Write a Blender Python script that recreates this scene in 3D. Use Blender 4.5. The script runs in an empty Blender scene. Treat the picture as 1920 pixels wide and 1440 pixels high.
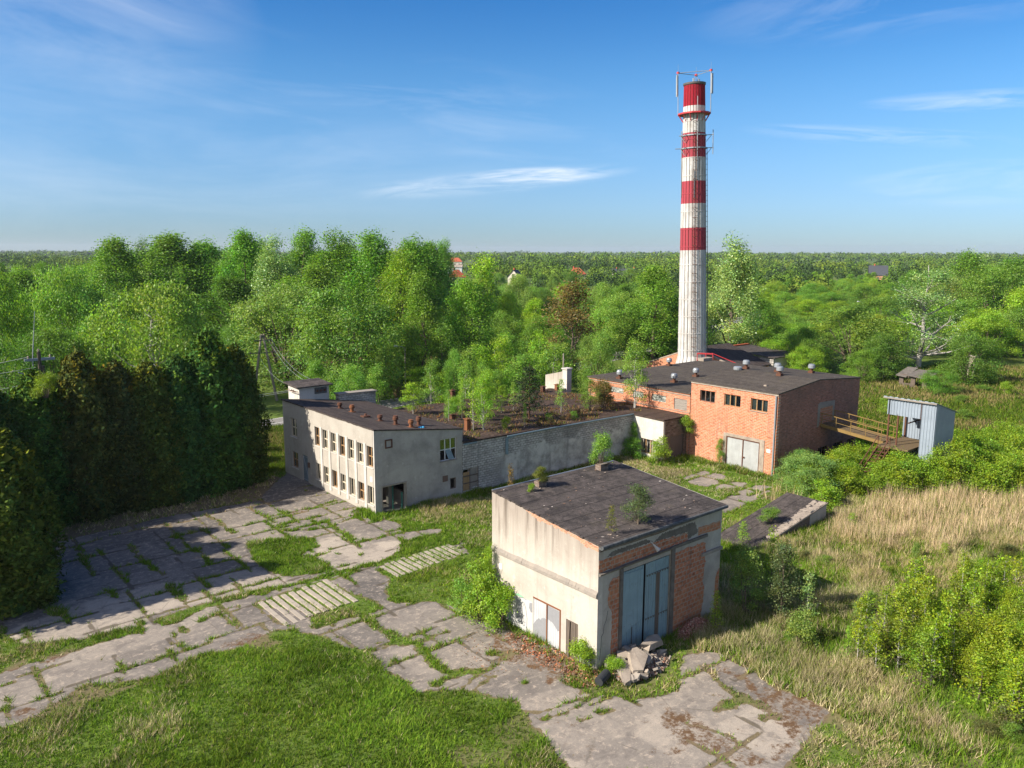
import bpy, math, random
import numpy as np
from mathutils import Vector, Matrix

# ---------------------------------------------------------------- camera, sky, sun, exposure
scene = bpy.context.scene
col = scene.collection
PITCH, ROLL, HEAD, FPX = math.radians(9.5), math.radians(-0.135), math.radians(49.87), 1492.0
CAM_H = 21.0
fw = Vector((math.cos(HEAD)*math.cos(PITCH), math.sin(HEAD)*math.cos(PITCH), -math.sin(PITCH)))
rt = Vector((math.sin(HEAD), -math.cos(HEAD), 0))
dn = fw.cross(rt)
r1 = math.cos(ROLL)*rt + math.sin(ROLL)*dn
d1 = -math.sin(ROLL)*rt + math.cos(ROLL)*dn
cam_data = bpy.data.cameras.new('camera')
cam_data.sensor_fit = 'HORIZONTAL'
cam_data.sensor_width = 36.0
cam_data.lens = 36.0*FPX/1920.0
cam_data.clip_start = 0.5
cam_data.clip_end = 20000
cam = bpy.data.objects.new('camera', cam_data)
col.objects.link(cam)
cam.matrix_world = Matrix(((r1.x, -d1.x, -fw.x, 0), (r1.y, -d1.y, -fw.y, 0), (r1.z, -d1.z, -fw.z, CAM_H), (0, 0, 0, 1)))
scene.camera = cam
scene.view_settings.view_transform = 'Standard'
scene.view_settings.look = 'None'
scene.view_settings.exposure = 1.08
scene.view_settings.gamma = 1.0

SUN_DIR = Vector((-9.0, 2.75, 6.6)).normalized()      # towards the sun
SUN_EL = math.asin(SUN_DIR.z)
SUN_ROT = math.atan2(SUN_DIR.x, SUN_DIR.y)
sun_data = bpy.data.lights.new('sun', 'SUN')
sun_data.energy = 4.6
sun_data.angle = math.radians(0.53)
sun_data.color = (1.0, 0.92, 0.80)
sun = bpy.data.objects.new('sun', sun_data)
col.objects.link(sun)
sun.rotation_euler = SUN_DIR.to_track_quat('Z', 'Y').to_euler()

world = bpy.data.worlds.new('World')
scene.world = world
world.use_nodes = True
wt = world.node_tree
for n in list(wt.nodes): wt.nodes.remove(n)
def wn(t, **kw):
    n = wt.nodes.new(t)
    for k, v in kw.items(): setattr(n, k, v)
    return n
def wmath(op, a, b=None, c=None, clamp=False):
    n = wn('ShaderNodeMath', operation=op, use_clamp=clamp)
    for i, v in enumerate((a, b, c)):
        if v is None: continue
        if isinstance(v, (int, float)): n.inputs[i].default_value = v
        else: wt.links.new(v, n.inputs[i])
    return n.outputs[0]
sky = wn('ShaderNodeTexSky', sky_type='NISHITA', sun_disc=False, sun_elevation=SUN_EL, sun_rotation=SUN_ROT,
         altitude=100.0, air_density=1.0, dust_density=0.15, ozone_density=4.0)
hsv = wn('ShaderNodeHueSaturation')
hsv.inputs['Saturation'].default_value = 1.25
hsv.inputs['Value'].default_value = 1.0
wt.links.new(sky.outputs[0], hsv.inputs['Color'])
# thin cirrus: noise stretched along the horizon, in sky directions (azimuth, elevation)
geo = wn('ShaderNodeNewGeometry')
sepd = wn('ShaderNodeSeparateXYZ')
tc = wn('ShaderNodeTexCoord')
wt.links.new(tc.outputs['Generated'], sepd.inputs[0])
az = wmath('SUBTRACT', wmath('ARCTAN2', sepd.outputs[1], sepd.outputs[0]), HEAD)     # + is left of the view axis
el = wmath('ARCSINE', sepd.outputs[2])
def cirrus(a0, e0, wa, we, slope, sx, sy, lo, hi, seed):
    da = wmath('SUBTRACT', az, a0)
    de = wmath('SUBTRACT', wmath('SUBTRACT', el, e0), wmath('MULTIPLY', da, slope))
    q = wmath('ADD', wmath('POWER', wmath('ABSOLUTE', wmath('DIVIDE', da, wa)), 2.0), wmath('POWER', wmath('ABSOLUTE', wmath('DIVIDE', de, we)), 2.0))
    env = wmath('SUBTRACT', 1.0, q, clamp=True)
    cmb = wn('ShaderNodeCombineXYZ')
    wt.links.new(wmath('MULTIPLY', da, sx), cmb.inputs[0]); wt.links.new(wmath('MULTIPLY', de, sy), cmb.inputs[1]); cmb.inputs[2].default_value = seed
    nz = wn('ShaderNodeTexNoise'); nz.inputs['Scale'].default_value = 1.0; nz.inputs['Detail'].default_value = 7.0; nz.inputs['Roughness'].default_value = 0.62; nz.inputs['Distortion'].default_value = 0.7
    wt.links.new(cmb.outputs[0], nz.inputs['Vector'])
    mr = wn('ShaderNodeMapRange'); mr.inputs['From Min'].default_value = lo; mr.inputs['From Max'].default_value = hi
    wt.links.new(nz.outputs['Fac'], mr.inputs['Value'])
    return wmath('MULTIPLY', env, mr.outputs[0])
masks = [
    (0.030, 0.082, 0.19, 0.016, -0.09, 9.0, 75.0, 0.42, 0.85, 3.0, 0.7),
    (-0.035, 0.091, 0.09, 0.010, -0.02, 12.0, 90.0, 0.35, 0.65, 5.5, 0.8),
    (0.52, 0.27, 0.24, 0.12, 0.15, 4.0, 11.0, 0.30, 0.85, 7.0, 0.42),
    (0.45, 0.10, 0.5, 0.10, 0.0, 3.0, 14.0, 0.35, 0.95, 12.0, 0.30),
    (-0.52, 0.155, 0.13, 0.012, 0.04, 9.0, 80.0, 0.40, 0.8, 9.0, 0.55),
    (-0.42, 0.125, 0.16, 0.012, 0.10, 9.0, 80.0, 0.45, 0.8, 19.0, 0.40),
    (-0.50, 0.075, 0.12, 0.03, 0.0, 8.0, 50.0, 0.45, 0.85, 27.0, 0.35),
    (-0.45, 0.27, 0.26, 0.05, -0.05, 5.0, 30.0, 0.42, 0.9, 33.0, 0.40),
    (0.15, 0.17, 0.35, 0.07, 0.12, 4.0, 26.0, 0.48, 0.95, 41.0, 0.30),
]
tot = None
for m in masks:
    v = wmath('MULTIPLY', cirrus(*m[:10]), m[10])
    tot = v if tot is None else wmath('ADD', tot, v, clamp=True)
# haze in the air near the horizon reads blue-grey rather than yellow
hzm = wn('ShaderNodeMapRange', interpolation_type='SMOOTHSTEP')
hzm.inputs['From Min'].default_value = 0.22; hzm.inputs['From Max'].default_value = -0.02
wt.links.new(el, hzm.inputs['Value'])
hzc = wn('ShaderNodeMixRGB', blend_type='MULTIPLY')
hzc.inputs['Color2'].default_value = (0.39, 0.54, 0.85, 1)
wt.links.new(hzm.outputs[0], hzc.inputs['Fac']); wt.links.new(hsv.outputs[0], hzc.inputs['Color1'])
zen = wn('ShaderNodeMapRange', interpolation_type='SMOOTHSTEP')
zen.inputs['From Min'].default_value = 0.06; zen.inputs['From Max'].default_value = 0.42
wt.links.new(el, zen.inputs['Value'])
zc = wn('ShaderNodeMixRGB', blend_type='MULTIPLY'); zc.inputs['Color2'].default_value = (0.28, 0.66, 0.92, 1)
wt.links.new(zen.outputs[0], zc.inputs['Fac']); wt.links.new(hzc.outputs[0], zc.inputs['Color1'])
mixc = wn('ShaderNodeMixRGB')
mixc.inputs['Color2'].default_value = (7.0, 7.4, 8.0, 1)
wt.links.new(tot, mixc.inputs['Fac'])
wt.links.new(zc.outputs[0], mixc.inputs['Color1'])
# white fill glow added to the unseen sky behind the camera, lifts the shade
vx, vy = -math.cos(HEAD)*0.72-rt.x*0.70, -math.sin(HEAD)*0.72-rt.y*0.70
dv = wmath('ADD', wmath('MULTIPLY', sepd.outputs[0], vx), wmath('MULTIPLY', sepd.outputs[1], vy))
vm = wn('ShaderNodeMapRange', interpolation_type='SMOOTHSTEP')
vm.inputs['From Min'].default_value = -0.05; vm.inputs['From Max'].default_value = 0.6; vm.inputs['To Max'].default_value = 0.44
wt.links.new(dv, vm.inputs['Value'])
sky_fill = wn('ShaderNodeMixRGB'); sky_fill.inputs['Color2'].default_value = (9.5, 9.0, 8.2, 1)
wt.links.new(vm.outputs[0], sky_fill.inputs['Fac']); wt.links.new(mixc.outputs[0], sky_fill.inputs['Color1'])
bg = wn('ShaderNodeBackground')
bg.inputs['Strength'].default_value = 0.072
wt.links.new(sky_fill.outputs[0], bg.inputs['Color'])
wo = wn('ShaderNodeOutputWorld')
wt.links.new(bg.outputs[0], wo.inputs['Surface'])

RNG = random.Random(11)
NR = np.random.default_rng(11)

# ---------------------------------------------------------------- materials
class NT:
    """small wrapper to write node trees"""
    def __init__(s, name, rough=0.9):
        s.m = bpy.data.materials.new(name); s.m.use_nodes = True
        s.t = s.m.node_tree
        s.b = s.t.nodes['Principled BSDF']
        s.b.inputs['Roughness'].default_value = rough
        s.b.inputs['Specular IOR Level'].default_value = 0.25
        s.co = s.n('ShaderNodeTexCoord').outputs['Object']
    def n(s, t, **kw):
        q = s.t.nodes.new(t)
        for k, v in kw.items(): setattr(q, k, v)
        return q
    def ln(s, a, b): s.t.links.new(a, b)
    def put(s, inp, v):
        if isinstance(v, (int, float)): inp.default_value = v
        elif isinstance(v, (tuple, list)): inp.default_value = tuple(v)+((1,) if len(v) == 3 and inp.type == 'RGBA' else ())
        else: s.ln(v, inp)
    def math(s, op, a, b=0.0, clamp=False):
        q = s.n('ShaderNodeMath', operation=op, use_clamp=clamp); s.put(q.inputs[0], a); s.put(q.inputs[1], b); return q.outputs[0]
    def map(s, scale=(1, 1, 1), rot=(0, 0, 0), loc=(0, 0, 0), src=None):
        q = s.n('ShaderNodeMapping'); s.ln(src or s.co, q.inputs[0])
        q.inputs['Scale'].default_value = scale; q.inputs['Rotation'].default_value = rot; q.inputs['Location'].default_value = loc
        return q.outputs[0]
    def noise(s, scale, detail=5, rough=0.6, vec=None, dist=0.0):
        q = s.n('ShaderNodeTexNoise'); s.ln(vec or s.co, q.inputs['Vector'])
        q.inputs['Scale'].default_value = scale; q.inputs['Detail'].default_value = detail; q.inputs['Roughness'].default_value = rough; q.inputs['Distortion'].default_value = dist
        return q.outputs['Fac']
    def ramp(s, v, lo, hi, a=0.0, b=1.0):
        q = s.n('ShaderNodeMapRange'); s.put(q.inputs['Value'], v)
        for k, x in zip(('From Min', 'From Max', 'To Min', 'To Max'), (lo, hi, a, b)): q.inputs[k].default_value = x
        return q.outputs[0]
    def mix(s, f, a, b, blend='MIX'):
        q = s.n('ShaderNodeMixRGB', blend_type=blend); s.put(q.inputs[0], f); s.put(q.inputs[1], a); s.put(q.inputs[2], b); return q.outputs[0]
    def bump(s, h, strength=0.3, dist=0.02):
        q = s.n('ShaderNodeBump'); q.inputs['Strength'].default_value = strength; q.inputs['Distance'].default_value = dist
        s.ln(h, q.inputs['Height']); s.ln(q.outputs[0], s.b.inputs['Normal'])
    def color(s, c): s.put(s.b.inputs['Base Color'], c)

def m_plaster(name, base, dirt, streak=0.5, fine=0.25, stains=0.6, topdirt=None):
    s = NT(name)
    big = s.noise(0.55, 6, 0.62, dist=0.4)
    st = s.noise(1.0, 5, 0.6, vec=s.map((2.6, 2.6, 0.16)))
    fi = s.noise(9.0, 5, 0.7)
    c = s.mix(s.ramp(big, 0.42, 0.72, 0, stains), base, dirt)
    c = s.mix(s.ramp(st, 0.52, 0.74, 0, streak), c, tuple(x*0.55 for x in dirt))
    c = s.mix(s.ramp(fi, 0.3, 0.8, 0, fine), c, tuple(x*0.7 for x in base))
    wear = s.noise(2.2, 8, 0.7)
    c = s.mix(s.ramp(wear, 0.58, 0.64, 0, 0.45), c, tuple(min(0.75, x*1.25) for x in base))
    c = s.mix(s.ramp(s.noise(1.7, 9, 0.8, vec=s.map(loc=(5, 5, 5))), 0.56, 0.66, 0, 0.55), c, dirt)
    c = s.mix(s.ramp(s.noise(1.0, 3, 0.6, vec=s.map((4.5, 4.5, 0.28), loc=(2, 2, 2))), 0.55, 0.68, 0, streak*0.8), c, tuple(x*0.7 for x in dirt))
    if topdirt:
        sp_ = s.n('ShaderNodeSeparateXYZ'); s.ln(s.co, sp_.inputs[0])
        z_ = s.math('ADD', sp_.outputs[2], s.math('MULTIPLY', s.math('SUBTRACT', s.noise(1.0, 4, 0.6, vec=s.map((3.0, 3.0, 0.2))), 0.5), 4.0))
        c = s.mix(s.ramp(z_, topdirt[0], topdirt[1], 0, 0.85), c, (0.27, 0.225, 0.19))
        c = s.mix(s.math('MULTIPLY', s.ramp(z_, topdirt[0]-0.5, topdirt[1]+0.6), s.ramp(s.noise(1.0, 7, 0.75, vec=s.map((2.3, 2.3, 0.10), loc=(8, 2, 2))), 0.51, 0.62, 0, 0.95)), c, (0.12, 0.095, 0.075))
    s.color(c); s.bump(s.math('ADD', fi, s.math('MULTIPLY', wear, 2.0)), 0.35, 0.02)
    return s.m

def m_brick(name, axis, c1, c2, mortar, w=0.42, h=0.15, ms=0.022, tone=None, toneamt=0.6, vary=0.5, pale=0.0, palecol=(0.5, 0.45, 0.4), render=None):
    """axis 'X': wall faces along X (uses y,z); axis 'Y': uses x,z"""
    s = NT(name, 0.92)
    sep = s.n('ShaderNodeSeparateXYZ'); s.ln(s.co, sep.inputs[0])
    cmb = s.n('ShaderNodeCombineXYZ'); s.ln(sep.outputs[1 if axis == 'X' else 0], cmb.inputs[0]); s.ln(sep.outputs[2], cmb.inputs[1])
    br = s.n('ShaderNodeTexBrick'); s.ln(cmb.outputs[0], br.inputs['Vector'])
    br.inputs['Scale'].default_value = 1.0; br.inputs['Brick Width'].default_value = w; br.inputs['Row Height'].default_value = h
    br.inputs['Mortar Size'].default_value = ms; br.inputs['Bias'].default_value = 0.0; br.inputs['Mortar Smooth'].default_value = 0.2
    br.inputs['Color1'].default_value = c1+(1,); br.inputs['Color2'].default_value = c2+(1,); br.inputs['Mortar'].default_value = mortar+(1,)
    # clumps of darker / paler bricks, some courses show more than others
    v = s.noise(1.0, 6, 0.75, vec=s.map((1.3, 1.3, 4.6)))
    v2 = s.noise(1.0, 2, 0.5, vec=s.map((2.1, 2.1, 6.0), loc=(3, 7, 1)))
    c = s.mix(s.ramp(v, 0.52, 0.75, 0, vary), br.outputs['Color'], tuple(x*0.38 for x in c1))
    c = s.mix(s.ramp(v, 0.46, 0.28, 0, vary*0.8), c, tuple(min(0.8, x*1.5+0.03) for x in c2))
    c = s.mix(s.ramp(v2, 0.56, 0.68, 0, vary*1.3), c, tuple(x*0.30 for x in c1))
    c = s.mix(s.ramp(v2, 0.42, 0.32, 0, vary*1.1), c, tuple(min(0.85, x*1.35+0.10) for x in c2))
    big = s.noise(0.35, 6, 0.6, dist=0.6)
    if tone: c = s.mix(s.ramp(big, 0.42, 0.7, 0, toneamt), c, tone)
    if pale: c = s.mix(s.ramp(s.noise(0.7, 7, 0.7), 0.55, 0.72, 0, pale), c, palecol)
    if render:
        zr = s.math('ADD', sep.outputs[2], s.math('MULTIPLY', s.math('SUBTRACT', s.noise(0.55, 8, 0.7), 0.5), 5.5))
        pc = s.mix(s.ramp(s.noise(0.8, 8, 0.7, vec=s.map(loc=(3, 3, 3))), 0.42, 0.62), render[0], render[1])
        c = s.mix(s.math('MULTIPLY', s.ramp(zr, 3.3, 2.9), s.ramp(sep.outputs[0], 3.0, 5.0)), c, pc)
    st = s.noise(1.0, 5, 0.6, vec=s.map((1.8, 1.8, 0.14)))
    c = s.mix(s.ramp(st, 0.56, 0.78, 0, 0.45), c, (0.05, 0.045, 0.04))
    s.color(c); s.bump(s.math('ADD', s.math('MULTIPLY', br.outputs['Fac'], -1.0), s.noise(14, 3, 0.7)), 0.5, 0.02)
    return s.m

def m_roof(name, seam_axis, width=1.0, base=(0.029, 0.026, 0.025), lite=(0.115, 0.096, 0.087), moss=0.25, phase=0.0):
    """bitumen felt with laps. seam_axis 'X': laps run along X."""
    s = NT(name, 0.85)
    sep = s.n('ShaderNodeSeparateXYZ'); s.ln(s.co, sep.inputs[0])
    u = sep.outputs[1 if seam_axis == 'X' else 0]
    wob = s.math('MULTIPLY', s.math('SUBTRACT', s.noise(1.3, 3, 0.6), 0.5), 0.10)
    fr = s.math('FRACT', s.math('DIVIDE', s.math('ADD', s.math('ADD', u, wob), phase), width))
    seam = s.ramp(fr, 0.0, 0.09, 1.0, 0.0)
    s.b.inputs['Specular IOR Level'].default_value = 0.08
    strip = s.noise(1.0, 4, 0.7, vec=s.map((0.13, 1.0/width*0.9, 0.1) if seam_axis == 'X' else (1.0/width*0.9, 0.13, 0.1)))
    c = s.mix(s.ramp(strip, 0.35, 0.65), base, tuple((a+b)/2 for a, b in zip(base, lite)))
    w = s.noise(1.6, 8, 0.72)
    c = s.mix(s.ramp(w, 0.46, 0.66, 0, 0.95), c, lite)
    c = s.mix(s.ramp(s.noise(4.5, 6, 0.75, vec=s.map(loc=(1, 9, 4))), 0.50, 0.66, 0, 0.8), c, tuple(x*0.45 for x in base))
    ag = s.noise(38.0, 3, 0.7)
    c = s.mix(s.ramp(ag, 0.45, 0.75, 0, 0.5), c, tuple(x*1.6 for x in lite))
    c = s.mix(s.ramp(s.noise(0.9, 7, 0.65), 0.58, 0.74, 0, moss), c, (0.085, 0.075, 0.03))
    c = s.mix(s.ramp(s.noise(3.1, 8, 0.75, vec=s.map(loc=(7, 3, 1))), 0.70, 0.73, 0, 0.75), c, (0.30, 0.25, 0.21))
    c = s.mix(s.math('MULTIPLY', seam, 0.8), c, tuple(x*0.35 for x in base))
    s.color(c)
    s.bump(s.math('ADD', s.math('ADD', s.math('MULTIPLY', fr, 0.8), ag), s.math('MULTIPLY', w, 2.0)), 0.5, 0.03)
    return s.m

def m_metal(name, base, rust=0.4, rough=0.55, rustcol=(0.16, 0.06, 0.025), metallic=0.0, streak=0.3, dark=None):
    s = NT(name, rough)
    s.b.inputs['Metallic'].default_value = metallic
    a = s.noise(2.2, 8, 0.7); st = s.noise(1.0, 5, 0.6, vec=s.map((6, 6, 0.5)))
    c = s.mix(s.ramp(s.noise(0.9, 4, 0.6), 0.3, 0.7, 0, 0.5), base, dark or tuple(x*0.65 for x in base))
    c = s.mix(s.ramp(a, 0.58, 0.68, 0, rust), c, rustcol)
    c = s.mix(s.ramp(st, 0.56, 0.75, 0, streak), c, tuple(x*0.45 for x in base))
    s.color(c); s.bump(a, 0.15, 0.01)
    return s.m

def m_wood(name, base, axis_scale=(8, 8, 0.6)):
    s = NT(name, 0.9)
    g = s.noise(2.0, 6, 0.7, vec=s.map(axis_scale))
    c = s.mix(s.ramp(g, 0.35, 0.7), tuple(x*0.5 for x in base), base)
    s.color(c); s.bump(g, 0.4, 0.01)
    return s.m

def m_concrete(name, base, dark, scale=1.5):
    s = NT(name, 0.92)
    a = s.noise(scale, 8, 0.7); b = s.noise(18, 4, 0.7)
    c = s.mix(s.ramp(a, 0.35, 0.7), base, dark)
    c = s.mix(s.ramp(b, 0.4, 0.8, 0, 0.4), c, tuple(x*0.6 for x in base))
    s.color(c); s.bump(s.math('ADD', a, b), 0.5, 0.03)
    return s.m

def m_plain(name, c, rough=0.8, var=0.25):
    s = NT(name, rough)
    s.color(s.mix(s.ramp(s.noise(5.0, 5, 0.7), 0.3, 0.75, 0, var*2), c, tuple(x*0.5 for x in c)))
    return s.m

def m_glass(name):
    m = bpy.data.materials.new(name); m.use_nodes = True
    t = m.node_tree; t.nodes.clear()
    o = t.nodes.new('ShaderNodeOutputMaterial'); mx = t.nodes.new('ShaderNodeMixShader')
    tr = t.nodes.new('ShaderNodeBsdfTransparent'); tr.inputs[0].default_value = (0.55, 0.60, 0.60, 1)
    gl = t.nodes.new('ShaderNodeBsdfGlossy'); gl.inputs['Roughness'].default_value = 0.06; gl.inputs[0].default_value = (0.9, 0.92, 0.95, 1)
    lw = t.nodes.new('ShaderNodeLayerWeight'); lw.inputs['Blend'].default_value = 0.35
    mr = t.nodes.new('ShaderNodeMapRange'); mr.inputs['To Min'].default_value = 0.12; mr.inputs['To Max'].default_value = 0.9
    t.links.new(lw.outputs['Fresnel'], mr.inputs['Value']); t.links.new(mr.outputs[0], mx.inputs[0])
    t.links.new(tr.outputs[0], mx.inputs[1]); t.links.new(gl.outputs[0], mx.inputs[2]); t.links.new(mx.outputs[0], o.inputs[0])
    return m

def m_leaf(name, rough=0.55, trans=0.5, gloss=0.02, tint=(1, 1, 1)):
    """leaf colour = colour given to the object x leaf-to-leaf variation stored in the mesh"""
    m = bpy.data.materials.new(name); m.use_nodes = True
    t = m.node_tree; t.nodes.clear()
    def n(k, **kw):
        q = t.nodes.new(k)
        for a, b in kw.items(): setattr(q, a, b)
        return q
    o = n('ShaderNodeOutputMaterial'); oi = n('ShaderNodeObjectInfo'); at = n('ShaderNodeAttribute', attribute_name='col')
    mu = n('ShaderNodeMixRGB', blend_type='MULTIPLY'); mu.inputs[0].default_value = 1.0
    t.links.new(oi.outputs['Color'], mu.inputs[1]); t.links.new(at.outputs['Color'], mu.inputs[2])
    hs = n('ShaderNodeHueSaturation'); t.links.new(mu.outputs[0], hs.inputs['Color'])
    mr = n('ShaderNodeMapRange'); mr.inputs['To Min'].default_value = 0.488; mr.inputs['To Max'].default_value = 0.512
    t.links.new(oi.outputs['Random'], mr.inputs['Value']); t.links.new(mr.outputs[0], hs.inputs['Hue'])
    di = n('ShaderNodeBsdfDiffuse'); tr = n('ShaderNodeBsdfTranslucent'); mx = n('ShaderNodeMixShader'); mx.inputs[0].default_value = trans
    ty = n('ShaderNodeMixRGB', blend_type='MULTIPLY'); ty.inputs[0].default_value = 1.0; ty.inputs[2].default_value = (1.15, 1.2, 0.6, 1)
    t.links.new(hs.outputs[0], ty.inputs[1])
    t.links.new(hs.outputs[0], di.inputs[0]); t.links.new(ty.outputs[0], tr.inputs[0])
    t.links.new(di.outputs[0], mx.inputs[1]); t.links.new(tr.outputs[0], mx.inputs[2])
    if gloss > 0:
        g = n('ShaderNodeBsdfGlossy'); g.inputs['Roughness'].default_value = rough; g.inputs[0].default_value = (1, 1, 1, 1)
        m2 = n('ShaderNodeMixShader'); m2.inputs[0].default_value = gloss
        t.links.new(mx.outputs[0], m2.inputs[1]); t.links.new(g.outputs[0], m2.inputs[2]); t.links.new(m2.outputs[0], o.inputs[0])
    else: t.links.new(mx.outputs[0], o.inputs[0])
    return m

def m_vcol(name, trans=0.25):
    m = bpy.data.materials.new(name); m.use_nodes = True
    t = m.node_tree; t.nodes.clear()
    o = t.nodes.new('ShaderNodeOutputMaterial'); at = t.nodes.new('ShaderNodeAttribute'); at.attribute_name = 'col'
    di = t.nodes.new('ShaderNodeBsdfDiffuse'); tr = t.nodes.new('ShaderNodeBsdfTranslucent'); mx = t.nodes.new('ShaderNodeMixShader'); mx.inputs[0].default_value = trans
    t.links.new(at.outputs['Color'], di.inputs[0]); t.links.new(at.outputs['Color'], tr.inputs[0])
    t.links.new(di.outputs[0], mx.inputs[1]); t.links.new(tr.outputs[0], mx.inputs[2]); t.links.new(mx.outputs[0], o.inputs[0])
    return m

M = {}
M['felt_x'] = m_roof('roof_felt_lapped_along_x', 'X', 1.0)
M['felt_y'] = m_roof('roof_felt_lapped_along_y', 'Y', 1.0, base=(0.040, 0.032, 0.030), lite=(0.085, 0.068, 0.06), moss=0.12)
M['felt_hall'] = m_roof('roof_felt_overgrown', 'X', 1.6, base=(0.038, 0.028, 0.024), lite=(0.085, 0.058, 0.045), moss=0.6)
M['felt_brick'] = m_roof('roof_felt_brown', 'Y', 1.2, base=(0.050, 0.042, 0.037), lite=(0.10, 0.085, 0.07), moss=0.55)
M['plaster_cream'] = m_plaster('cream_plaster', (0.46, 0.42, 0.365), (0.28, 0.24, 0.205), streak=0.15, stains=0.6, topdirt=(4.4, 6.8))
M['plaster_white'] = m_plaster('white_plaster', (0.52, 0.485, 0.44), (0.33, 0.29, 0.245), streak=0.15)
M['plaster_beige'] = m_plaster('beige_render', (0.385, 0.352, 0.305), (0.25, 0.225, 0.19), streak=0.12, stains=0.6)
M['plaster_grey'] = m_plaster('grey_render', (0.40, 0.365, 0.315), (0.23, 0.21, 0.185), streak=0.12, stains=0.9)
M['plaster_hall'] = m_brick('limewashed_brick', 'Y', (0.52, 0.48, 0.43), (0.40, 0.37, 0.33), (0.22, 0.20, 0.18), w=0.40, h=0.21, ms=0.032, tone=(0.15, 0.14, 0.125), toneamt=0.75, vary=0.5, pale=0.8, palecol=(0.54, 0.50, 0.445), render=((0.54, 0.50, 0.445), (0.29, 0.265, 0.235)))
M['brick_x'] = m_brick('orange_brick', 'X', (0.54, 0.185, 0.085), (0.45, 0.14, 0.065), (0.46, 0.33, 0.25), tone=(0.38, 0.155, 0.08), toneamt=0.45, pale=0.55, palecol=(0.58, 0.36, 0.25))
M['brick_y'] = m_brick('orange_brick_shaded', 'Y', (0.36, 0.14, 0.088), (0.29, 0.11, 0.07), (0.26, 0.18, 0.15), tone=(0.15, 0.09, 0.07), toneamt=0.6, pale=0.15, palecol=(0.38, 0.3, 0.26))  # same orange brick, darkened in colour for the walls turned from the sun
M['block_y'] = m_brick('hollow_clay_block', 'Y', (0.40, 0.145, 0.075), (0.33, 0.115, 0.06), (0.30, 0.23, 0.18), w=0.33, h=0.27, ms=0.035, tone=(0.45, 0.22, 0.10), toneamt=0.5)
M['block_x'] = m_brick('clay_brick_edge', 'X', (0.55, 0.20, 0.10), (0.45, 0.15, 0.07), (0.4, 0.3, 0.22), w=0.25, h=0.075)
M['oldbrick_y'] = m_brick('dark_old_brick', 'Y', (0.17, 0.12, 0.09), (0.13, 0.09, 0.07), (0.20, 0.17, 0.14), vary=0.7, tone=(0.09, 0.07, 0.055))
M['concrete'] = m_concrete('weathered_concrete', (0.29, 0.25, 0.21), (0.20, 0.18, 0.16))
M['concrete_pale'] = m_concrete('pale_concrete', (0.36, 0.30, 0.24), (0.19, 0.155, 0.125))
M['slat'] = m_concrete('pale_slat_concrete', (0.40, 0.345, 0.28), (0.30, 0.26, 0.21))
M['concrete_dark'] = m_concrete('sooty_concrete', (0.17, 0.15, 0.13), (0.075, 0.066, 0.058))
M['chim_white'] = m_plaster('chimney_white_paint', (0.52, 0.51, 0.50), (0.30, 0.26, 0.225), streak=0.6, stains=0.7)
M['chim_red'] = m_plaster('chimney_faded_red_paint', (0.33, 0.048, 0.066), (0.24, 0.045, 0.05), streak=0.45, stains=0.5)
M['chim_redtop'] = m_plaster('chimney_bright_red_paint', (0.27, 0.010, 0.022), (0.17, 0.010, 0.015), streak=0.5, stains=0.6)
M['joint'] = m_plain('dark_joint', (0.10, 0.085, 0.075))
M['steel'] = m_metal('galvanised_steel', (0.31, 0.33, 0.35), rust=0.2, rough=0.4, metallic=0.3)
M['steel_dark'] = m_metal('dark_steel', (0.10, 0.095, 0.09), rust=0.5)
M['red_metal'] = m_metal('red_painted_steel', (0.50, 0.045, 0.05), rust=0.25)
M['rust'] = m_metal('rusted_steel', (0.11, 0.048, 0.028), rust=0.8, rustcol=(0.09, 0.035, 0.02), rough=0.8)
M['rust_orange'] = m_metal('orange_rust', (0.19, 0.075, 0.033), rust=0.7, rustcol=(0.14, 0.045, 0.02), rough=0.8)
M['yellow_metal'] = m_metal('faded_yellow_steel', (0.21, 0.135, 0.045), rust=0.7, rough=0.7)
M['corr_white'] = m_metal('galvanised_corrugated', (0.27, 0.315, 0.37), rust=0.06, rough=0.5, metallic=0.15, streak=0.2)
M['gate_blue'] = m_metal('faded_blue_sheet', (0.21, 0.30, 0.34), rust=0.45, rough=0.6, streak=0.8, rustcol=(0.10, 0.07, 0.05), dark=(0.12, 0.19, 0.22))
M['gate_grey'] = m_metal('pale_grey_sheet', (0.27, 0.275, 0.27), rust=0.3, rough=0.6, streak=0.35, rustcol=(0.42, 0.37, 0.28), dark=(0.44, 0.46, 0.45))
M['sheet_white'] = m_metal('white_sheet_metal', (0.45, 0.46, 0.47), rust=0.08, rough=0.55, streak=0.1)
M['spray_grey'] = m_plain('grey_spray_paint', (0.24, 0.24, 0.25), 0.8, 0.15)
M['spray_white'] = m_plain('white_spray_paint', (0.46, 0.45, 0.44), 0.85, 0.12)
M['spray_green'] = m_plain('green_spray_paint', (0.24, 0.50, 0.30), 0.85, 0.12)
M['black'] = m_plain('black_plastic', (0.035, 0.037, 0.04), 0.6, 0.1)
M['wood_grey'] = m_wood('grey_planks', (0.16, 0.125, 0.10))
M['wood_pale'] = m_wood('weathered_boards', (0.33, 0.29, 0.25), (0.6, 0.6, 9))
M['deck'] = m_wood('mossy_deck_boards', (0.17, 0.12, 0.065))
M['ply'] = m_wood('plywood', (0.46, 0.29, 0.14))
M['frame_cream'] = m_plain('cream_window_frame', (0.58, 0.50, 0.37), 0.6)
M['frame_brown'] = m_plain('ochre_window_frame', (0.32, 0.19, 0.09), 0.6)
M['frame_dark'] = m_plain('dark_window_frame', (0.16, 0.10, 0.075), 0.6)
M['white_paint'] = m_plain('white_paint', (0.62, 0.62, 0.62), 0.5, 0.05)
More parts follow.
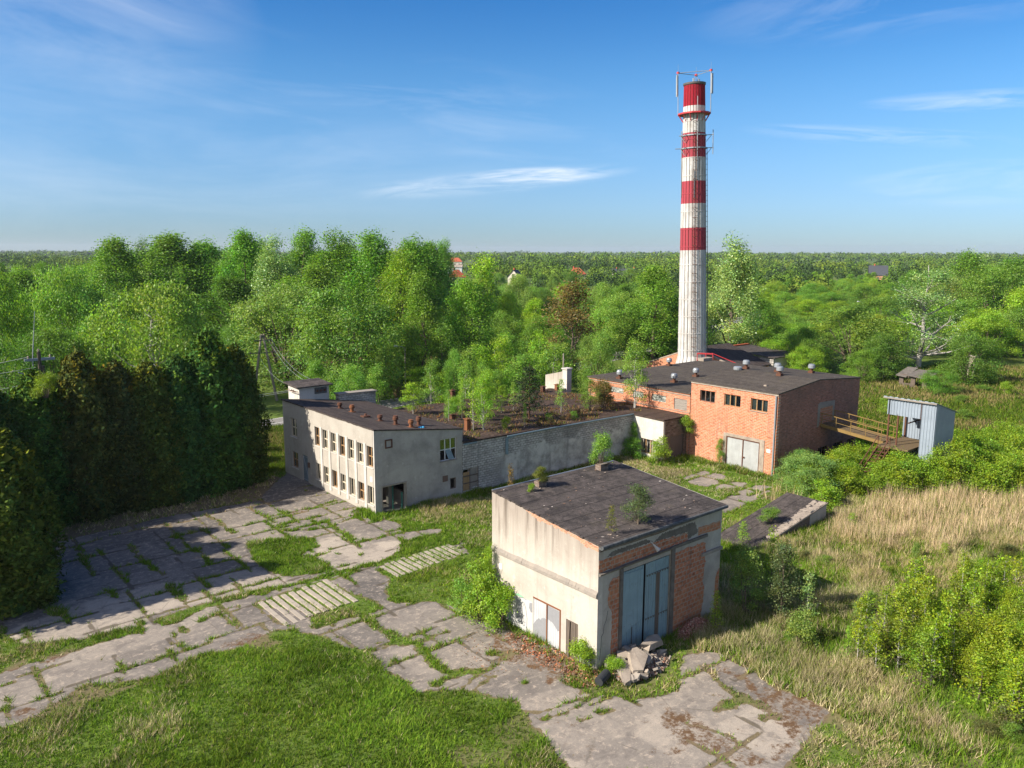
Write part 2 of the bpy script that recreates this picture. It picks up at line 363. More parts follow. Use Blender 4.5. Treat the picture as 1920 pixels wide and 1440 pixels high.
M['door_blue'] = m_metal('blue_grey_door', (0.15, 0.20, 0.23), rust=0.1)
M['green_paint'] = m_plain('green_dado_paint', (0.05, 0.16, 0.12), 0.6)
M['glass'] = m_glass('old_glass')
M['curtain'] = m_plain('dusty_pane', (0.55, 0.53, 0.47), 0.4, 0.35)
M['blockglass'] = m_brick('glass_block_panel', 'X', (0.42, 0.43, 0.38), (0.25, 0.27, 0.24), (0.12, 0.11, 0.09), w=0.2, h=0.2, ms=0.03, vary=0.8)
M['gutter'] = m_metal('blue_grey_gutter', (0.20, 0.27, 0.30), rust=0.25)
M['eave_black'] = m_concrete('tarred_eave', (0.05, 0.055, 0.06), (0.14, 0.14, 0.14), 4)
M['blue_cloth'] = m_plain('blue_plastic', (0.04, 0.27, 0.48), 0.5)
M['bark'] = m_wood('grey_brown_bark', (0.15, 0.115, 0.085), (6, 6, 1))
M['bark_white'] = m_wood('birch_bark', (0.46, 0.43, 0.39), (3, 3, 5))
M['bark_red'] = m_wood('pine_bark', (0.20, 0.10, 0.06), (6, 6, 2))
M['leaf'] = m_leaf('leaves')
M['leaf_gloss'] = m_leaf('silvery_leaves', rough=0.45, trans=0.4, gloss=0.04)
M['needle'] = m_leaf('needles', trans=0.12, gloss=0.0)
M['grass'] = m_vcol('grass_blades', 0.3)
M['wood_far'] = m_vcol('far_foliage', 0.15)
M['tile_red'] = m_plain('red_roof_tiles', (0.42, 0.10, 0.045), 0.8)
M['tile_dark'] = m_plain('dark_roof_tiles', (0.06, 0.065, 0.075), 0.7)
M['house_wall'] = m_plain('pale_house_wall', (0.62, 0.56, 0.48), 0.9)
M['house_brick'] = m_plain('orange_house_wall', (0.50, 0.27, 0.15), 0.9)
M['straw'] = m_plain('dry_stem', (0.40, 0.29, 0.16), 0.9)
M['soil'] = m_concrete('brick_chips', (0.28, 0.13, 0.09), (0.20, 0.10, 0.075), 6)
# ---------------------------------------------------------------- geometry helpers
def tag(o, label=None, cat=None, group=None, kind=None):
    if label: o['label'] = label
    if cat: o['category'] = cat
    if group: o['group'] = group
    if kind: o['kind'] = kind
    return o

def empty(name, loc, label, cat, group=None, rz=0.0):
    o = bpy.data.objects.new(name, None); col.objects.link(o)
    o.empty_display_size = 0.3
    o.location = loc; o.rotation_euler = (0, 0, rz)
    return tag(o, label, cat, group)

def origin(o):
    v = Vector((0, 0, 0))
    while o is not None: v = v+Vector(o.location); o = o.parent
    return v

class MB:
    """collects shapes in world coordinates; build() links them as one mesh object"""
    def __init__(s): s.v = []; s.f = []; s.mi = []
    def face(s, pts, mi=0):
        b = len(s.v); s.v += [tuple(p) for p in pts]; s.f.append(tuple(range(b, b+len(pts)))); s.mi.append(mi)
    def box(s, x0, y0, z0, x1, y1, z1, mi=0):
        s.hexa([(x0, y0, z0), (x1, y0, z0), (x1, y1, z0), (x0, y1, z0), (x0, y0, z1), (x1, y0, z1), (x1, y1, z1), (x0, y1, z1)], mi)
    def hexa(s, p, mi=0):
        b = len(s.v); s.v += [tuple(q) for q in p]
        for f in ((0, 3, 2, 1), (4, 5, 6, 7), (0, 1, 5, 4), (1, 2, 6, 5), (2, 3, 7, 6), (3, 0, 4, 7)):
            s.f.append(tuple(b+i for i in f)); s.mi.append(mi)
    def prism(s, pts, off, mi=0):
        """closed outline (3d points) extruded by vector off"""
        b = len(s.v); n = len(pts); off = Vector(off)
        s.v += [tuple(p) for p in pts]+[tuple(Vector(p)+off) for p in pts]
        s.f.append(tuple(b+i for i in range(n))[::-1]); s.f.append(tuple(b+n+i for i in range(n))); s.mi += [mi, mi]
        for i in range(n):
            j = (i+1) % n; s.f.append((b+i, b+j, b+n+j, b+n+i)); s.mi.append(mi)
    def tube(s, pts, r, n=6, mi=0, cap=True):
        """tube through points with radius or list of radii"""
        pts = [Vector(p) for p in pts]; k = len(pts)
        rr = list(r) if isinstance(r, (list, tuple)) else [r]*k
        b = len(s.v)
        for i, p in enumerate(pts):
            d = (pts[min(i+1, k-1)]-pts[max(i-1, 0)])
            d = d.normalized() if d.length > 1e-9 else Vector((0, 0, 1))
            a = d.cross(Vector((0, 0, 1)) if abs(d.z) < 0.95 else Vector((1, 0, 0))).normalized(); c = d.cross(a)
            for j in range(n):
                t = 2*math.pi*j/n; s.v.append(tuple(p+(a*math.cos(t)+c*math.sin(t))*rr[i]))
        for i in range(k-1):
            for j in range(n):
                q = (j+1) % n; s.f.append((b+i*n+j, b+i*n+q, b+(i+1)*n+q, b+(i+1)*n+j)); s.mi.append(mi)
        if cap:
            s.f.append(tuple(b+j for j in range(n))[::-1]); s.f.append(tuple(b+(k-1)*n+j for j in range(n))); s.mi += [mi, mi]
    def lathe(s, c, prof, n=16, mi=0):
        b = len(s.v)
        for (r, z) in prof:
            for j in range(n):
                t = 2*math.pi*j/n; s.v.append((c[0]+r*math.cos(t), c[1]+r*math.sin(t), c[2]+z))
        for i in range(len(prof)-1):
            for j in range(n):
                q = (j+1) % n; s.f.append((b+i*n+j, b+i*n+q, b+(i+1)*n+q, b+(i+1)*n+j)); s.mi.append(mi)
        s.f.append(tuple(b+j for j in range(n))[::-1]); s.f.append(tuple(b+(len(prof)-1)*n+j for j in range(n))); s.mi += [mi, mi]
    def slab(s, pl, c, u0, u1, z0, z1, o0, o1, mi=0):
        """box on a facade: pl 'X' faces -X at x=c (u is y), pl 'Y' faces -Y at y=c (u is x); o is distance out of the wall"""
        if pl == 'X': s.box(c-o1, u0, z0, c-o0, u1, z1, mi)
        else: s.box(u0, c-o1, z0, u1, c-o0, z1, mi)
    def plate(s, pl, c, pts, o0, o1, mi=0):
        """outline (u,z) on a facade given thickness"""
        if pl == 'X': s.prism([(c-o0, u, z) for u, z in pts], (-(o1-o0), 0, 0), mi)
        else: s.prism([(u, c-o0, z) for u, z in pts], (0, -(o1-o0), 0), mi)
    def build(s, name, mats, parent=None, smooth=False):
        o0 = origin(parent) if parent is not None else Vector((0, 0, 0))
        me = bpy.data.meshes.new(name)
        me.from_pydata([(x-o0.x, y-o0.y, z-o0.z) for x, y, z in s.v], [], s.f)
        if not isinstance(mats, (list, tuple)): mats = [mats]
        for m in mats: me.materials.append(m)
        if len(mats) > 1: me.polygons.foreach_set('material_index', s.mi)
        import bmesh
        bm = bmesh.new(); bm.from_mesh(me); bmesh.ops.recalc_face_normals(bm, faces=bm.faces); bm.to_mesh(me); bm.free()
        if smooth: me.polygons.foreach_set('use_smooth', [True]*len(me.polygons))
        me.update()
        o = bpy.data.objects.new(name, me); col.objects.link(o)
        if parent is not None: o.parent = parent
        return o

def base_obj(name, mb, mat, label, cat, group=None, loc=None, smooth=False):
    """a thing that is one mesh, its origin at loc"""
    if loc is not None: mb.v = [(x-loc[0], y-loc[1], z-loc[2]) for x, y, z in mb.v]
    o = mb.build(name, mat, None, smooth)
    if loc is not None: o.location = loc
    return tag(o, label, cat, group)

def wall(pl, c, u0, u1, z0, top, holes=(), thick=0.3, zs=(), us=()):
    """wall with openings; top is a number or a function of u"""
    mb = MB(); tf = top if callable(top) else (lambda u: top)
    U = sorted(set([u0, u1]+[h[0] for h in holes]+[h[1] for h in holes]+list(us)))
    hz = sorted(set([z0]+[h[2] for h in holes]+[h[3] for h in holes]+list(zs)))
    Z = hz+[None]
    def zz(i, u): return tf(u) if Z[i] is None else Z[i]
    nu, nz = len(U)-1, len(Z)-1
    solid = {}
    for i in range(nu):
        for k in range(nz):
            um = (U[i]+U[i+1])/2; zm = (Z[k]+(Z[k+1] if Z[k+1] is not None else tf(um)))/2
            solid[i, k] = not any(h[0] < um < h[1] and h[2] < zm < h[3] for h in holes)
    def P(u, z, o): return (c-o, u, z) if pl == 'X' else (u, c-o, z)
    for (i, k), sflag in solid.items():
        if not sflag: continue
        a, b = U[i], U[i+1]
        q = [(a, zz(k, a)), (b, zz(k, b)), (b, zz(k+1, b)), (a, zz(k+1, a))]
        mb.face([P(u, z, 0) for u, z in q]); mb.face([P(u, z, -thick) for u, z in q[::-1]])
        for e, nb in ((0, (i, k-1)), (1, (i+1, k)), (2, (i, k+1)), (3, (i-1, k))):
            if not solid.get(nb, False):
                p, r = q[e], q[(e+1) % 4]
                mb.face([P(*p, 0), P(*p, -thick), P(*r, -thick), P(*r, 0)])
    return mb

def window(parent, pl, c, u0, u1, z0, z1, vbars=1, hbars=1, mat='frame_cream', depth=0.14, bar=0.05, panes='glass', sill=None, missing=(), alt=None, tilt=None):
    """frame part with one pane part per light"""
    fr = MB()
    o0, o1 = -depth-0.05, -depth
    fr.slab(pl, c, u0, u1, z0, z0+bar, o0, o1); fr.slab(pl, c, u0, u1, z1-bar, z1, o0, o1)
    fr.slab(pl, c, u0, u0+bar, z0+bar, z1-bar, o0, o1); fr.slab(pl, c, u1-bar, u1, z0+bar, z1-bar, o0, o1)
    for i in range(vbars):
        u = u0+(u1-u0)*(i+1)/(vbars+1); fr.slab(pl, c, u-bar*0.7, u+bar*0.7, z0+bar, z1-bar, o0+0.004, o1+0.012)
    zb = []
    for i in range(hbars):
        z = z0+(z1-z0)*(i+1)/(hbars+1); zb.append(z)
        us = [u0+bar]+[u0+(u1-u0)*(k+1)/(vbars+1) for k in range(vbars)]+[u1-bar]
        for a, b in zip(us[:-1], us[1:]):
            fr.slab(pl, c, a+(bar*0.7 if a > u0+bar else 0), b-(bar*0.7 if b < u1-bar else 0), z-bar*0.6, z+bar*0.6, o0+0.004, o1+0.008)
    f = fr.build('window', [M[mat]], parent)
    p = MB(); any_p = False
    for i in range(vbars+1):
        for k in range(hbars+1):
            if (i, k) in missing: continue
            a = u0+(u1-u0)*i/(vbars+1)+bar; b = u0+(u1-u0)*(i+1)/(vbars+1)-bar
            d = z0+(z1-z0)*k/(hbars+1)+bar; e = z0+(z1-z0)*(k+1)/(hbars+1)-bar
            p.slab(pl, c, a, b, d, e, o0+0.018, o0+0.026); any_p = True
    if any_p: p.build('pane', [M[panes]], f)
    if sill:
        q = MB(); q.slab(pl, c, u0-0.03, u1+0.03, z0-0.07, z0-0.003, -depth, 0.07); q.build('sill', [M[sill]], f)
    return f

def jag(pts, step, amp, rng):
    """roughen a closed (u,z) outline"""
    out = []
    for (a, b), (c_, d) in zip(pts, pts[1:]+pts[:1]):
        L = math.hypot(c_-a, d-b); n = max(1, int(L/step))
        for i in range(n):
            t = i/n; j = amp if i else amp*0.3
            out.append((a+(c_-a)*t+rng.uniform(-j, j), b+(d-b)*t+rng.uniform(-j, j)))
    return out

def dup(o, loc, rz=0.0, s=(1, 1, 1), label=None, group=None, cat=None, color=None):
    """copy of a thing with copies of its parts"""
    c = o.copy(); col.objects.link(c); c.location = loc; c.rotation_euler = (0, 0, rz); c.scale = s
    for k in ('label', 'group', 'category'):
        if k in c: del c[k]
    tag(c, label, cat, group)
    for ch in [x for x in KIDS[o.name]]:
        d = ch.copy(); col.objects.link(d); d.parent = c
        if color: d.color = color+(1,)
    return c
KIDS = {}
# ---------------------------------------------------------------- office block (two storeys, pale render)
def office():
    x0, x1, y0, y1 = 31.11, 39.70, 53.73, 70.65
    top = lambda x: 7.02-(x-x0)*0.131
    R = empty('office_building', (x0, y0, 0), 'pale rendered two-storey block with rows of tall windows and a black felt roof', 'building')
    W = []   # windows on the sunny front: (u0,u1,z0,z1)
    n = 7; pit = (64.45-53.78)/n
    bays = [(53.98+i*pit, 53.98+i*pit+1.0) for i in range(n)]
    for a, b in bays: W.append((a, b, 3.9, 5.6)); W.append((a, b, 0.78, 2.3))
    W += [(67.75, 69.05, 3.85, 5.6), (67.75, 69.05, 0.9, 2.4)]
    door = (65.75, 66.95, 0.0, 2.5)
    wf = wall('X', x0, y0+0.28, y1, -0.3, 7.0, [(*w,) for w in W]+[door], 0.28)
    wf.build('wall', M['plaster_beige'], R)
    hs = [(31.74, 33.9, -0.3, 2.25), (37.39, 39.1, 3.42, 5.3), (38.4, 39.0, 0.82, 1.78)]
    wall('Y', y0, x0, x1, -0.3, lambda u: top(u)-0.02, hs, 0.28).build('wall', M['plaster_grey'], R)
    wb = wall('Y', y1, x0+0.28, x1, -0.3, lambda u: top(u)-0.02, [], -0.28); wb.build('wall', M['plaster_grey'], R)
    wr = wall('X', x1, y0+0.28, y1, -0.3, top(x1)-0.02, [(60, 61.2, 0.9, 2.2)], 0.28); wr.build('wall', M['plaster_grey'], R)
    # roof slab with a slightly ragged felt edge
    rf = MB(); N = 60
    edge = [(x0-0.09+RNG.uniform(-0.03, 0.04), y0-0.07+(y1-y0+0.2)*i/N) for i in range(N+1)]
    for (xa, ya), (xb, yb) in zip(edge[:-1], edge[1:]):
        rf.hexa([(xa, ya, top(xa)-0.02), (x1+0.05, ya, top(x1)-0.02), (x1+0.05, yb, top(x1)-0.02), (xb, yb, top(xb)-0.02),
                 (xa, ya, top(xa)+0.09), (x1+0.05, ya, top(x1)+0.09), (x1+0.05, yb, top(x1)+0.09), (xb, yb, top(xb)+0.09)])
    rf.build('roof', M['felt_y'], R)
    # inside: floor slabs, a cross wall and rubbish seen through the open gate
    fl = MB(); fl.box(x0+0.285, y0+0.285, 3.1, x1-0.285, y1-0.285, 3.3); fl.box(x0+0.285, y0+0.05, -0.2, x1-0.285, y1-0.285, 0.05); fl.build('floor', M['concrete'], R)
    iw = MB(); iw.box(x0+0.29, 57.6, 0.06, x1-0.29, 57.75, 3.09); iw.build('inner_wall', M['oldbrick_y'], R)
    ps = MB(); ps.box(33.05, 55.0, 0.055, 33.45, 55.4, 3.09); ps.box(34.0, 53.95, 0.06, 34.25, 57.5, 1.3); ps.build('pillar', [M['concrete']], R)
    dd = MB(); dd.slab('Y', y0, 33.02, 33.08, 0.06, 2.2, -0.7, -0.55); dd.slab('Y', y0, 33.62, 33.75, 0.06, 1.45, -0.28, -0.2); dd.build('green_post', M['green_paint'], R)
    # white pilaster strips and blue-grey door
    for i in range(n-1):
        a = bays[i][1]+0.03; b = bays[i+1][0]-0.03
        p = MB(); p.slab('X', x0, a+0.06, b-0.04, 0.35, 5.72, 0.002, 0.06); p.build('pilaster', M['plaster_white'], R)
    p = MB(); p.slab('X', x0, y0+0.0, bays[0][0]-0.12, -0.2, 6.99, 0.0025, 0.05); p.build('pilaster', M['plaster_white'], R)
    p = MB(); p.slab('X', x0, 65.05, 65.22, -0.2, 6.0, 0.002, 0.05); p.build('pilaster', M['plaster_beige'], R)
    d = MB(); d.slab('X', x0, door[0]+.03, door[1]-.03, 0.02, 2.45, -0.2, -0.14)
    d2 = d.build('door', M['door_blue'], R)
    e = MB()
    for (ua, za, ub, zb) in ((65.85, 0.15, 66.85, 2.3), (65.85, 2.3, 66.85, 2.3), (65.85, 0.15, 66.85, 0.15)):
        e.tube([(x0+0.13, ua, za), (x0+0.13, ub, zb)], 0.03, 4)
    e.build('brace', M['steel'], d2)
    # windows
    k = 0
    for w in W:
        miss = set()
        if k % 5 == 1: miss.add((1, 0))
        if k in (5, 9): miss |= {(0, 0)}
        lowr = w[2] < 2
        window(R, 'X', x0, *w, vbars=1, hbars=0 if (lowr and k % 4 != 3) else 1, mat='frame_brown' if (k*7) % 3 == 0 else 'frame_cream', panes='glass', sill='plaster_white', missing=miss if not lowr else ({(0, 0)} if k == 5 else set()), bar=0.07, depth=0.16)
        k += 1
    window(R, 'Y', y0, *hs[1], vbars=2, hbars=1, mat='white_paint', depth=0.12, bar=0.05, missing={(0, 0), (1, 0), (2, 0)}, sill='concrete')
    sh = MB(); sh.prism([(38.0, y0+0.14, 4.32), (38.55, y0+0.14, 4.36), (38.82, y0-0.02, 3.52), (38.25, y0-0.02, 3.50)], (0, 0.03, 0)); sh.build('loose_pane', M['gutter'], R)
    window(R, 'Y', y0, *hs[2], vbars=0, hbars=0, mat='frame_dark', depth=0.05, missing={(0, 0)}, sill=None)
    # rusty square frame on the blank wall, boarded vent, house number plate
    q = MB()
    for a in ((32.06, 32.71, 6.04, 6.12), (32.06, 32.71, 5.42, 5.5), (32.06, 32.14, 5.5, 6.04), (32.63, 32.71, 5.5, 6.04)): q.slab('Y', y0, *a, 0.003, 0.09)
    q.build('square_frame', M['rust'], R)
    q = MB(); q.slab('Y', y0, 37.62, 38.14, 1.6, 2.12, 0.003, 0.03); q.build('vent_board', M['frame_dark'], R)
    q = MB(); q.slab('X', x0, 54.15, 54.5, 2.72, 3.12, 0.003, 0.03); q.build('number_plate', M['white_paint'], R)
    q = MB(); q.slab('X', x0, 65.3, 65.55, 1.55, 2.0, 0.003, 0.14); q.build('meter_box', M['frame_dark'], R)
    # grey gate frame on the left of the opening
    q = MB(); q.slab('Y', y0, 31.66, 31.735, -0.1, 2.24, 0.003, 0.03); q.slab('Y', y0, 33.905, 34.0, -0.1, 2.3, 0.003, 0.05); q.slab('Y', y0, 31.66, 34.0, 2.302, 2.38, 0.003, 0.05); q.build('gate_frame', M['concrete_pale'], R)
    # turret with its own roof, low wall block behind the roof
    tx0, tx1, ty0, ty1 = 33.0, 36.15, 71.0, 73.4
    q = wall('X', tx0, ty0, ty1, 0, 8.0, [], tx1-tx0); q.build('turret_wall', M['plaster_white'], R)
    q = MB(); q.hexa([(tx0-0.35, ty0-0.4, 7.93), (tx1+0.25, ty0-0.4, 7.93), (tx1+0.25, ty1+0.3, 8.1), (tx0-0.35, ty1+0.3, 8.1), (tx0-0.35, ty0-0.4, 8.04), (tx1+0.25, ty0-0.4, 8.04), (tx1+0.25, ty1+0.3, 8.24), (tx0-0.35, ty1+0.3, 8.24)]); q.build('turret_roof', M['felt_x'], R)
    q = MB(); q.slab('Y', ty0, 34.6, 35.9, 7.15, 7.75, 0.003, 0.06); v = q.build('vent_panel', M['steel_dark'], R)
    for i in range(3):
        h = MB(); c = Vector((34.86+0.4*i, ty0-0.06, 7.45)); h.tube([c, c+Vector((0, -0.05, 0))], 0.13, 10); h.build('vent_hole', M['rust'], v)
    q = MB()
    for i in range(3): q.tube([(tx0, ty0+0.3+0.5*i, 7.5), (tx0-0.4, ty0+0.3+0.5*i, 7.55), (tx0-0.42, ty0+0.3+0.5*i, 7.75)], 0.03, 5)
    q.tube([(tx0-0.4, ty0, 7.55), (tx0-0.4, ty0+1.8, 7.55)], 0.035, 5)
    q.build('wire_bracket', M['rust'], R)
    q = MB(); q.hexa([(36.9, 70.3, 5.8), (41.0, 70.3, 5.3), (41.0, 71.1, 5.3), (36.9, 71.1, 5.8), (36.9, 70.3, 6.9), (41.0, 70.3, 6.8), (41.0, 71.1, 6.8), (36.9, 71.1, 6.9)]); q.build('parapet_block', M['plaster_hall'], R)
    q = MB(); q.hexa([(36.75, 70.15, 6.903), (41.1, 70.15, 6.803), (41.1, 71.2, 6.803), (36.75, 71.2, 6.903), (36.75, 70.15, 7.02), (41.1, 70.15, 6.92), (41.1, 71.2, 6.92), (36.75, 71.2, 7.02)]); q.build('coping', M['concrete'], R)
    # rusty vents standing on the roof
    for i, (x, y) in enumerate(((34.13, 65.0), (34.17, 62.8), (34.43, 55.9), (34.1, 57.85), (35.1, 54.6), (36.45, 55.5))):
        q = MB(); z = top(x)+0.06; h = 0.55+0.12*(i % 3)
        q.lathe((x, y, z), [(0.17, 0), (0.15, h*0.5), (0.16, h*0.52), (0.24, h*0.56), (0.24, h*0.82), (0.2, h*0.85), (0.2, h), (0.02, h+0.02)], 12)
        q.box(x-0.26, y-0.26, z-0.05, x+0.26, y+0.26, z+0.07)
        q.build('roof_vent', M['rust_orange' if i in (1, 4) else 'rust'], R)
    q = MB(); x, y = 33.86, 59.9; z = top(x)+0.06; q.box(x-0.32, y-0.3, z, x+0.32, y+0.3, z+0.16); q.tube([(x, y, z+0.1), (x+0.05, y, z+0.34)], 0.1, 8); q.build('roof_vent', M['rust'], R)
    return R
office()
def rag():
    b = MB(); x, y = 35.9, 54.25; z = 7.02-(x-31.11)*0.131+0.095
    pts = [(x+math.cos(t)*(0.28+0.1*math.sin(3*t)), y+math.sin(t)*(0.2+0.06*math.cos(5*t)), z+0.05+0.06*math.sin(4*t)) for t in np.linspace(0, 6.28, 16)[:-1]]
    for i in range(15): b.face([pts[i], pts[(i+1) % 15], (x, y, z+0.16)]); b.face([pts[i], (pts[i][0], pts[i][1], z), (pts[(i+1) % 15][0], pts[(i+1) % 15][1], z), pts[(i+1) % 15]])
    base_obj('blue_rag', b, M['blue_cloth'], 'crumpled blue plastic rag lying on the pale block\'s black roof', 'rag', loc=(x, y, z))
rag()

# ---------------------------------------------------------------- long hall with overgrown roof
HALL = (39.72, 65.46, 53.73, 70.0)
def hall_top(x): return 4.74-(x-39.7)*0.0155
def hall():
    x0, x1, y0, y1 = HALL
    R = empty('long_hall', (x0, y0, 0), 'long low hall of grimy whitewashed brick with saplings growing on its roof', 'building')
    wall('Y', y0, x0+0.01, 61.7, -0.3, lambda u: hall_top(u)-0.03, [(39.75, 40.48, 0.35, 2.25), (40.52, 41.35, 0.55, 2.25)], 0.3).build('wall', M['plaster_hall'], R)
    wall('Y', y1, x0+0.01, 67.5, -0.3, lambda u: hall_top(u)-0.03, [], -0.3).build('wall', M['plaster_hall'], R)
    b = MB(); b.slab('Y', y0, 39.76, 40.47, 0.36, 2.0, -0.12, -0.05); b.build('plywood_board', M['ply'], R)
    b = MB(); b.slab('Y', y0, 40.53, 41.34, 0.56, 2.24, -0.12, -0.06); b.build('shutter', M['concrete'], R)
    b = MB()
    for z in (1.62, 0.98): b.slab('Y', y0, 39.8, 41.42, z, z+0.09, 0.002, 0.04)
    b.slab('Y', y0, 40.47, 40.53, 0.4, 2.3, 0.003, 0.03); b.slab('Y', y0, 41.35, 41.42, 0.4, 2.4, 0.003, 0.045); b.build('batten', M['wood_grey'], R)
    # roof: subsided felt with soil
    nx, ny = 70, 44; b = MB(); hs = np.zeros((nx+1, ny+1))
    ph = NR.uniform(0, 6.28, 12)
    for i in range(nx+1):
        for j in range(ny+1):
            x = x0+0.02+(x1-x0-0.02)*i/nx; y = y0-0.12+(y1-y0+0.3)*j/ny
            e = min(1, j/3)
            hs[i, j] = hall_top(x)+0.07+e*(0.06*math.sin(x*1.3+ph[0])*math.sin(y*1.1+ph[1])+0.05*math.sin(x*3.1+ph[2]+y*2.3)+RNG.uniform(-.02, .02))
    P = lambda i, j: (x0+0.02+(x1-x0-0.02)*i/nx, y0-0.12+(y1-y0+0.3)*j/ny, hs[i, j])
    for i in range(nx):
        for j in range(ny): b.face([P(i, j), P(i+1, j), P(i+1, j+1), P(i, j+1)])
    for i in range(nx):
        a, c = P(i, 0), P(i+1, 0); b.face([(a[0], a[1], hall_top(a[0])-0.06), (c[0], c[1], hall_top(c[0])-0.06), c, a])
    b.face([(x0+.02, y0-.12, hall_top(x0)-.06), (x1, y0-.12, hall_top(x1)-.06), (x1, y1+.18, hall_top(x1)-.06), (x0+.02, y1+.18, hall_top(x0)-.06)])
    b.build('roof', M['felt_hall'], R)
    # battered gutter, fallen downpipe
    g = MB(); g.tube([(44.6, y0-0.17, hall_top(44.6)-0.1), (50, y0-0.18, hall_top(50)-0.03), (56, y0-0.17, hall_top(56)-0.02), (61.6, y0-0.17, hall_top(61.6)-0.02)], 0.075, 6); g.build('gutter', M['gutter'], R)
    g = MB(); g.slab('Y', y0, 44.5, 44.75, 2.9, 4.25, 0.02, 0.16); g.hexa([(44.5, y0-.16, 4.25), (46.0, y0-.16, 4.5), (46.0, y0-.02, 4.5), (44.5, y0-.02, 4.25), (44.5, y0-.16, 4.42), (46.0, y0-.16, 4.62), (46.0, y0-.02, 4.62), (44.5, y0-.02, 4.42)]); g.build('downpipe', M['gutter'], R)
    g = MB(); g.slab('Y', y0, 39.8, 41.2, 4.5, 4.62, 0.01, 0.16); g.build('gutter', M['gutter'], R)
    # small annex at the corner
    ax0, ax1, ay0 = 61.7, 65.44, 49.68
    wall('X', ax0, ay0, y0-0.005, -0.4, 4.26, [(50.7, 52.55, 0.55, 2.05)], 0.25).build('annex_wall', M['plaster_white'], R)
    wall('Y', ay0, ax0+0.25, ax1, -0.4, 4.26, [(62.85, 65.0, -0.1, 2.5)], 0.25).build('annex_wall', M['oldbrick_y'], R)
    b = MB(); b.hexa([(ax0-.12, ay0-.15, 4.265), (ax1, ay0-.15, 4.265), (ax1, y0-0.125, 4.30), (ax0-.12, y0-0.125, 4.30), (ax0-.12, ay0-.15, 4.40), (ax1, ay0-.15, 4.40), (ax1, y0-0.125, 4.45), (ax0-.12, y0-0.125, 4.45)]); b.build('annex_roof', M['felt_hall'], R)
    b = MB(); b.slab('Y', ay0, 62.9, 64.95, -0.05, 2.45, -0.18, -0.1); b.build('annex_door', M['steel_dark'], R)
    w = window(R, 'X', ax0, 50.7, 52.55, 0.55, 2.05, vbars=2, hbars=0, mat='frame_brown', depth=0.1, bar=0.06, missing={(0, 0), (1, 0), (2, 0)})
    b = MB()
    for i in range(7):
        if i in (3, 5): continue
        u = 50.78+i*0.25; b.slab('X', ax0, u, u+0.21, 0.6, 1.95-(0.3 if i == 4 else 0), -0.2, -0.16)
    b.build('broken_board', M['wood_pale'], w)
    b = MB(); b.slab('X', ax0+.4, 50.6, 52.6, 0.4, 2.2, -0.1, 0); b.build('dark_boarding', M['steel_dark'], w)
    # masonry flues on the roof
    b = MB(); b.box(67.5, 69.6, 3.0, 68.3, 70.4, 6.6); b.box(67.4, 69.5, 6.6, 68.4, 70.5, 6.75); b.build('white_flue', M['plaster_white'], R)
    b = MB(); b.prism([(67.6, 70.4, 3.6), (67.6, 73.6, 3.6), (67.6, 73.6, 5.5), (67.6, 70.4, 6.3)], (0.3, 0, 0)); b.build('sloped_gable', M['plaster_cream'], R)
    for (x, y, h, mt) in ((50.2, 69.6, 1.5, 'rust'), (42.9, 57.2, 1.2, 'rust_orange'), (44.6, 61.9, 0.6, 'rust'), (62.8, 68.8, 0.8, 'rust'), (65.2, 68.9, 0.8, 'rust_orange')):
        z = hall_top(x)+0.05
        b = MB(); b.box(x-.22, y-.22, z, x+.22, y+.22, z+h*0.8); b.box(x-.3, y-.3, z+h*.86, x+.3, y+.3, z+h*.92); b.tube([(x, y, z+h*.8), (x, y, z+h*.87)], .06, 5); b.tube([(x, y, z+h*.9), (x, y, z+h)], .1, 6); b.build('roof_flue', M[mt], R)
    return R
hall()

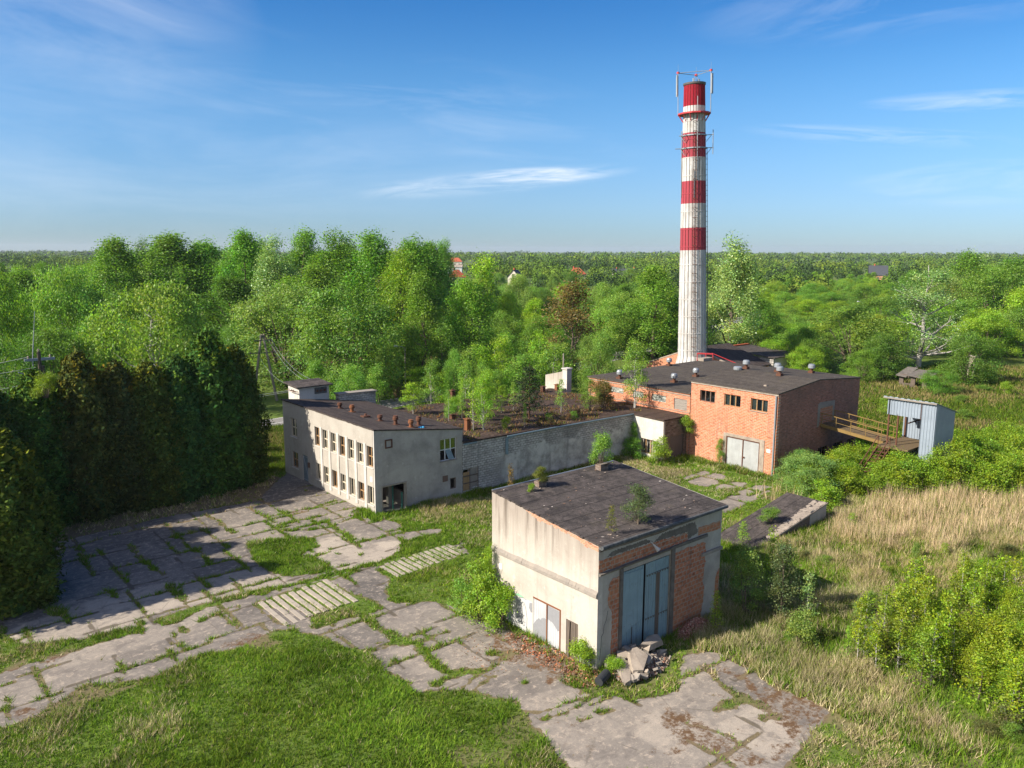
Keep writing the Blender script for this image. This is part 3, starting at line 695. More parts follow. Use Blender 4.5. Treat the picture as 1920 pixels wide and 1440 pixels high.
# ---------------------------------------------------------------- brick building
def brick():
    x0, x1, y0, y1 = 65.48, 80.95, 39.44, 49.31
    ridge = 72.7
    top = lambda x: 7.95+0.62*(x-x0)/(ridge-x0) if x <= ridge else 8.57-0.62*(x-ridge)/(x1-ridge)
    R = empty('brick_building', (x0, y0, 0), 'tall orange brick building with grey double gate and three upper windows', 'building')
    gate = (41.1, 44.85, -0.2, 3.1)
    ws = [(46.42, 48.22, 6.1, 7.24), (43.46, 45.32, 6.08, 7.23), (40.5, 42.35, 6.05, 7.22)]
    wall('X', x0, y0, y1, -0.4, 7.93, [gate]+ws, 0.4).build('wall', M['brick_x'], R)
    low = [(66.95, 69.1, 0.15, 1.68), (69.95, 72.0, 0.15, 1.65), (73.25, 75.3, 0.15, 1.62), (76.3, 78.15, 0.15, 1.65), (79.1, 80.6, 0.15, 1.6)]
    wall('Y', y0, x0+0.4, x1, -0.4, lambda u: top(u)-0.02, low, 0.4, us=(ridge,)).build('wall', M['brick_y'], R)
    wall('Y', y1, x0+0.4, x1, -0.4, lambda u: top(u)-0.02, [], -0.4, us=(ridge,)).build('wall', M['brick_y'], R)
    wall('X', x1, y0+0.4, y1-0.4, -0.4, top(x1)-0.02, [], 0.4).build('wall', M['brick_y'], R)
    b = MB()
    for xa, xb in ((x0-0.08, ridge), (ridge, x1+0.12)):
        b.hexa([(xa, y0-.06, top(xa)-.02), (xb, y0-.06, top(xb)-.02), (xb, y1+.06, top(xb)-.02), (xa, y1+.06, top(xa)-.02), (xa, y0-.06, top(xa)+.09), (xb, y0-.06, top(xb)+.09), (xb, y1+.06, top(xb)+.09), (xa, y1+.06, top(xa)+.09)])
    b.build('roof', M['felt_brick'], R)
    b = MB(); b.slab('X', x0, y0-0.05, y1, 7.8, 7.92, 0.003, 0.07); b.build('coping', M['concrete_pale'], R)
    # corner pilaster strip and downpipe
    b = MB(); b.tube([(x0-.12, y0+.16, 7.8), (x0-.12, y0+.16, 0.0)], 0.085, 8); b.build('downpipe', M['steel'], R)
    b = MB(); b.slab('X', x0, y0-0.0, y0+0.06, -0.3, 4.7, 0.004, 0.05); b.build('edge_strip', M['brick_x'], R)
    # gate with concrete frame
    b = MB(); b.slab('X', x0, 44.853, 45.2, -0.2, 3.4, 0.003, 0.05); b.slab('X', x0, 40.6, 41.097, -0.2, 3.4, 0.003, 0.05); b.slab('X', x0, 41.1, 44.85, 3.103, 3.4, 0.003, 0.05); b.build('gate_surround', M['concrete_pale'], R)
    g = MB(); g.slab('X', x0, 41.1, 41.2, -0.2, 3.09, -0.1, 0.02); g.slab('X', x0, 44.75, 44.85, -0.2, 3.09, -0.1, 0.02); g.slab('X', x0, 41.2, 44.75, 2.99, 3.09, -0.1, 0.02); g.slab('X', x0, 42.9, 43.0, -0.2, 2.99, -0.1, 0.03); g.slab('X', x0, 41.2, 44.75, -0.2, -0.1, -0.1, 0.02)
    gf = g.build('gate_frame', M['rust'], R)
    for a, c in ((41.2, 42.9), (43.0, 44.75)):
        g = MB(); g.slab('X', x0, a, c, -0.1, 2.99, -0.06, -0.03); g.build('gate_leaf', M['gate_grey'], R)
    g = MB(); g.slab('X', x0, 42.7, 42.95, 1.25, 1.38, 0.03, 0.07); g.build('gate_latch', M['rust'], gf)
    g = MB(); g.slab('X', x0, 39.95, 40.35, 2.3, 2.62, 0.003, 0.03); g.build('white_plate', M['white_paint'], R)
    for i, w in enumerate(ws):
        f = window(R, 'X', x0, *w, vbars=2, hbars=0, mat='frame_dark' if i == 0 else 'frame_brown', depth=0.12, bar=0.07, panes='glass', sill='concrete_pale' if i == 2 else None)
        b = MB()
        for (q0, q1) in (((0.04, 0.14), (0.38, 0.45)), ((0.7, 0.95), (0.40, 0.5)), ((0.05, 0.27), (0.36, 0.46), (0.7, 0.96)))[i]:
            b.slab('X', x0, w[0]+(w[1]-w[0])*q0, w[0]+(w[1]-w[0])*q1, w[2]+.08, w[3]-.08, -0.26, -0.25)
        b.build('dusty_curtain', M['curtain'], f)
    for w in low: window(R, 'Y', y0, *w, vbars=3, hbars=0, mat='frame_dark', depth=0.14, bar=0.06)
    # bricked-up doorway at the footbridge
    b = MB(); b.plate('Y', y0, [(72.7, 6.15), (73.1, 6.3), (75.95, 6.2), (76.0, 3.9), (75.65, 3.9), (75.6, 5.75), (73.2, 5.7), (73.1, 3.9), (72.75, 3.8)], 0.002, 0.02); b.build('plaster_surround', M['concrete'], R)
    b = MB(); b.slab('Y', y0, 73.2, 75.6, 3.9, 5.7, 0.003, 0.012); b.build('brick_infill', M['block_y'], R)
    for (x, y) in ((72.0, 43.4), (74.35, 45.1), (78.5, 43.6), (73.3, 48.2)):
        z = top(x)+.08; b = MB(); b.box(x-.26, y-.26, z, x+.26, y+.26, z+.25); b.tube([(x, y, z+.2), (x, y, z+.55)], .17, 10)
        v = b.build('roof_vent', M['rust'], R)
        c = MB(); c.lathe((x, y, z), [(.25, .5), (.36, .55), (.36, .85), (.30, .9), (.30, .96), (.05, 1.0)], 14); c.build('vent_cap', M['steel'], v)
    c = MB(); c.lathe((72.1, 48.4, top(72.1)+.09), [(.42, 0), (.45, .1), (.45, .3), (.35, .36)], 14); c.build('roof_vent', M['steel'], R)
    c = MB(); c.box(67.3, 41.9, 8.1, 67.55, 42.2, 8.32); c.build('roof_block', M['concrete_pale'], R)
    return R
brick()

def annex():
    """lower wing of brick with slit windows, left of the tall block"""
    x0, x1, y0, y1 = 65.48, 88.0, 49.4, 63.9
    R = empty('brick_wing', (x0, y0, 0), 'lower flat-roofed orange brick wing with a row of slit windows in front of the chimney', 'building')
    ws = [(58.5, 60.45, 5.35, 5.98), (55.6, 57.1, 5.3, 5.95), (52.52, 54.43, 5.25, 5.96), (49.78, 51.46, 4.75, 5.94)]
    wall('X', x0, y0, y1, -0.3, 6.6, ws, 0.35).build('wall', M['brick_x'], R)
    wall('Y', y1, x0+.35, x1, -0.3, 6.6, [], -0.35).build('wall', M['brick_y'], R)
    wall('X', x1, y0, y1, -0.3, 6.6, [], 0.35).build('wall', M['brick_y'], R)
    b = MB(); b.box(x0-.12, y0-.03, 6.603, x1+.1, y1+.15, 6.72); b.build('roof', M['felt_brick'], R)
    b = MB(); b.slab('X', x0, y0, y1, 6.38, 6.47, 0.003, 0.07); b.build('cornice', M['concrete_pale'], R)
    b = MB(); b.slab('X', x0, y0, y1, 4.62, 4.7, 0.003, 0.05); b.build('string_course', M['concrete_pale'], R)
    for w in ws[:3]:
        b = MB(); b.slab('X', x0, *w, -0.14, -0.08); b.build('window', M['blockglass'], R)
    w = ws[3]; b = MB()
    for i in range(6):
        z = w[2]+.02+i*.195; b.slab('X', x0, w[0]+.03, w[1]-.03, z, z+.18, -.12-.01*(i % 2), -.07)
    b.build('boarded_window', M['wood_pale'], R)
    # sooty dark niche beside the tall block
    for (x, y) in ((66.9, 60.4), (69.6, 54.8), (74.8, 55.8), (79.4, 63.4)):
        z = 6.72; b = MB(); b.box(x-.3, y-.3, z, x+.3, y+.3, z+.2); b.tube([(x, y, z+.2), (x, y, z+.5)], .17, 10); v = b.build('roof_vent', M['rust'], R)
        c = MB(); c.lathe((x, y, z), [(.22, .45), (.34, .5), (.36, .8), (.30, .9), (.28, .98), (.05, 1.02)], 14); c.build('vent_cap', M['steel'], v)
    # back parapet remnants
    b = MB(); b.box(86.0, 63.0, 6.73, 88.0, 63.9, 7.1); b.build('parapet', M['concrete_pale'], R)
    return R
annex()

# ---------------------------------------------------------------- garage in front
def garage():
    x0, x1, y0, y1 = 27.40, 37.62, 25.82, 34.25
    top = lambda y: 6.62+(y-y0)*0.094
    R = empty('garage_building', (x0, y0, 0), 'square cream-plastered workshop with peeling brick front and blue sheet gates', 'building')
    rng = random.Random(5)
    gate = (29.2, 33.1, -0.3, 4.8)
    # sunny side wall; ledge at mid height
    wall('X', x0, y0, y1, -0.5, lambda u: top(u)-0.02, [(28.45, 30.65, -0.04, 2.33), (27.17, 28.05, -0.04, 2.0)], 0.35).build('wall', M['plaster_cream'], R)
    wall('Y', y0, x0+0.35, x1, -0.5, 6.6, [gate], 0.35).build('wall', M['plaster_grey'], R)
    wall('Y', y1, x0+0.35, x1, -0.5, top(y1)-.02, [], -0.35).build('wall', M['plaster_cream'], R)
    wall('X', x1, y0+.35, y1-.35, -0.5, lambda u: top(u)-.02, [], 0.35).build('wall', M['plaster_grey'], R)
    b = MB(); n = 40
    for i in range(n):
        ya = y0-0.22+(y1-y0+0.3)*i/n; yb = y0-0.22+(y1-y0+0.3)*(i+1)/n
        xa = x0-0.02+rng.uniform(-.03, .05); xb = xa
        b.hexa([(xa, ya, top(ya)-.02), (x1+.1, ya, top(ya)-.02), (x1+.1, yb, top(yb)-.02), (xb, yb, top(yb)-.02), (xa, ya, top(ya)+.07), (x1+.1, ya, top(ya)+.07), (x1+.1, yb, top(yb)+.07), (xb, yb, top(yb)+.07)])
    b.build('roof', M['felt_x'], R)
    b = MB(); b.tube([(x0-.02, y0-.24, 6.6), (x1+.12, y0-.24, 6.57)], 0.1, 8); b.slab('Y', y0, x0, x1+.08, 6.46, 6.58, 0.003, 0.24); b.build('eave', M['eave_black'], R)
    b = MB(); b.tube([(x0+0.05, y1+.06, top(y1)+.06), (x1, y1+.06, top(y1)+.06)], 0.05, 6); b.build('roof_edge', M['steel'], R)
    # exposed bricks along the top of the sunny wall
    b = MB(); up, lo_ = [], []; u = y0+0.02; k = 0
    while u < 31.3:
        d_ = rng.choice((.09, .17, .17, .26)) if (26.2 < u < 30.6) else rng.choice((.05, .09, .17)) if u < 30.9 else .06
        if u < 26.6: d_ += .17
        for q_ in (u, min(31.3, u+.24)): up.append((q_, top(q_)-.025)); lo_.append((q_, top(q_)-.03-d_))
        u += .25
    b.plate('X', x0, up+lo_[::-1], .002, .016)
    b.build('exposed_brick', M['block_x'], R)
    # ledge
    b = MB(); n = 34
    for i in range(n):
        a = y0+(y1-y0)*i/n; c = y0+(y1-y0)*(i+1)/n; h = rng.uniform(-.02, .02)
        b.hexa([(x0-.13, a, 3.92), (x0-.001, a, 3.92), (x0-.001, c, 3.92), (x0-.13, c, 3.92), (x0-.13+rng.uniform(0, .04), a, 4.08+h), (x0-.001, a, 4.24+h), (x0-.001, c, 4.24+h), (x0-.13+rng.uniform(0, .04), c, 4.08+h)])
    b.build('ledge', M['concrete'], R)
    b = MB(); b.slab('Y', y0, 35.75, x1+.05, 3.98, 4.16, 0.003, 0.12); b.build('ledge', M['concrete'], R)
    # front: exposed hollow blocks, concrete beam, sooty bands
    def patch(nm, pts, mt, o=(0.004, 0.02), st=.16, am=.07):
        q = MB(); q.plate('Y', y0, jag(pts, st, am, rng), *o); return q.build(nm, M[mt], R)
    patch('brick_patch', [(33.36, 4.77), (35.72, 4.80), (36.15, 4.66), (36.17, 3.34), (36.02, 2.49), (36.17, 1.73), (35.95, 0.0), (33.36, -0.2)], 'block_y')
    patch('brick_patch', [(28.93, 4.67), (28.43, 4.67), (28.2, 4.38), (28.16, 3.31), (28.45, 2.9), (28.48, 2.0), (28.42, 0.2), (28.9, 0.1), (28.95, 1.8), (29.0, 2.98)], 'block_y', st=.13, am=.05)
    patch('brick_patch', [(27.44, 5.25), (27.44, 5.86), (31.6, 5.80), (34.42, 5.70), (34.46, 5.24), (31.6, 5.2)], 'block_y', st=.3, am=.05)
    patch('brick_patch', [(35.44, 5.30), (35.42, 5.76), (37.46, 5.72), (37.5, 5.27)], 'block_y', st=.3, am=.04)
    patch('brick_patch', [(37.2, 1.3), (37.25, 2.3), (37.58, 2.8), (37.6, 0.2), (37.3, 0.2)], 'block_y', st=.2, am=.05)
    patch('brick_patch', [(27.5, 6.28), (27.5, 6.45), (35.2, 6.45), (35.2, 6.3), (31.5, 6.22)], 'oldbrick_y', st=.3, am=.02)
    patch('soot_band', [(31.6, 5.84), (32.2, 6.14), (35.1, 6.18), (35.42, 5.5), (34.5, 5.3), (34.45, 5.74)], 'concrete_dark', (0.005, 0.014), .06, .045)
    patch('soot_band', [(28.0, 5.90), (28.3, 6.12), (30.9, 6.14), (31.5, 5.9)], 'concrete_dark', (0.005, 0.014), .06, .045)
    q = MB(); q.hexa([(27.42, y0-.10, 5.06), (33.0, y0-.12, 5.10), (33.0, y0-.021, 5.10), (27.42, y0-.021, 5.06), (27.42, y0-.16, 5.17), (33.0, y0-.18, 5.22), (33.0, y0-.021, 5.24), (27.42, y0-.021, 5.2)]); q.build('beam', M['concrete_dark'], R)
    q = MB(); q.slab('Y', y0, 33.02, 36.2, 5.08, 5.24, 0.022, 0.12); q.slab('Y', y0, 33.05, 33.34, -0.3, 5.06, 0.021, 0.10); q.slab('Y', y0, 28.96, 29.18, -0.3, 5.04, 0.021, 0.09); q.slab('Y', y0, 29.2, 33.04, 4.8, 5.04, -0.2, -0.02); q.build('gate_surround', M['concrete_dark'], R)
    # crack
    q = MB(); cr = [(28.15, 3.0), (28.05, 2.55), (27.9, 2.3), (27.86, 1.9), (27.72, 1.75), (27.7, 1.2), (27.62, 0.5)]
    q.tube([(u, y0-.003, z) for u, z in cr], 0.014, 4); q.build('crack', M['black'], R)
    # corrugated gate leaves (gap in the middle)
    for (a, c, dark) in ((29.25, 30.92, 0), (31.12, 33.0, 1)):
        q = MB(); n = int((c-a)/0.09)
        for i in range(n):
            u = a+(c-a)*i/n; w = (c-a)/n
            o = -0.08+(0.022 if i % 2 else 0)
            q.slab('Y', y0, u, u+w, 0.02, 4.72, o-.03, o)
        g = q.build('gate_leaf', M['gate_blue'], R)
        q = MB()
        for z in ((4.05, 1.6) if dark else (3.95,)):
            for i in range(9):
                u = a+.1+(c-a-.2)*i/8; q.slab('Y', y0, u-.045, u+.045, z-.07-.02*(i % 2), z, -.055, -.046)
            q.slab('Y', y0, a+.02, c-.02, z, z+.025, -.055, -.044)
        q.build('rivet_seam', M['steel_dark'], g)
        if not dark:
            q = MB(); q.plate('Y', y0, [(29.27, 1.15), (30.1, 1.55), (30.9, 1.75), (30.9, 4.55), (29.27, 4.6)], -.05, -.04); q.build('sheet', M['gate_blue'], g)
            q = MB(); q.slab('Y', y0, 30.06, 30.12, 0.02, 1.5, -.05, -.04); q.build('slot', M['steel_dark'], g)
        else:
            q = MB(); q.slab('Y', y0, 31.95, 32.25, 0.1, 4.0, -.05, -.043); q.build('rust_streak', M['wood_grey'], g)
    q = MB(); q.slab('Y', y0, 29.2, 33.1, -0.1, 4.9, -0.34, -0.3); q.build('gate_backing', M['black'], R)
    # hooded lamp above the gate
    q = MB(); a = Vector((31.3, y0-.2, 5.85)); d = Vector((0.14, -.28, -.30)); q.tube([a, a+d*.35, a+d], [.04, .06, .14], 12); q.tube([a, (31.3, y0-.02, 5.95)], .03, 6); q.build('gate_lamp', M['plaster_white'], R)
    # side door with two sheet leaves, plank door
    q = MB(); q.slab('X', x0, 28.45, 28.54, -.04, 2.24, -.06, .02); q.slab('X', x0, 28.45, 30.65, 2.24, 2.33, -.06, .02); q.slab('X', x0, 29.5, 29.57, .02, 2.24, -.06, .025); q.slab('X', x0, 28.54, 30.65, -.04, .02, -.06, .02); q.build('door_frame', M['rust_orange'], R)
    for (a, c, sp) in ((29.57, 30.65, [(30.63, 0.72), (30.42, 1.02), (30.2, 1.22), (30.08, 1.14), (29.98, 1.30), (29.75, 1.38), (29.6, 1.36), (29.6, 0.06), (30.63, 0.06)]), (28.54, 29.5, [(29.48, 1.42), (29.1, 1.36), (28.85, 1.16), (28.7, 1.02), (28.56, 1.12), (28.56, 2.18), (29.48, 2.2)])):
        q = MB(); n = 14
        for i in range(n):
            u = a+(c-a)*i/n; w = (c-a)/n; q.slab('X', x0, u, u+w, .02, 2.24, -.05, -.02 if i % 2 else -.03)
        dl = q.build('door_leaf', M['sheet_white'], R)
        q = MB(); q.plate('X', x0, sp, -.0195, -.0165); q.build('spray_paint', M['spray_grey'], dl)
    q = MB()
    for i in range(4):
        u = 27.18+i*.22; q.hexa([(x0+.02-.02*i*(i < 2), u, -.05), (x0+.06, u, -.05), (x0+.06, u+.2, -.05), (x0+.02-.05*(i == 2), u+.2, -.05), (x0+.03, u, 1.97-.05*(i % 2)), (x0+.07, u, 1.97), (x0+.07, u+.2, 1.97), (x0+.03-.03*(i == 1), u+.2, 1.97)])
    q.hexa([(x0-.12, 27.72, -.1), (x0-.08, 27.72, -.1), (x0-.08, 27.86, -.1), (x0-.12, 27.86, -.1), (x0-.04, 27.74, 1.95), (x0, 27.74, 1.95), (x0, 27.88, 1.95), (x0-.04, 27.88, 1.95)])
    q.build('plank_door', M['wood_grey'], R)
    q = MB(); q.slab('X', x0+.3, 27.1, 28.1, -.1, 2.05, -.1, 0); q.slab('X', x0+.3, 28.4, 30.7, -.1, 2.4, -.1, 0); q.build('door_backing', M['black'], R)
    # graffiti: white ground, grey blade, thin black lines, green fringe
    q = MB(); q.plate('X', x0, [(33.9, 1.6), (33.2, 1.85), (32.11, 1.86), (31.77, 1.88), (31.3, 1.98), (30.72, 1.95), (30.70, -.08), (31.75, -.15), (33.9, -.2)], .002, .004); gr = q.build('graffiti', M['spray_white'], R)
    q = MB(); q.plate('X', x0, [(32.11, 1.82), (31.80, 1.86), (31.64, 1.6), (31.57, 1.2), (31.55, .88), (31.6, .55), (31.64, .36), (31.72, .55), (31.80, .64), (31.99, .54), (32.04, 1.1)], .0045, .0065); q.build('grey_shape', M['spray_grey'], gr)
    for gp in ([(33.6, .3), (33.45, 1.5), (33.2, 1.7), (33.1, 1.2), (33.05, .5), (33.2, 0)], [(31.0, 1.55), (30.95, 1.85), (30.73, 1.9), (30.72, 1.35), (30.85, 1.32)], [(32.1, -.05), (31.85, .12), (31.78, -.1)]):
        q = MB(); q.plate('X', x0, gp, .0045, .0065); q.build('grey_shape', M['spray_grey'], gr)
    for ln_ in ([(31.45, 1.72), (31.27, 1.45), (31.15, .85), (31.18, .05)], [(33.2, 1.87), (32.12, 1.88)], [(31.77, 1.9), (31.5, 1.95), (31.2, 1.93)], [(31.62, .34), (31.53, .88), (31.56, 1.3), (31.78, 1.86)], [(32.55, 1.1), (32.52, .4), (32.45, -.1)]):
        q = MB(); q.tube([(x0-.006, u, z) for u, z in ln_], .012, 4); q.build('paint_line', M['black'], gr)
    for gpts in ([(32.75, 1.92), (32.5, 2.02), (32.3, 2.03), (32.1, 1.92)], [(32.15, 1.93), (31.95, 2.05), (31.7, 2.06), (31.4, 2.0), (31.5, 1.97), (31.8, 1.92)], [(32.6, .6), (32.7, .55), (32.66, -.1), (32.56, -.1)]):
        q = MB(); q.plate('X', x0, gpts, .005, .007); q.build('green_shape', M['spray_green'], gr)
    q = MB(); q.plate('X', x0, [(27.12, 1.2), (26.9, 1.28), (26.5, 1.2), (26.25, 1.02), (25.95, .95), (25.84, .2), (27.12, -.2)], .002, .0045); q.build('grey_shape', M['spray_grey'], gr)
    q = MB(); q.slab('X', x0, 33.35, 33.6, 3.0, 3.35, .003, .02); q.build('white_plate', M['white_paint'], R)
    return R
garage()

def flue_stub(x, y, s, lab):
    z = 6.62+(y-25.82)*.094+.05
    b = MB(); b.box(x-.3*s, y-.22*s, z-.04, x+.3*s, y+.22*s, z+.32*s); b.box(x-.36*s, y-.27*s, z+.32*s, x+.36*s, y-.08*s, z+.40*s)
    base_obj('brick_flue_stub', b, M['oldbrick_y'], lab, 'flue', loc=(x, y, z))
flue_stub(30.35, 33.4, 1.0, 'small broken flue stub with a low bush on the workshop roof')
flue_stub(35.7, 33.55, 1.1, "small broken flue stub under a taller sapling at the workshop roof's far corner")
# ---------------------------------------------------------------- striped chimney stack
def chimney():
    R = empty('chimney_stack', (106.0, 79.8, 0), 'tall ribbed chimney painted in red and white bands with aerials on top', 'chimney')
    ox, oy = 106.0, 79.8
    lean = Vector((0, 0, 1)).rotation_difference(Vector((-0.765*0.0308, 0.644*0.0308, 1)))
    R.rotation_euler = lean.to_euler()
    def rad(z):
        P = [(0, 2.95), (2.2, 2.8), (4.2, 2.28), (21, 2.05), (35.5, 1.84), (42.1, 1.70), (46.6, 1.60)]
        for (a, ra), (b, rb) in zip(P[:-1], P[1:]):
            if z <= b: return ra+(rb-ra)*(z-a)/(b-a)
        return P[-1][1]
    bands = [(0, 21.2, 0), (21.2, 24.7, 1), (24.7, 28.45, 0), (28.45, 31.9, 1), (31.9, 35.5, 0), (35.5, 39.2, 1), (39.2, 43.2, 0), (43.2, 46.6, 2)]
    n = 22; b = MB()
    def ring(z):
        r = rad(z); out = []
        for k in range(n):
            for (f, m) in ((0.0, 0.95), (0.13, 0.955), (0.16, 1.0), (0.5, 1.008), (0.96, 1.0)):
                t = 2*math.pi*(k+f)/n; out.append((ox+r*m*math.cos(t), oy+r*m*math.sin(t), z))
        return out
    for (z0, z1, mi) in bands:
        zs = [z0]+[z for z in np.arange(z0+1.7, z1-0.4, 1.7)]+[z1]
        if z0 == 0: zs = sorted(set(zs+[2.2, 3.2, 4.2]))
        for a, c in zip(zs[:-1], zs[1:]):
            A, C_ = ring(a), ring(c); m = len(A)
            for i in range(m):
                j = (i+1) % m; b.face([A[i], A[j], C_[j], C_[i]], 3 if i % 5 in (0,) else mi)
    tp = ring(46.6); b.face(tp, 3)
    b.build('shaft', [M['chim_white'], M['chim_red'], M['chim_redtop'], M['joint']], R)
    for i, z in enumerate(np.arange(5.2, 41, 2.75)):
        q = MB(); r = rad(z)
        q.lathe((ox, oy, z), [(r+.01, -.06), (r+.045, -.05), (r+.045, .05), (r+.01, .06)], 44)
        red = any(z0 < z < z1 and m for z0, z1, m in bands)
        q.build('ring_band', M['chim_red' if red else 'chim_white'], R)
    q = MB(); q.lathe((ox, oy, 46.3), [(1.62, 0), (1.72, .12), (1.74, .38), (1.5, .42), (1.45, .2)], 44); q.build('rim', M['steel_dark'], R)
    ec = Vector((-.80, -.60, 0)); er = Vector((.60, -.80, 0)); O = Vector((ox, oy, 0))
    def pt(a, r, z): return O+ec*math.cos(a)*r+er*math.sin(a)*r+Vector((0, 0, z))
    # red gallery with braces and guard ring
    q = MB(); rp = 2.55; ri = 1.66
    q.lathe((ox, oy, 42.0), [(ri, 0), (rp, 0), (rp, .22), (ri, .22)], 12)
    g = q.build('gallery', M['red_metal'], R)
    for k in range(12):
        a = 2*math.pi*(k+.5)/12; q = MB(); q.tube([pt(a, rp-.15, 42.0), pt(a, 1.72, 40.9)], .06, 4); q.build('brace', M['red_metal'], g)
    # three masts with aerials, triangle of beams
    A = (-1.50, 1.42, 3.05); tops = []
    for a in A:
        q = MB()
        for da in (-.07, .07): q.tube([pt(a+da, 2.5, 42.2), pt(a+da, 2.5, 48.3)], .045, 5)
        for z in np.arange(42.6, 48.2, .55): q.tube([pt(a-.07, 2.5, z), pt(a+.07, 2.5, z+.2)], .025, 4)
        q.tube([pt(a, 2.5, 48.3), pt(a, 2.5, 49.6)], .02, 4)
        m_ = q.build('mast', M['steel'], R)
        q = MB(); c = pt(a, 2.5, 48.35); q.box(c.x-.16, c.y-.16, c.z-.12, c.x+.16, c.y+.16, c.z+.18); q.build('mast_head', M['red_metal'], m_)
        tops.append(c)
        for s_, z0, z1 in ((.16, 45.0, 48.0), (-.16, 44.9, 47.8)):
            q = MB(); p = pt(a+s_, 2.7, z0); q.box(p.x-.09, p.y-.09, z0, p.x+.09, p.y+.09, z1); q.tube([p+Vector((0, 0, 1)), pt(a, 2.5, z0+1)], .03, 4); q.build('panel_aerial', M['steel'], m_)
    for i in range(3):
        q = MB(); q.tube([tops[i], tops[(i+1) % 3]], .05, 5); q.build('top_beam', M['steel'], R)
    # two steel hoops with outriggers and whip aerials
    for z in (38.85, 36.9):
        q = MB(); r = rad(z); q.lathe((ox, oy, z), [(r+.02, -.09), (r+.16, -.09), (r+.16, .09), (r+.02, .09)], 22)
        q.tube([pt(1.45, r+.1, z), pt(1.5, 3.0, z)], .06, 5); q.tube([pt(1.45, r+.1, z-1.0), pt(1.5, 2.7, z)], .04, 4)
        q.tube([pt(-1.2, r+.1, z), pt(-1.25, 2.4 if z > 38 else 3.0, z)], .07, 5); q.tube([pt(-.9, r, z-1.1), pt(-1.2, 2.2, z)], .05, 4)
        q.tube([pt(-.7, r+.05, z-1.2), pt(-.6, r+.75, z-.1)], .05, 4); q.tube([pt(-.6, r+.05, z), pt(-.6, r+.8, z)], .06, 4)
        q.build('hoop', M['steel'], R)
    for a, r, z0, z1 in ((1.5, 2.9, 35.9, 39.6), (-1.25, 2.0, 29.5, 39.6)):
        q = MB(); q.tube([pt(a, r, z0), pt(a, r, z1)], .07, 6); q.build('whip_aerial', M['steel'], R)
    q = MB(); q.tube([pt(.28, rad(36)+.12, 32.0), pt(.28, rad(42)+.14, 44.5)], .06, 5); q.tube([pt(.05, rad(30)+.1, 29.3), pt(.05, rad(33)+.1, 33.4)], .06, 5); q.build('pipe', M['steel'], R)
    # climbing irons and safety hoops, cable ladder at the right edge
    q = MB(); la = .10
    for s_ in (-.09, .09): q.tube([pt(la+s_, rad(z)+.16, z) for z in np.arange(4.5, 42, 2.5)], .028, 4)
    for z in np.arange(4.6, 41.8, .6): q.tube([pt(la-.09, rad(z)+.16, z), pt(la+.09, rad(z)+.16, z)], .018, 4)
    q.build('ladder', M['rust'], R)
    q = MB()
    for z in np.arange(6.0, 41.0, 1.45):
        r = rad(z); q.tube([pt(la-.16, r+.02, z), pt(la-.15, r+.42, z), pt(la, r+.72, z-.06), pt(la+.17, r+.42, z-.12), pt(la+.17, r+.05, z-.12)], .032, 4)
    q.build('safety_hoops', M['rust'], R)
    q = MB(); a = 1.38
    for s_ in (-.04, .06): q.tube([pt(a+s_, rad(z)+.22, z) for z in np.arange(3.0, 37.2, 2.0)], .04, 4)
    for z in np.arange(3.2, 37, .8): q.tube([pt(a-.04, rad(z)+.05, z), pt(a+.06, rad(z)+.3, z)], .03, 4)
    q.build('cable_ladder', M['steel_dark'], R)
    return R
chimney()

def red_frame():
    b = MB(); x, y = 104.3, 76.3
    u = Vector((.6, -.8, 0)); v = Vector((-.8, -.6, 0)); o = Vector((x, y, 0))
    P = lambda a, c, z: o+u*a+v*c+Vector((0, 0, z))
    for a in (-1.1, 0.2, 1.3):
        for c in (0, 1.0): b.tube([P(a, c, .5), P(a, c, 5.0)], .07, 4)
    for z in (5.0, 3.9):
        for c in (0, 1.0): b.tube([P(-1.1, c, z), P(1.3, c, z)], .06, 4)
        for a in (-1.1, .2, 1.3): b.tube([P(a, 0, z), P(a, 1, z)], .06, 4)
    b.tube([P(1.3, 0, 5.0), P(6.2, .3, 3.1)], .06, 4); b.tube([P(6.2, .3, 0), P(6.2, .3, 3.3)], .07, 4); b.tube([P(5.4, .3, 0.8), P(6.2, .3, 2.6)], .06, 4)
    base_obj('pipe_gantry', b, M['red_metal'], 'red painted steel pipe gantry at the foot of the striped chimney', 'gantry', loc=(x, y, 0))
red_frame()

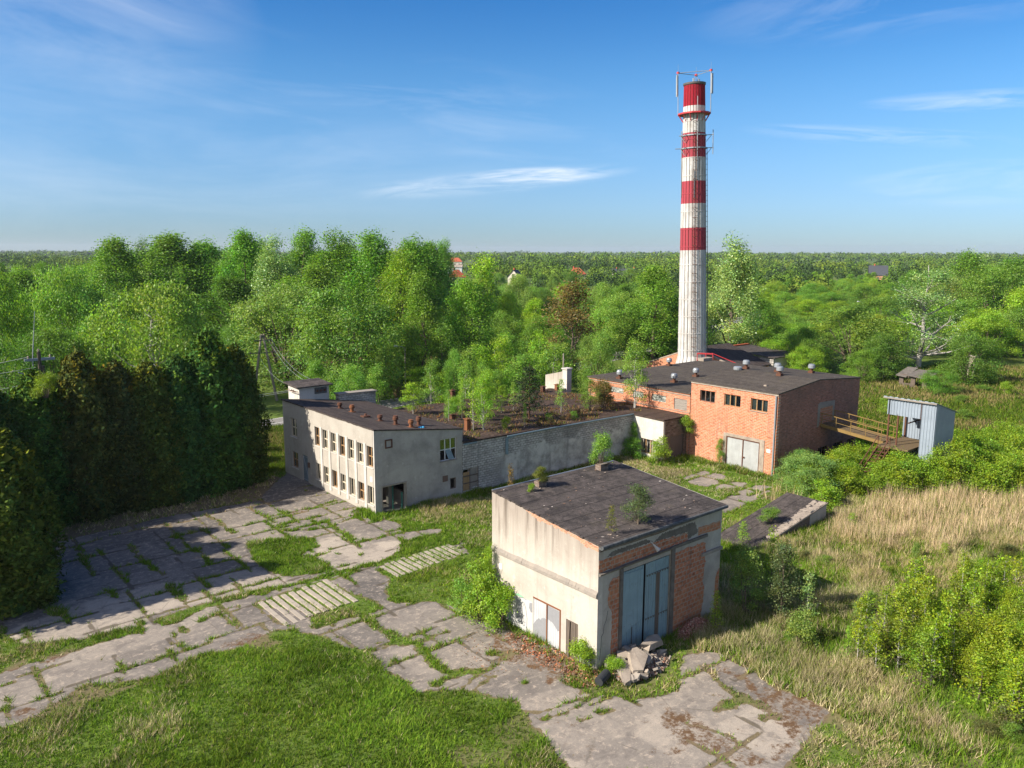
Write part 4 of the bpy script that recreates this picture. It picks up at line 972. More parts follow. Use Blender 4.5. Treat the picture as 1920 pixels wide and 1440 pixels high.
def boiler():
    x0, x1 = 108.9, 118.0; pk = 81.5
    R = empty('boiler_house', (x0, 73.6, 0), 'low gabled orange brick boiler house standing behind the chimney base', 'building')
    out = [(73.2, 0), (73.2, 2.2), (pk, 5.05), (91.9, 1.3), (91.9, 0)]
    b = MB(); b.prism([(x0, u, z) for u, z in out], (.4, 0, 0)); b.build('gable_wall', M['brick_x'], R)
    b = MB(); b.prism([(x1-.4, u, z) for u, z in out], (.4, 0, 0)); b.build('gable_wall', M['brick_x'], R)
    b = MB(); b.prism([(x0+.35, 73.0, 2.2), (x0+.35, pk, 5.06), (x0+.35, pk, 5.2), (x0+.35, 73.0, 2.35)], (x1-x0, 0, 0)); b.prism([(x0+.35, 92.1, 1.3), (x0+.35, pk, 5.06), (x0+.35, pk, 5.2), (x0+.35, 92.1, 1.45)], (x1-x0, 0, 0)); b.build('roof', M['felt_y'], R)
    b = MB(); b.prism([(x0-.06, 73.0, 2.2), (x0-.06, pk, 5.06), (x0-.06, pk, 5.26), (x0-.06, 73.0, 2.4)], (.4, 0, 0)); b.prism([(x0-.06, 92.1, 1.28), (x0-.06, pk, 5.06), (x0-.06, pk, 5.26), (x0-.06, 92.1, 1.48)], (.4, 0, 0)); b.build('coping', M['concrete_pale'], R)
    b = MB()
    for u in (89.6, 87.0, 84.6): b.slab('X', x0, u, u+.3, .3, 1.0+(92-u)*.33, .003, .1)
    b.build('buttress', M['brick_x'], R)
    b = MB(); b.slab('X', x0, 76.6, 77.6, 1.0, 3.0, .003, .06); b.build('doorway', M['black'], R)
boiler()

def store():
    R = empty('store_shed', (119, 73, 0), 'long low shed with a sagging black felt roof half hidden behind the chimney trees', 'shed')
    wall('X', 119, 73, 83, 0, 3.3, [(75, 77, .8, 2.2)], .3).build('wall', M['plaster_hall'], R)
    wall('Y', 73, 119.3, 127, 0, 3.3, [], .3).build('wall', M['plaster_grey'], R)
    b = MB(); b.hexa([(118.6, 72.6, 3.31), (127.3, 72.6, 3.31), (127.3, 83.4, 4.0), (118.6, 83.4, 4.0), (118.6, 72.6, 3.45), (127.3, 72.6, 3.45), (127.3, 83.4, 4.15), (118.6, 83.4, 4.15)]); b.build('roof', M['felt_x'], R)
    b = MB(); b.box(122, 83.0, 4.16, 127, 83.5, 4.35); b.build('parapet', M['tile_red'], R)
store()

def ruin():
    R = empty('ruined_hut', (126.5, 51.0, 0), 'collapsed hut with tilted grey roof slabs beneath the white-barked tree', 'hut')
    wall('X', 127.2, 51.5, 57.5, 0, 2.5, [(52.5, 54, 0, 2.0), (55, 56.6, .8, 1.9)], .3).build('wall', M['wood_grey'], R)
    wall('Y', 51.5, 127.5, 133, 0, 2.5, [], .3).build('wall', M['wood_grey'], R)
    for i, (u0, u1, z0, z1) in enumerate(((51.0, 53.4, 2.5, 3.1), (53.5, 55.6, 2.7, 3.0), (55.7, 58.0, 2.5, 3.3))):
        b = MB(); b.hexa([(126.3, u0, z0-.5), (133, u0, z1), (133, u1, z1+.05), (126.3, u1, z0-.3), (126.3, u0, z0-.38), (133, u0, z1+.12), (133, u1, z1+.17), (126.3, u1, z0-.18)]); b.build('roof_slab', M['concrete_dark'], R)
    R.scale = (.62, .7, .8)
    p = MB(); p.box(146.2, 51.7, 0, 147.2, 52.7, 3.4); p.box(146.1, 51.6, 3.4, 147.3, 52.8, 3.6)
    base_obj('concrete_pier', p, M['concrete_pale'], 'lone pale concrete pier at the edge of the far right meadow', 'pier', loc=(146.7, 52.2, 0))
ruin()

# ---------------------------------------------------------------- sunken shed roof
def cellar():
    x0, x1, y0, y1 = 46.9, 57.6, 30.0, 33.35
    top = lambda x: 1.52-(x1-x)*0.152
    R = empty('cellar_shed', (x0, y0, 0), 'low sunken shed with a sloping felt roof and white flaking right edge', 'shed')
    wall('Y', y0, x0, x1, -0.6, lambda u: max(-.5, top(u)-.06), [], .3).build('wall', M['oldbrick_y'], R)
    wall('X', x1, y0+.3, y1, -0.6, top(x1)-.06, [], .3).build('wall', M['plaster_grey'], R)
    b = MB(); b.slab('Y', y0, 55.2, 57.6, -.5, 1.35, .003, .02); b.build('render_patch', M['plaster_grey'], R)
    wall('Y', y1, x0, x1-.0, -0.6, lambda u: max(-.5, top(u)-.06), [], -.3).build('wall', M['concrete'], R)
    b = MB(); b.hexa([(x0, y0-.05, top(x0)-.05), (x1+.05, y0-.05, top(x1)-.05), (x1+.05, y1+.1, top(x1)-.05), (x0, y1+.1, top(x0)-.05), (x0, y0-.05, top(x0)+.06), (x1+.05, y0-.05, top(x1)+.06), (x1+.05, y1+.1, top(x1)+.06), (x0, y1+.1, top(x0)+.06)]); b.build('roof', M['felt_x'], R)
    # flaking white mortar band: ragged flakes lying on the felt
    b = MB(); rng = random.Random(3)
    for i in range(420):
        t = rng.random(); x = x1-.1-t*7.5; w = .95*(1-t*.55); y = y0+.02+w*rng.random()**1.4
        r = rng.uniform(.05, .17); m = rng.randint(5, 7); a0 = rng.random()*6
        P = [(x+r*math.cos(a0+2*math.pi*k/m)*rng.uniform(.6, 1.5), y+r*math.sin(a0+2*math.pi*k/m)*rng.uniform(.6, 1.1)) for k in range(m)]
        b.face([(px_, py_, top(px_)+.066+i*.00002) for px_, py_ in P])
    b.build('mortar_flakes', M['concrete_pale'], R)
    b = MB(); b.hexa([(x0+2, y0-.09, top(x0+2)-.06), (x1+.08, y0-.09, top(x1)-.06), (x1+.08, y0-.052, top(x1)-.06), (x0+2, y0-.052, top(x0+2)-.06), (x0+2, y0-.09, top(x0+2)+.06), (x1+.08, y0-.09, top(x1)+.06), (x1+.08, y0-.052, top(x1)+.06), (x0+2, y0-.052, top(x0+2)+.06)]); b.build('edge_strip', M['concrete_pale'], R)
cellar()

# ---------------------------------------------------------------- metal cabin, footbridge, stairs
def corr(mb, pl, c, u0, u1, z0, z1, pitch=.26, amp=.045, sgn=1):
    """trapezoidal sheet; z0, z1 numbers or functions"""
    f0 = z0 if callable(z0) else (lambda u: z0); f1 = z1 if callable(z1) else (lambda u: z1)
    u = u0; pr = []
    while u < u1-1e-6:
        for f, o in ((0, 0), (.35, 0), (.5, amp), (.85, amp)):
            uu = min(u+f*pitch, u1); pr.append((uu, o))
        u += pitch
    pr.append((u1, 0))
    P = lambda u, z, o: (c-o*sgn, u, z) if pl == 'X' else (u, c-o*sgn, z)
    for (a, oa), (b_, ob) in zip(pr[:-1], pr[1:]):
        if b_-a < 1e-6: continue
        for d in (0, -.012):
            mb.face([P(a, f0(a), oa+d), P(b_, f0(b_), ob+d), P(b_, f1(b_), ob+d), P(a, f1(a), oa+d)])

def cabin():
    X0, X1, Y0, Y1 = 73.3, 77.5, 28.63, 33.0
    top = lambda x: 7.72-(x-X0)*.29
    R = empty('metal_cabin', (X0, Y0, 0), 'pale corrugated metal cabin on a raised deck with an open front', 'cabin')
    b = MB(); corr(b, 'X', X0, Y0, 29.82, 1.2, 7.7); b.build('front_sheet', M['corr_white'], R)
    b = MB(); corr(b, 'X', X0, 29.84, Y1-.1, 6.16, 7.7); b.build('front_sheet', M['corr_white'], R)
    b = MB(); corr(b, 'Y', Y0, X0, X1, 0.6, lambda u: top(u)-.02); b.build('side_sheet', M['corr_white'], R)
    b = MB(); corr(b, 'X', X1, Y0+.05, 33.2, 1.2, top(X1)-.03, sgn=-1); b.build('back_sheet', M['corr_white'], R)
    b = MB(); nn = 18
    for i in range(nn):
        ya = Y0-.12+(Y1-Y0+.35)*i/nn; yb = Y0-.12+(Y1-Y0+.35)*(i+1)/nn; h = .05 if i % 2 else 0
        b.hexa([(X0-.25, ya, top(X0-.25)), (X1+.7, ya, top(X1+.7)), (X1+.7, yb, top(X1+.7)), (X0-.25, yb, top(X0-.25)), (X0-.25, ya, top(X0-.25)+.03+h), (X1+.7, ya, top(X1+.7)+.03+h), (X1+.7, yb, top(X1+.7)+.03+h), (X0-.25, yb, top(X0-.25)+.03+h)])
    b.build('roof', M['corr_white'], R)
    b = MB(); b.box(X0-.28, Y0-.1, 7.66, X0-.12, Y1+.25, 7.79); b.build('eave_board', M['wood_pale'], R)
    for (x, y, h) in ((X0+.06, Y1-.25, 7.6), (X0+.06, 31.9, 6.3), (X1-.15, 31.35, 6.4), (X1-.15, Y1-.1, 6.3), (X0+.1, Y0+.1, 7.6), (X1-.1, Y0+.1, 6.4)):
        b = MB(); b.box(x-.06, y-.06, 0, x+.06, y+.06, h); b.build('post', M['rust'], R)
    b = MB(); b.box(72.2, 30.3, 3.2, 77.3, 33.1, 3.36); b.box(72.2, 31.0, 3.0, 77.3, 31.15, 3.2); b.box(X0+.06, Y0+.08, 3.2, 77.3, 29.84, 3.36); b.build('deck', M['deck'], R)
    b = MB(); b.box(X0+.2, 31.0, 5.5, X1-.2, 31.06, 5.6); b.build('rail', M['rust'], R)
    b = MB(); b.tube([(X0-.1, 29.86, 6.1), (X0-.1, 29.86, 7.6)], .03, 4); b.build('bracket', M['rust'], R)
cabin()
def bridge():
    R = empty('steel_footbridge', (73.3, 33.0, 0), 'rusty yellow steel footbridge from the brick wall to the metal cabin', 'footbridge')
    zb = lambda y: 3.12+(y-32.6)*.108
    ya, yb = 33.1, 39.42
    for x in (73.3, 75.75):
        b = MB(); b.hexa([(x, ya, zb(ya)), (x+.14, ya, zb(ya)), (x+.14, yb, zb(yb)), (x, yb, zb(yb)), (x, ya, zb(ya)+.3), (x+.14, ya, zb(ya)+.3), (x+.14, yb, zb(yb)+.3), (x, yb, zb(yb)+.3)]); b.build('beam', M['yellow_metal'], R)
    b = MB(); rng = random.Random(2)
    for i in range(8):
        x = 73.46+i*.285; o = rng.uniform(-.04, .04)
        b.hexa([(x, ya, zb(ya)+.2+o), (x+.25, ya, zb(ya)+.2+o), (x+.25, yb, zb(yb)+.2-o), (x, yb, zb(yb)+.2-o), (x, ya, zb(ya)+.25+o), (x+.25, ya, zb(ya)+.25+o), (x+.25, yb, zb(yb)+.25-o), (x, yb, zb(yb)+.25-o)])
    b.build('deck_planks', M['deck'], R)
    for x in (73.32, 75.85):
        b = MB()
        for y in np.linspace(ya+.2, yb-.15, 5): b.tube([(x, y, zb(y)+.1), (x, y, zb(y)+1.35)], .04, 5)
        b.tube([(x, ya, zb(ya)+1.35), (x, yb, zb(yb)+1.35)], .045, 5); b.tube([(x, ya, zb(ya)+.8), (x, yb, zb(yb)+.8)], .025, 4)
        b.build('railing', M['yellow_metal'], R)
bridge()
def stairs():
    R = empty('steel_stairs', (67.6, 32.0, 0), 'rusty steel stairs climbing through the bushes to the cabin deck', 'stairs')
    A = (72.2, 3.25); B = (67.4, 0.0)
    for y in (31.9, 33.0):
        b = MB(); b.hexa([(B[0], y, B[1]-.1), (A[0], y, A[1]-.2), (A[0], y+.08, A[1]-.2), (B[0], y+.08, B[1]-.1), (B[0], y, B[1]+.16), (A[0], y, A[1]+.06), (A[0], y+.08, A[1]+.06), (B[0], y+.08, B[1]+.16)]); b.build('stringer', M['rust'], R)
        b = MB(); b.tube([(B[0], y+.04, B[1]+1.0), (A[0], y+.04, A[1]+1.0)], .045, 5)
        for t in (0, .2, .4, .6, .8, 1): x = B[0]+(A[0]-B[0])*t; z = B[1]+(A[1]-B[1])*t; b.tube([(x, y+.04, z), (x, y+.04, z+1.0)], .035, 4)
        b.build('handrail', M['rust'], R)
    for i in range(13):
        t = (i+.5)/13; x = B[0]+(A[0]-B[0])*t; z = B[1]+(A[1]-B[1])*t; b = MB(); b.box(x-.14, 31.99, z, x+.14, 32.99, z+.03); b.build('step', M['rust'], R)
stairs()

# ---------------------------------------------------------------- poles, lamps and wires
def insul(mb, p): mb.lathe(p, [(.03, 0), (.09, .05), (.05, .1), (.1, .16), (.03, .24)], 8)
def a_pole():
    x, y, h = 44.6, 107.0, 9.1
    R = empty('twin_leg_pole', (x, y, 0), 'grey twin-legged concrete power pole behind the right end of the hedge', 'utility pole')
    for s in (-1, 1):
        b = MB(); b.tube([(x+s*1.3, y-s*1.0, 0), (x+s*.12, y-s*.1, h)], [.22, .15], 8); b.build('leg', M['concrete'], R)
    b = MB(); b.box(x-.3, y-.25, h-.1, x+.3, y+.25, h+.15); b.box(x-1.2, y-.07, h-.55, x+1.4, y+.07, h-.43); b.box(x-1.9, y-.06, h-2.3, x+1.9, y+.06, h-2.2); b.build('crossarm', M['steel_dark'], R)
    b = MB()
    for dx in (-.25, 0, .25): insul(b, (x+dx, y, h+.15))
    for dx in (-1.8, 1.7): insul(b, (x+dx, y, h-2.2))
    b.build('insulators', M['concrete_pale'], R)
    return x, y, h
ax_, ay_, ah_ = a_pole()
def pole_left():
    x, y, h = 12.3, 76.0, 12.6
    R = empty('wooden_power_pole', (x, y, 0), 'dark wooden power pole with crossarm rising behind the left end of the hedge', 'utility pole')
    b = MB(); b.tube([(x, y, 0), (x, y, h)], [.2, .14], 8); b.tube([(x+.35, y, 0), (x+.2, y, h-1.2)], [.16, .13], 8); b.build('shaft', M['bark'], R)
    b = MB(); b.box(x-1.1, y-.1, h-.75, x+1.15, y+.1, h-.55); b.box(x-.5, y-.06, h-2.6, x+.6, y+.06, h-2.5); b.tube([(x-1.6, y, h-1.6), (x+.1, y, h-2.4)], .05, 5); b.build('crossarm', M['steel'], R)
    b = MB()
    for dx in (-.8, 0, .8): insul(b, (x+dx, y, h-.55 if dx else h))
    b.build('insulators', M['concrete_pale'], R)
    b = MB(); b.tube([(x-.55, y, h-3.4), (x-.5, y, h-.8), (x-.42, y, h), (x-.0, y, h+3.4)], [.05, .05, .045, .02], 6); b.build('whip_mast', M['steel'], R)
    return x, y, h
lx_, ly_, lh_ = pole_left()
def street_lamp(x, y, h, lab, arm=(.9, 0)):
    R = empty('street_lamp', (x, y, 0), lab, 'street lamp', 'street lamps beyond the buildings')
    b = MB(); b.tube([(x, y, 0), (x, y, h*.55), (x, y, h)], [.14, .12, .09], 8); b.build('post', M['concrete'], R)
    b = MB(); b.tube([(x, y, h-.15), (x-arm[0]*.5, y+arm[1]*.5, h+.15), (x-arm[0], y+arm[1], h+.2)], .05, 6); b.build('arm', M['steel'], R)
    b = MB(); c = Vector((x-arm[0], y+arm[1], h+.2)); d = Vector((-arm[0], arm[1], .05)).normalized(); b.tube([c, c+d*.25, c+d*.65, c+d*.75], [.07, .15, .13, .04], 8); b.build('lamp_head', M['white_paint'], R)
street_lamp(62.6, 98.6, 7.0, 'street lamp on a grey post behind the pale block\'s low wall stub', (.7, .5))
street_lamp(117.8, 112.9, 6.6, 'street lamp among trees left of the chimney', (.8, .5))
street_lamp(213.0, 104.5, 7.4, 'street lamp standing in the green scrub right of the chimney', (1.0, .6))
def post(x, y, h, lab):
    b = MB(); b.tube([(x, y, 0), (x, y, h)], [.12, .09], 7); base_obj('utility_post', b, M['concrete'], lab, 'post', loc=(x, y, 0))
post(69.3, 96.0, 6.2, 'thin grey post beside the road behind the hall')
post(75.5, 99.0, 7.6, 'thin pale post among young trees behind the hall roof')
post(73.8, 76.8, 7.4, 'short dark post rising behind the left corner of the brick wing')
def wire(p, q, sag, lab, grp=None, r=.015):
    p, q = Vector(p), Vector(q); b = MB(); n = 14
    b.tube([p.lerp(q, i/n)+Vector((0, 0, -4*sag*(i/n)*(1-i/n))) for i in range(n+1)], r, 4)
    base_obj('power_wire', b, M['steel'], lab, 'wire', grp, loc=tuple(p))
g_ = 'power wires slung to the pale block'
wire((ax_-.9, ay_-.7, ah_-2.7), (33.4, 70.9, 8.05), 1.2, 'lowest wire running from the twin-legged pole to the roof turret', g_)
wire((ax_+.9, ay_, ah_-.45), (34.6, 71.6, 8.1), 1.0, 'middle wire running from the twin-legged pole to the roof turret', g_)
wire((ax_+1.3, ay_, ah_-.45), (35.6, 72.4, 8.15), 1.1, 'upper wire running from the twin-legged pole to the roof turret', g_)
wire((12.0, 84.0, 7.6), (32.6, 71.4, 7.75), .9, 'wire reaching the turret bracket from behind the hedge', g_)
wire((12.0, 82.5, 6.6), (32.6, 72.0, 7.5), .7, 'lower wire reaching the turret bracket from behind the hedge', g_)
g_ = 'power wires leaving the wooden pole'
wire((lx_-.8, ly_, lh_-.4), (-14, 88, 9.5), .8, 'top wire running left from the wooden pole crossarm', g_)
wire((lx_-.3, ly_, lh_-1.3), (-14, 86.5, 10.6), 1.0, 'second wire running left from the wooden pole', g_)
wire((lx_, ly_, lh_-2.5), (-14, 85, 9.6), 1.2, 'lowest slack wire running left from the wooden pole', g_)

# ---------------------------------------------------------------- houses far behind
def polar(px, d):
    """ground point at depth d along the view azimuth of image column px (layout helper)"""
    return (math.cos(HEAD)*d+rt.x*(px-960)/FPX*d, math.sin(HEAD)*d+rt.y*(px-960)/FPX*d)
def house(px, d, w, dp, hw, hr, rz, wallm, roofm, lab, hip=False, chim=1, gable_win=True, z=0):
    x, y = polar(px, d)
    R = empty('distant_house', (x, y, z), lab, 'house')
    c, s = math.cos(rz), math.sin(rz)
    T = lambda a, b, zz: (x+a*c-b*s, y+a*s+b*c, z+zz)
    q = MB(); q.prism([T(-w/2, -dp/2, 0), T(w/2, -dp/2, 0), T(w/2, -dp/2, hw), T(-w/2, -dp/2, hw)], Vector(T(0, dp, 0))-Vector(T(0, 0, 0)))
    if not hip:
        for sx in (-1, 1): q.prism([T(sx*w/2, -dp/2, hw), T(sx*w/2, dp/2, hw), T(sx*w/2, 0, hr)], Vector(T(-sx*.2, 0, 0))-Vector(T(0, 0, 0)))
    q.build('wall', M[wallm], R)
    q = MB(); e = .5; i = dp*.45 if hip else -e
    A = [T(-w/2-e, -dp/2-e, hw-.25), T(w/2+e, -dp/2-e, hw-.25), T(w/2+e, dp/2+e, hw-.25), T(-w/2-e, dp/2+e, hw-.25)]; r0, r1_ = T(-w/2+i, 0, hr+.1), T(w/2-i, 0, hr+.1)
    q.face([A[0], A[1], r1_, r0]); q.face([A[2], A[3], r0, r1_]); q.face([A[1], A[2], r1_]); q.face([A[3], A[0], r0])
    if not hip: q.f = q.f[:2]; q.mi = q.mi[:2]
    rf = q.build('roof', M[roofm], R)
    for k in range(chim):
        q = MB(); a = w*(-.2+.35*k); p = T(a, .2, 0); q.box(p[0]-.4, p[1]-.4, z+hr-.6, p[0]+.4, p[1]+.4, z+hr+1.1); q.build('chimney', M['tile_red'], rf)
    for k in range(3):
        q = MB(); a = -w*.3+k*w*.3; q.prism([T(a-.7, -dp/2-.03, hw*.35), T(a+.7, -dp/2-.03, hw*.35), T(a+.7, -dp/2-.03, hw*.75), T(a-.7, -dp/2-.03, hw*.75)], Vector(T(0, -.04, 0))-Vector(T(0, 0, 0))); q.build('window', M['steel_dark'], R)
    if not hip and gable_win:
        q = MB(); q.prism([T(-w/2-.03, -.8, hw*.9), T(-w/2-.03, .8, hw*.9), T(-w/2-.03, .8, hw*1.3), T(-w/2-.03, -.8, hw*1.3)], Vector(T(-.05, 0, 0))-Vector(T(0, 0, 0))); q.build('window', M['steel_dark'], R)
hb = HEAD-math.pi/2
house(1639, 560, 11.5, 10, 5.0, 11.5, hb-.35, 'house_brick', 'tile_dark', 'orange-walled house with a steep dark roof far right of the chimney')
house(1080, 600, 12, 9, 4.2, 8.6, hb+.1, 'house_wall', 'tile_red', 'house with an orange hipped roof left of the chimney in the trees', hip=True)
house(1160, 620, 12, 10, 4.0, 7.6, hb, 'house_wall', 'tile_dark', 'left one of two low dark-roofed houses beyond the trees', chim=1)
house(1192, 640, 12, 10, 4.0, 7.4, hb, 'house_wall', 'tile_dark', 'right one of two low dark-roofed houses beyond the trees', chim=1)
house(966, 470, 7, 7, 6.0, 10.0, hb+1.2, 'house_wall', 'tile_dark', 'small white gabled house front peeping over a round willow')
house(857, 520, 9, 8, 4.5, 9.0, hb+.5, 'house_wall', 'tile_red', 'house with an orange roof just right of the tall tree belt', hip=True)
house(853, 640, 12, 9, 8.4, 10.0, hb, 'white_paint', 'concrete_pale', 'white flat-topped house above the orange roof right of the tree belt', chim=0)
house(854, 900, 16, 9, 9.2, 13.2, hb, 'house_wall', 'tile_red', 'house with a long pinkish red roof near the horizon', hip=True, chim=0)
house(1584, 500, 7, 5, 2.8, 3.3, hb, 'white_paint', 'tile_dark', 'low white outbuilding left of the orange-walled house', chim=0)

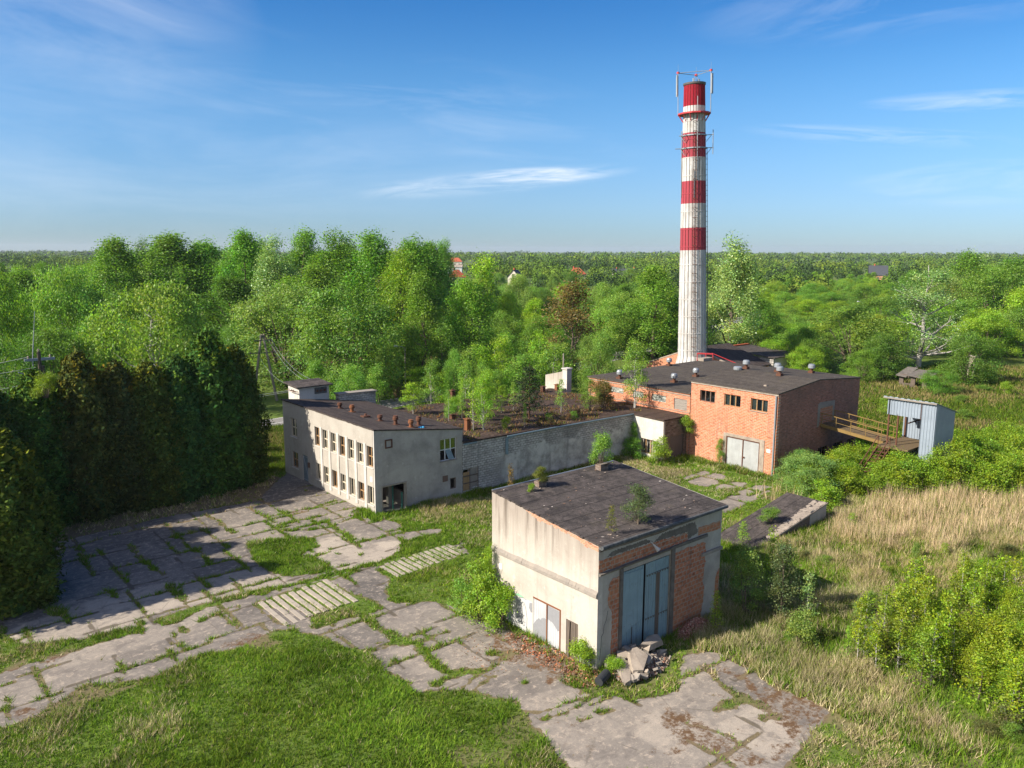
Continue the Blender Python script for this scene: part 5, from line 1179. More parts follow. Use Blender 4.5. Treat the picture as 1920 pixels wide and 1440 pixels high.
GROUND = [[[0.85,[[5.25,49.25],[8.56,51.23],[11.14,50.97],[10.89,46.48],[8.36,46.65],[5.42,47.44]]],[0.8,[[11.17,50.86],[14.22,50.61],[14.02,47.42],[11.45,46.87],[10.95,46.5]]],[0.55,[[7.77,52.26],[9.43,54.39],[10.82,51.62],[8.66,51.15]]],[0.72,[[14.39,50.75],[17.63,50.13],[16.98,46.68],[14.26,46.84],[14.31,47.93]]],[0.75,[[17.84,49.96],[19.55,48.98],[20.2,46.25],[19.49,45.6],[17.26,46.06]]],[0.45,[[9.19,58.07],[11.42,59.06],[11.02,51.46],[8.4,52.1]]],[0.4,[[11.07,54.72],[14.18,55.79],[14.07,51.79],[11.08,51.21]]],[0.38,[[14.75,58.33],[17.31,57.79],[17.53,52.52],[14.17,51.28],[14.17,53.46]]],[0.38,[[17.87,61.95],[20.31,62.13],[20.63,54.49],[20.12,52.83],[17.6,52.7],[17.61,56.47]]],[0.4,[[17.49,52.79],[19.96,52.45],[19.63,49.84],[17.74,50.05],[14.43,50.85]]],[0.5,[[21.35,62.25],[23.75,62.29],[23.88,55.75],[23.48,53.77],[20.83,54.6]]],[0.4,[[10.93,60.47],[14.3,60.3],[14.07,56.37],[11.16,55.08]]],[0.36,[[14.54,61.21],[17.36,61.77],[17.45,58.23],[14.98,58.66]]],[0.42,[[23.98,62.45],[27.57,62.74],[27.5,60.59],[24.37,60.41]]],[0.45,[[24.44,59.35],[27.14,59.82],[28.7,59.59],[28.22,58.24],[24.35,57.19]]],[0.4,[[29.03,60.05],[31.54,60.58],[31.66,58.6],[27.81,57.42]]],[0.42,[[24.22,55.95],[29.48,56.5],[28.8,54.76],[26.82,54.39],[24.19,54.61]]],[0.5,[[24.62,53.39],[27.14,53.65],[26.73,52.21],[24.96,51.71]]],[0.5,[[4.14,44.27],[5.75,44.22],[7.73,44.63],[10.98,44.78],[12.63,44.37],[14.25,42.06],[12.41,40.3],[10.27,40.44],[8.13,41.19],[6.14,40.89],[3.67,40.8],[2.72,40.85],[3.27,44.25]]],[0.5,[[11.21,45.23],[12.63,44.7],[12.48,43.53],[11.1,44.05]]],[0.65,[[13.06,45.7],[13.8,44.4],[12.64,44.04]]],[0.55,[[14.07,45.91],[16.62,46.08],[16.59,45.66],[13.98,45.28]]],[0.65,[[13.93,44.8],[16.29,44.89],[16.27,44.51],[14.03,44.38]]],[0.42,[[15.17,43.59],[17.09,43.75],[16.83,40.22],[15.36,41.29],[14.97,42.42]]],[0.4,[[17.43,42.75],[18.73,42.75],[18.27,40.66],[17.04,40.7]]],[0.6,[[8.17,45.29],[10.61,45.41],[10.63,45.08],[8.26,44.98]]],[0.35,[[5.26,52.55],[7.74,52.1],[7.67,50.54],[5.03,50.87]]],[0.3,[[25.56,63.66],[29.85,67.31],[30.87,65.61],[30.86,62.33],[28.27,61.41],[25.32,60.99]]],[0.33,[[23.37,45.09],[25.77,44.85],[25.08,42.55],[23.84,41.79],[23.66,39.59],[23.08,40.07],[22.82,44.07]]],[0.45,[[21.78,38.07],[23.93,38.41],[24.75,36.79],[24.6,35.14],[22.71,35.03],[22.18,36.03]]],[0.42,[[19.86,38.53],[21.41,38.24],[21.76,35.55],[20.93,34.93],[19.4,35.7],[18.86,36.66]]],[0.45,[[22.18,36.03],[24.57,35.45],[24.76,33.32],[22.18,33.88]]],[0.5,[[22.11,33.95],[24.79,33.03],[24.85,30.9],[23.7,29.91],[22.15,30.74],[22.15,32.65]]],[0.7,[[20.41,34.1],[21.82,33.68],[21.56,31.01],[20.17,31.83],[19.97,33.03]]],[0.5,[[19.45,33.93],[20.39,33.88],[20.22,31.91],[19.22,33.19]]],[0.6,[[19.84,30.68],[21.95,30.46],[22.74,30.02],[21.25,29.5],[19.33,30.07]]],[0.55,[[21.0,28.87],[24.17,29.76],[24.62,29.15],[24.44,28.38],[21.63,28.56]]],[0.5,[[21.53,28.43],[24.51,28.32],[24.92,27.3],[24.79,26.12],[22.65,26.29]]],[0.72,[[22.52,26.01],[23.82,25.7],[25.24,25.33],[25.56,24.45],[22.79,24.82],[22.23,25.3]]],[0.62,[[22.57,24.82],[25.45,24.34],[26.03,23.96],[25.85,23.91],[22.43,24.43]]],[0.64,[[22.28,24.26],[25.99,23.69],[26.52,23.05],[22.87,23.49],[21.87,23.8]]],[0.5,[[25.23,36.39],[26.26,34.63],[25.98,32.31],[26.91,31.26],[24.76,33.32]]],[0.4,[[25.02,32.84],[25.39,31.73],[24.7,31.02],[24.55,31.91]]],[0.66,[[22.96,23.24],[26.67,22.73],[28.72,21.41],[24.57,18.17],[21.08,21.09],[21.58,23.03]]],[0.55,[[24.78,30.21],[27.58,29.38],[27.43,28.24],[24.78,28.78]]],[0.5,[[31.98,23.96],[33.7,22.93],[33.6,22.61],[31.31,22.67],[30.22,22.58]]],[0.55,[[31.69,22.1],[33.4,22.1],[33.4,20.67],[32.25,19.69],[30.82,19.96],[30.98,20.98]]],[0.64,[[29.91,22.59],[31.45,22.04],[30.74,20.02],[29.23,19.96],[27.17,20.43]]],[0.68,[[29.1,19.86],[30.67,19.64],[30.81,18.43],[30.52,16.63],[29.72,16.16],[28.18,16.36],[28.01,17.22],[27.12,20.27]]],[0.6,[[31.4,19.03],[32.6,18.92],[33.14,17.35],[31.93,16.86],[31.15,17.31]]],[0.62,[[26.99,20.18],[27.82,17.2],[27.87,16.27],[26.97,16.16],[26.01,15.36],[23.51,17.45]]],[0.85,[[25.32,52.0],[23.91,48.71],[23.68,47.4],[23.98,45.12],[25.85,45.22],[27.48,45.48],[28.57,46.52],[29.62,47.99],[27.93,49.54],[26.8,51.49]]],[0.8,[[21.7,48.56],[23.66,49.43],[23.91,48.71],[22.39,47.5]]],[0.6,[[27.52,51.19],[29.54,49.95],[29.86,48.22],[27.38,48.59]]],[0.55,[[24.2,53.65],[27.29,54.12],[27.07,52.0],[25.22,51.8]]],[0.5,[[58.39,44.86],[62.39,45.1],[62.61,42.52],[60.25,41.74],[59.82,40.57],[57.77,42.27]]],[0.5,[[57.95,40.84],[60.29,41.48],[62.14,40.17],[60.37,39.26]]],[0.5,[[55.48,38.5],[59.17,39.0],[62.16,39.06],[62.76,37.69],[58.69,36.8],[54.81,36.3],[52.66,36.33]]],[0.45,[[27.9,48.72],[30.77,48.93],[33.16,48.15],[33.07,47.32],[29.92,47.6]]]],{"moss":[[[25.33,35.11],[25.22,32.94],[26.02,31.73],[26.91,31.26],[27.08,28.29],[26.69,26.95],[24.86,26.06],[25.32,27.87],[24.9,28.91],[23.94,29.48],[25.27,32.36],[25.02,35.37],[24.72,38.07]],[[31.79,23.04],[33.16,22.3],[32.78,19.47],[33.26,16.81],[32.63,16.08],[30.52,15.87],[28.59,15.49],[27.58,15.99],[29.98,16.32],[30.66,17.11],[30.95,18.74],[31.79,19.61],[32.24,21.64]],[[27.14,20.87],[28.12,20.26],[27.82,17.2],[27.69,16.25],[26.47,16.59],[26.27,17.43],[26.16,18.77],[25.14,19.26]],[[4.09,40.34],[5.24,40.25],[6.37,40.7],[10.09,39.81],[9.54,39.26],[6.25,39.64],[5.87,39.5],[4.14,39.04]],[[13.56,40.79],[15.39,40.79],[16.81,39.92],[16.21,38.57],[14.84,39.43],[13.74,39.48]],[[6.5,45.81],[7.35,45.67],[7.42,45.03],[6.38,44.64]],[[5.05,45.61],[5.66,45.38],[5.43,44.49],[4.79,44.49]],[[26.14,59.61],[27.94,58.81],[26.37,57.42],[25.59,58.4]],[[5.3,52.87],[7.92,52.5],[9.23,54.56],[8.07,53.91],[5.48,54.17]]],"dry":[[[31.53,23.61],[32.19,17.35],[26.58,14.77],[37.64,4.7],[103.62,16.98],[78.07,38.12],[59.6,31.43],[44.08,29.8],[35.55,24.87]]],"reed":[[[55.08,28.72],[62.96,30.43],[71.82,29.97],[79.62,25.68],[78.74,21.14],[66.69,17.59],[60.63,21.21],[53.79,24.22]],[[37.33,19.13],[39.75,17.47],[37.3,14.23],[35.24,14.8],[35.53,17.57]]],"greenr":[[[31.81,17.66],[34.43,14.91],[42.83,11.47],[46.48,8.42],[36.05,6.03],[26.18,14.3]],[[47.46,32.17],[48.62,29.84],[44.26,25.13],[38.31,24.29],[36.88,25.48]]],"lawn":[[[-1.99,38.68],[1.52,39.31],[5.89,39.9],[11.04,39.35],[15.72,40.6],[18.76,36.48],[19.09,32.62],[19.63,29.6],[21.91,25.94],[21.15,22.9],[19.1,19.45],[7.22,23.54]],[[20.96,54.21],[25.27,52.76],[24.1,49.58],[21.88,48.29],[20.11,46.88],[19.39,50.36]],[[29.86,48.22],[41.49,52.06],[31.91,39.94],[31.61,42.68],[28.46,45.3]]],"dryg":[[[37.42,53.49],[41.19,51.32],[37.75,47.04],[34.27,48.32],[33.73,51.21]],[[60.72,52.48],[61.66,46.45],[60.63,41.42],[57.15,45.43],[57.24,50.11]]]},[[[2.85,39.19],[4.33,53.52],[5.45,53.97],[8.67,56.96],[9.86,63.45],[18.06,64.23],[25.25,63.6],[31.24,70.41],[31.39,64.57],[31.12,54.22],[31.58,50.95],[29.93,48.16],[28.03,45.66],[25.91,44.63],[32.97,44.5],[31.97,42.38],[25.3,42.27],[24.08,40.9],[23.56,39.11],[25.62,37.88],[26.59,35.41],[27.62,33.2],[25.89,29.78],[22.58,25.95],[21.35,28.48],[19.37,30.13],[19.7,31.12],[19.43,33.72],[20.01,34.69],[18.77,35.91],[18.51,38.47],[17.01,40.34],[15.47,40.0],[13.92,39.77],[12.47,40.43],[10.96,39.92],[9.82,39.54],[7.04,41.06],[5.68,39.94],[3.45,39.2]],[[24.72,38.07],[25.55,36.12],[26.82,32.71],[27.11,30.29],[27.23,28.17],[26.69,26.95],[25.22,26.19],[25.56,24.45],[26.03,23.96],[26.78,22.83],[29.25,21.77],[24.5,18.08],[20.95,21.05],[21.58,23.03],[21.77,24.05],[22.13,25.56],[22.65,26.29],[21.57,28.19],[20.87,28.98],[19.39,30.01],[19.64,30.85],[19.13,33.04],[19.45,33.93],[19.4,35.7],[18.86,36.66],[19.86,38.53],[21.47,38.33]],[[31.9,24.02],[33.7,22.93],[33.4,22.1],[33.48,20.6],[32.78,19.47],[33.14,17.35],[32.93,16.24],[30.93,16.1],[29.53,15.77],[27.6,15.63],[25.59,15.09],[23.13,17.15]]],[[[20.67,54.46],[22.3,54.51],[25.14,52.5],[24.58,50.52],[22.87,49.95],[23.36,48.91],[23.62,47.44],[23.38,45.85],[22.36,46.12],[20.96,46.73],[20.29,47.28],[19.76,49.46],[20.15,52.22]],[[4.03,52.02],[5.36,50.48],[5.22,48.57],[5.8,47.49],[8.15,46.32],[10.79,45.95],[11.34,45.91],[11.06,44.89],[8.16,45.14],[7.73,44.94],[5.99,44.94],[3.18,44.6]],[[12.01,46.22],[13.9,46.46],[14.26,46.63],[14.38,45.6],[12.62,44.84],[11.99,45.16]],[[17.2,44.56],[21.87,45.14],[22.3,44.5],[23.09,39.26],[21.96,39.18],[18.91,39.26],[18.69,39.15],[19.05,41.93],[17.51,43.35]],[[25.54,44.35],[31.95,45.07],[31.9,42.44],[29.91,41.6],[25.32,41.98]]],[[0.9,[[12.03,45.77],[14.08,46.08],[16.9,45.88],[20.18,45.46],[23.17,45.45],[26.15,45.03],[28.17,45.54]]],[0.4,[[13.79,44.3],[16.27,44.71]]],[0.3,[[14.02,45.67],[16.57,45.9]]],[0.7,[[14.01,50.33],[14.14,47.69]]],[0.4,[[14.14,47.69],[14.02,45.9]]],[0.4,[[17.45,49.09],[17.32,46.53]]],[0.5,[[14.15,59.88],[14.14,54.73],[14.28,52.29]]],[0.4,[[11.07,61.76],[10.94,55.07]]],[0.4,[[17.66,62.92],[17.41,57.17],[17.49,52.55]]],[0.6,[[20.9,62.72],[20.91,57.12]]],[0.5,[[24.17,62.64],[24.22,57.47]]],[0.45,[[24.26,59.08],[27.6,58.89],[30.46,59.27]]],[0.5,[[24.28,56.63],[27.19,56.64],[31.14,56.85]]],[0.55,[[23.72,55.39],[26.85,53.71],[30.13,54.62],[31.12,54.22]]],[0.6,[[27.42,54.81],[27.1,51.24],[26.78,48.68]]],[0.4,[[26.9,49.27],[30.46,49.18]]],[0.5,[[15.09,44.1],[15.17,41.88]]],[0.8,[[12.7,44.15],[12.94,43.53]]],[0.4,[[11.21,46.45],[11.17,44.8]]],[0.35,[[12.2,43.94],[12.17,41.61]]],[0.4,[[17.2,44.17],[17.28,40.96],[17.49,40.36]]],[0.8,[[18.65,39.39],[20.68,39.43],[22.57,39.0]]],[0.8,[[21.35,38.43],[21.32,36.33],[21.43,34.84],[21.93,34.03]]],[0.4,[[21.93,34.03],[24.06,34.04]]],[0.5,[[21.43,34.84],[19.79,34.87],[18.7,35.78]]],[0.8,[[21.88,33.69],[21.55,31.95],[21.64,30.66]]],[0.5,[[21.64,30.66],[22.55,30.07]]],[0.3,[[21.97,33.05],[23.97,32.91]]],[0.7,[[20.24,30.03],[22.29,29.95],[23.65,29.49]]],[1.1,[[7.63,51.23],[8.15,50.33]]],[0.4,[[10.94,52.37],[11.01,50.79]]],[0.3,[[9.44,61.13],[13.69,62.39],[17.98,62.65]]],[0.35,[[4.05,42.03],[4.04,39.77]]],[0.3,[[5.69,42.51],[5.6,40.73]]],[0.22,[[22.04,25.45],[22.73,24.88],[25.56,24.45]]],[0.22,[[22.31,24.41],[25.98,23.8]]],[0.25,[[21.1,29.0],[24.11,29.69],[25.21,29.85]]],[0.2,[[21.53,28.43],[23.75,28.96]]],[0.8,[[24.61,30.6],[25.4,29.94]]],[0.6,[[23.76,23.37],[24.07,23.11]]],[0.5,[[24.73,23.3],[25.34,22.97]]],[0.3,[[30.22,22.58],[31.15,22.55],[33.58,22.35]]],[0.6,[[31.69,22.1],[30.89,20.12],[31.03,18.68],[30.8,17.6]]],[0.9,[[29.1,19.86],[31.11,19.71]]],[0.25,[[27.19,20.22],[27.81,18.51],[27.82,17.2]]]]]
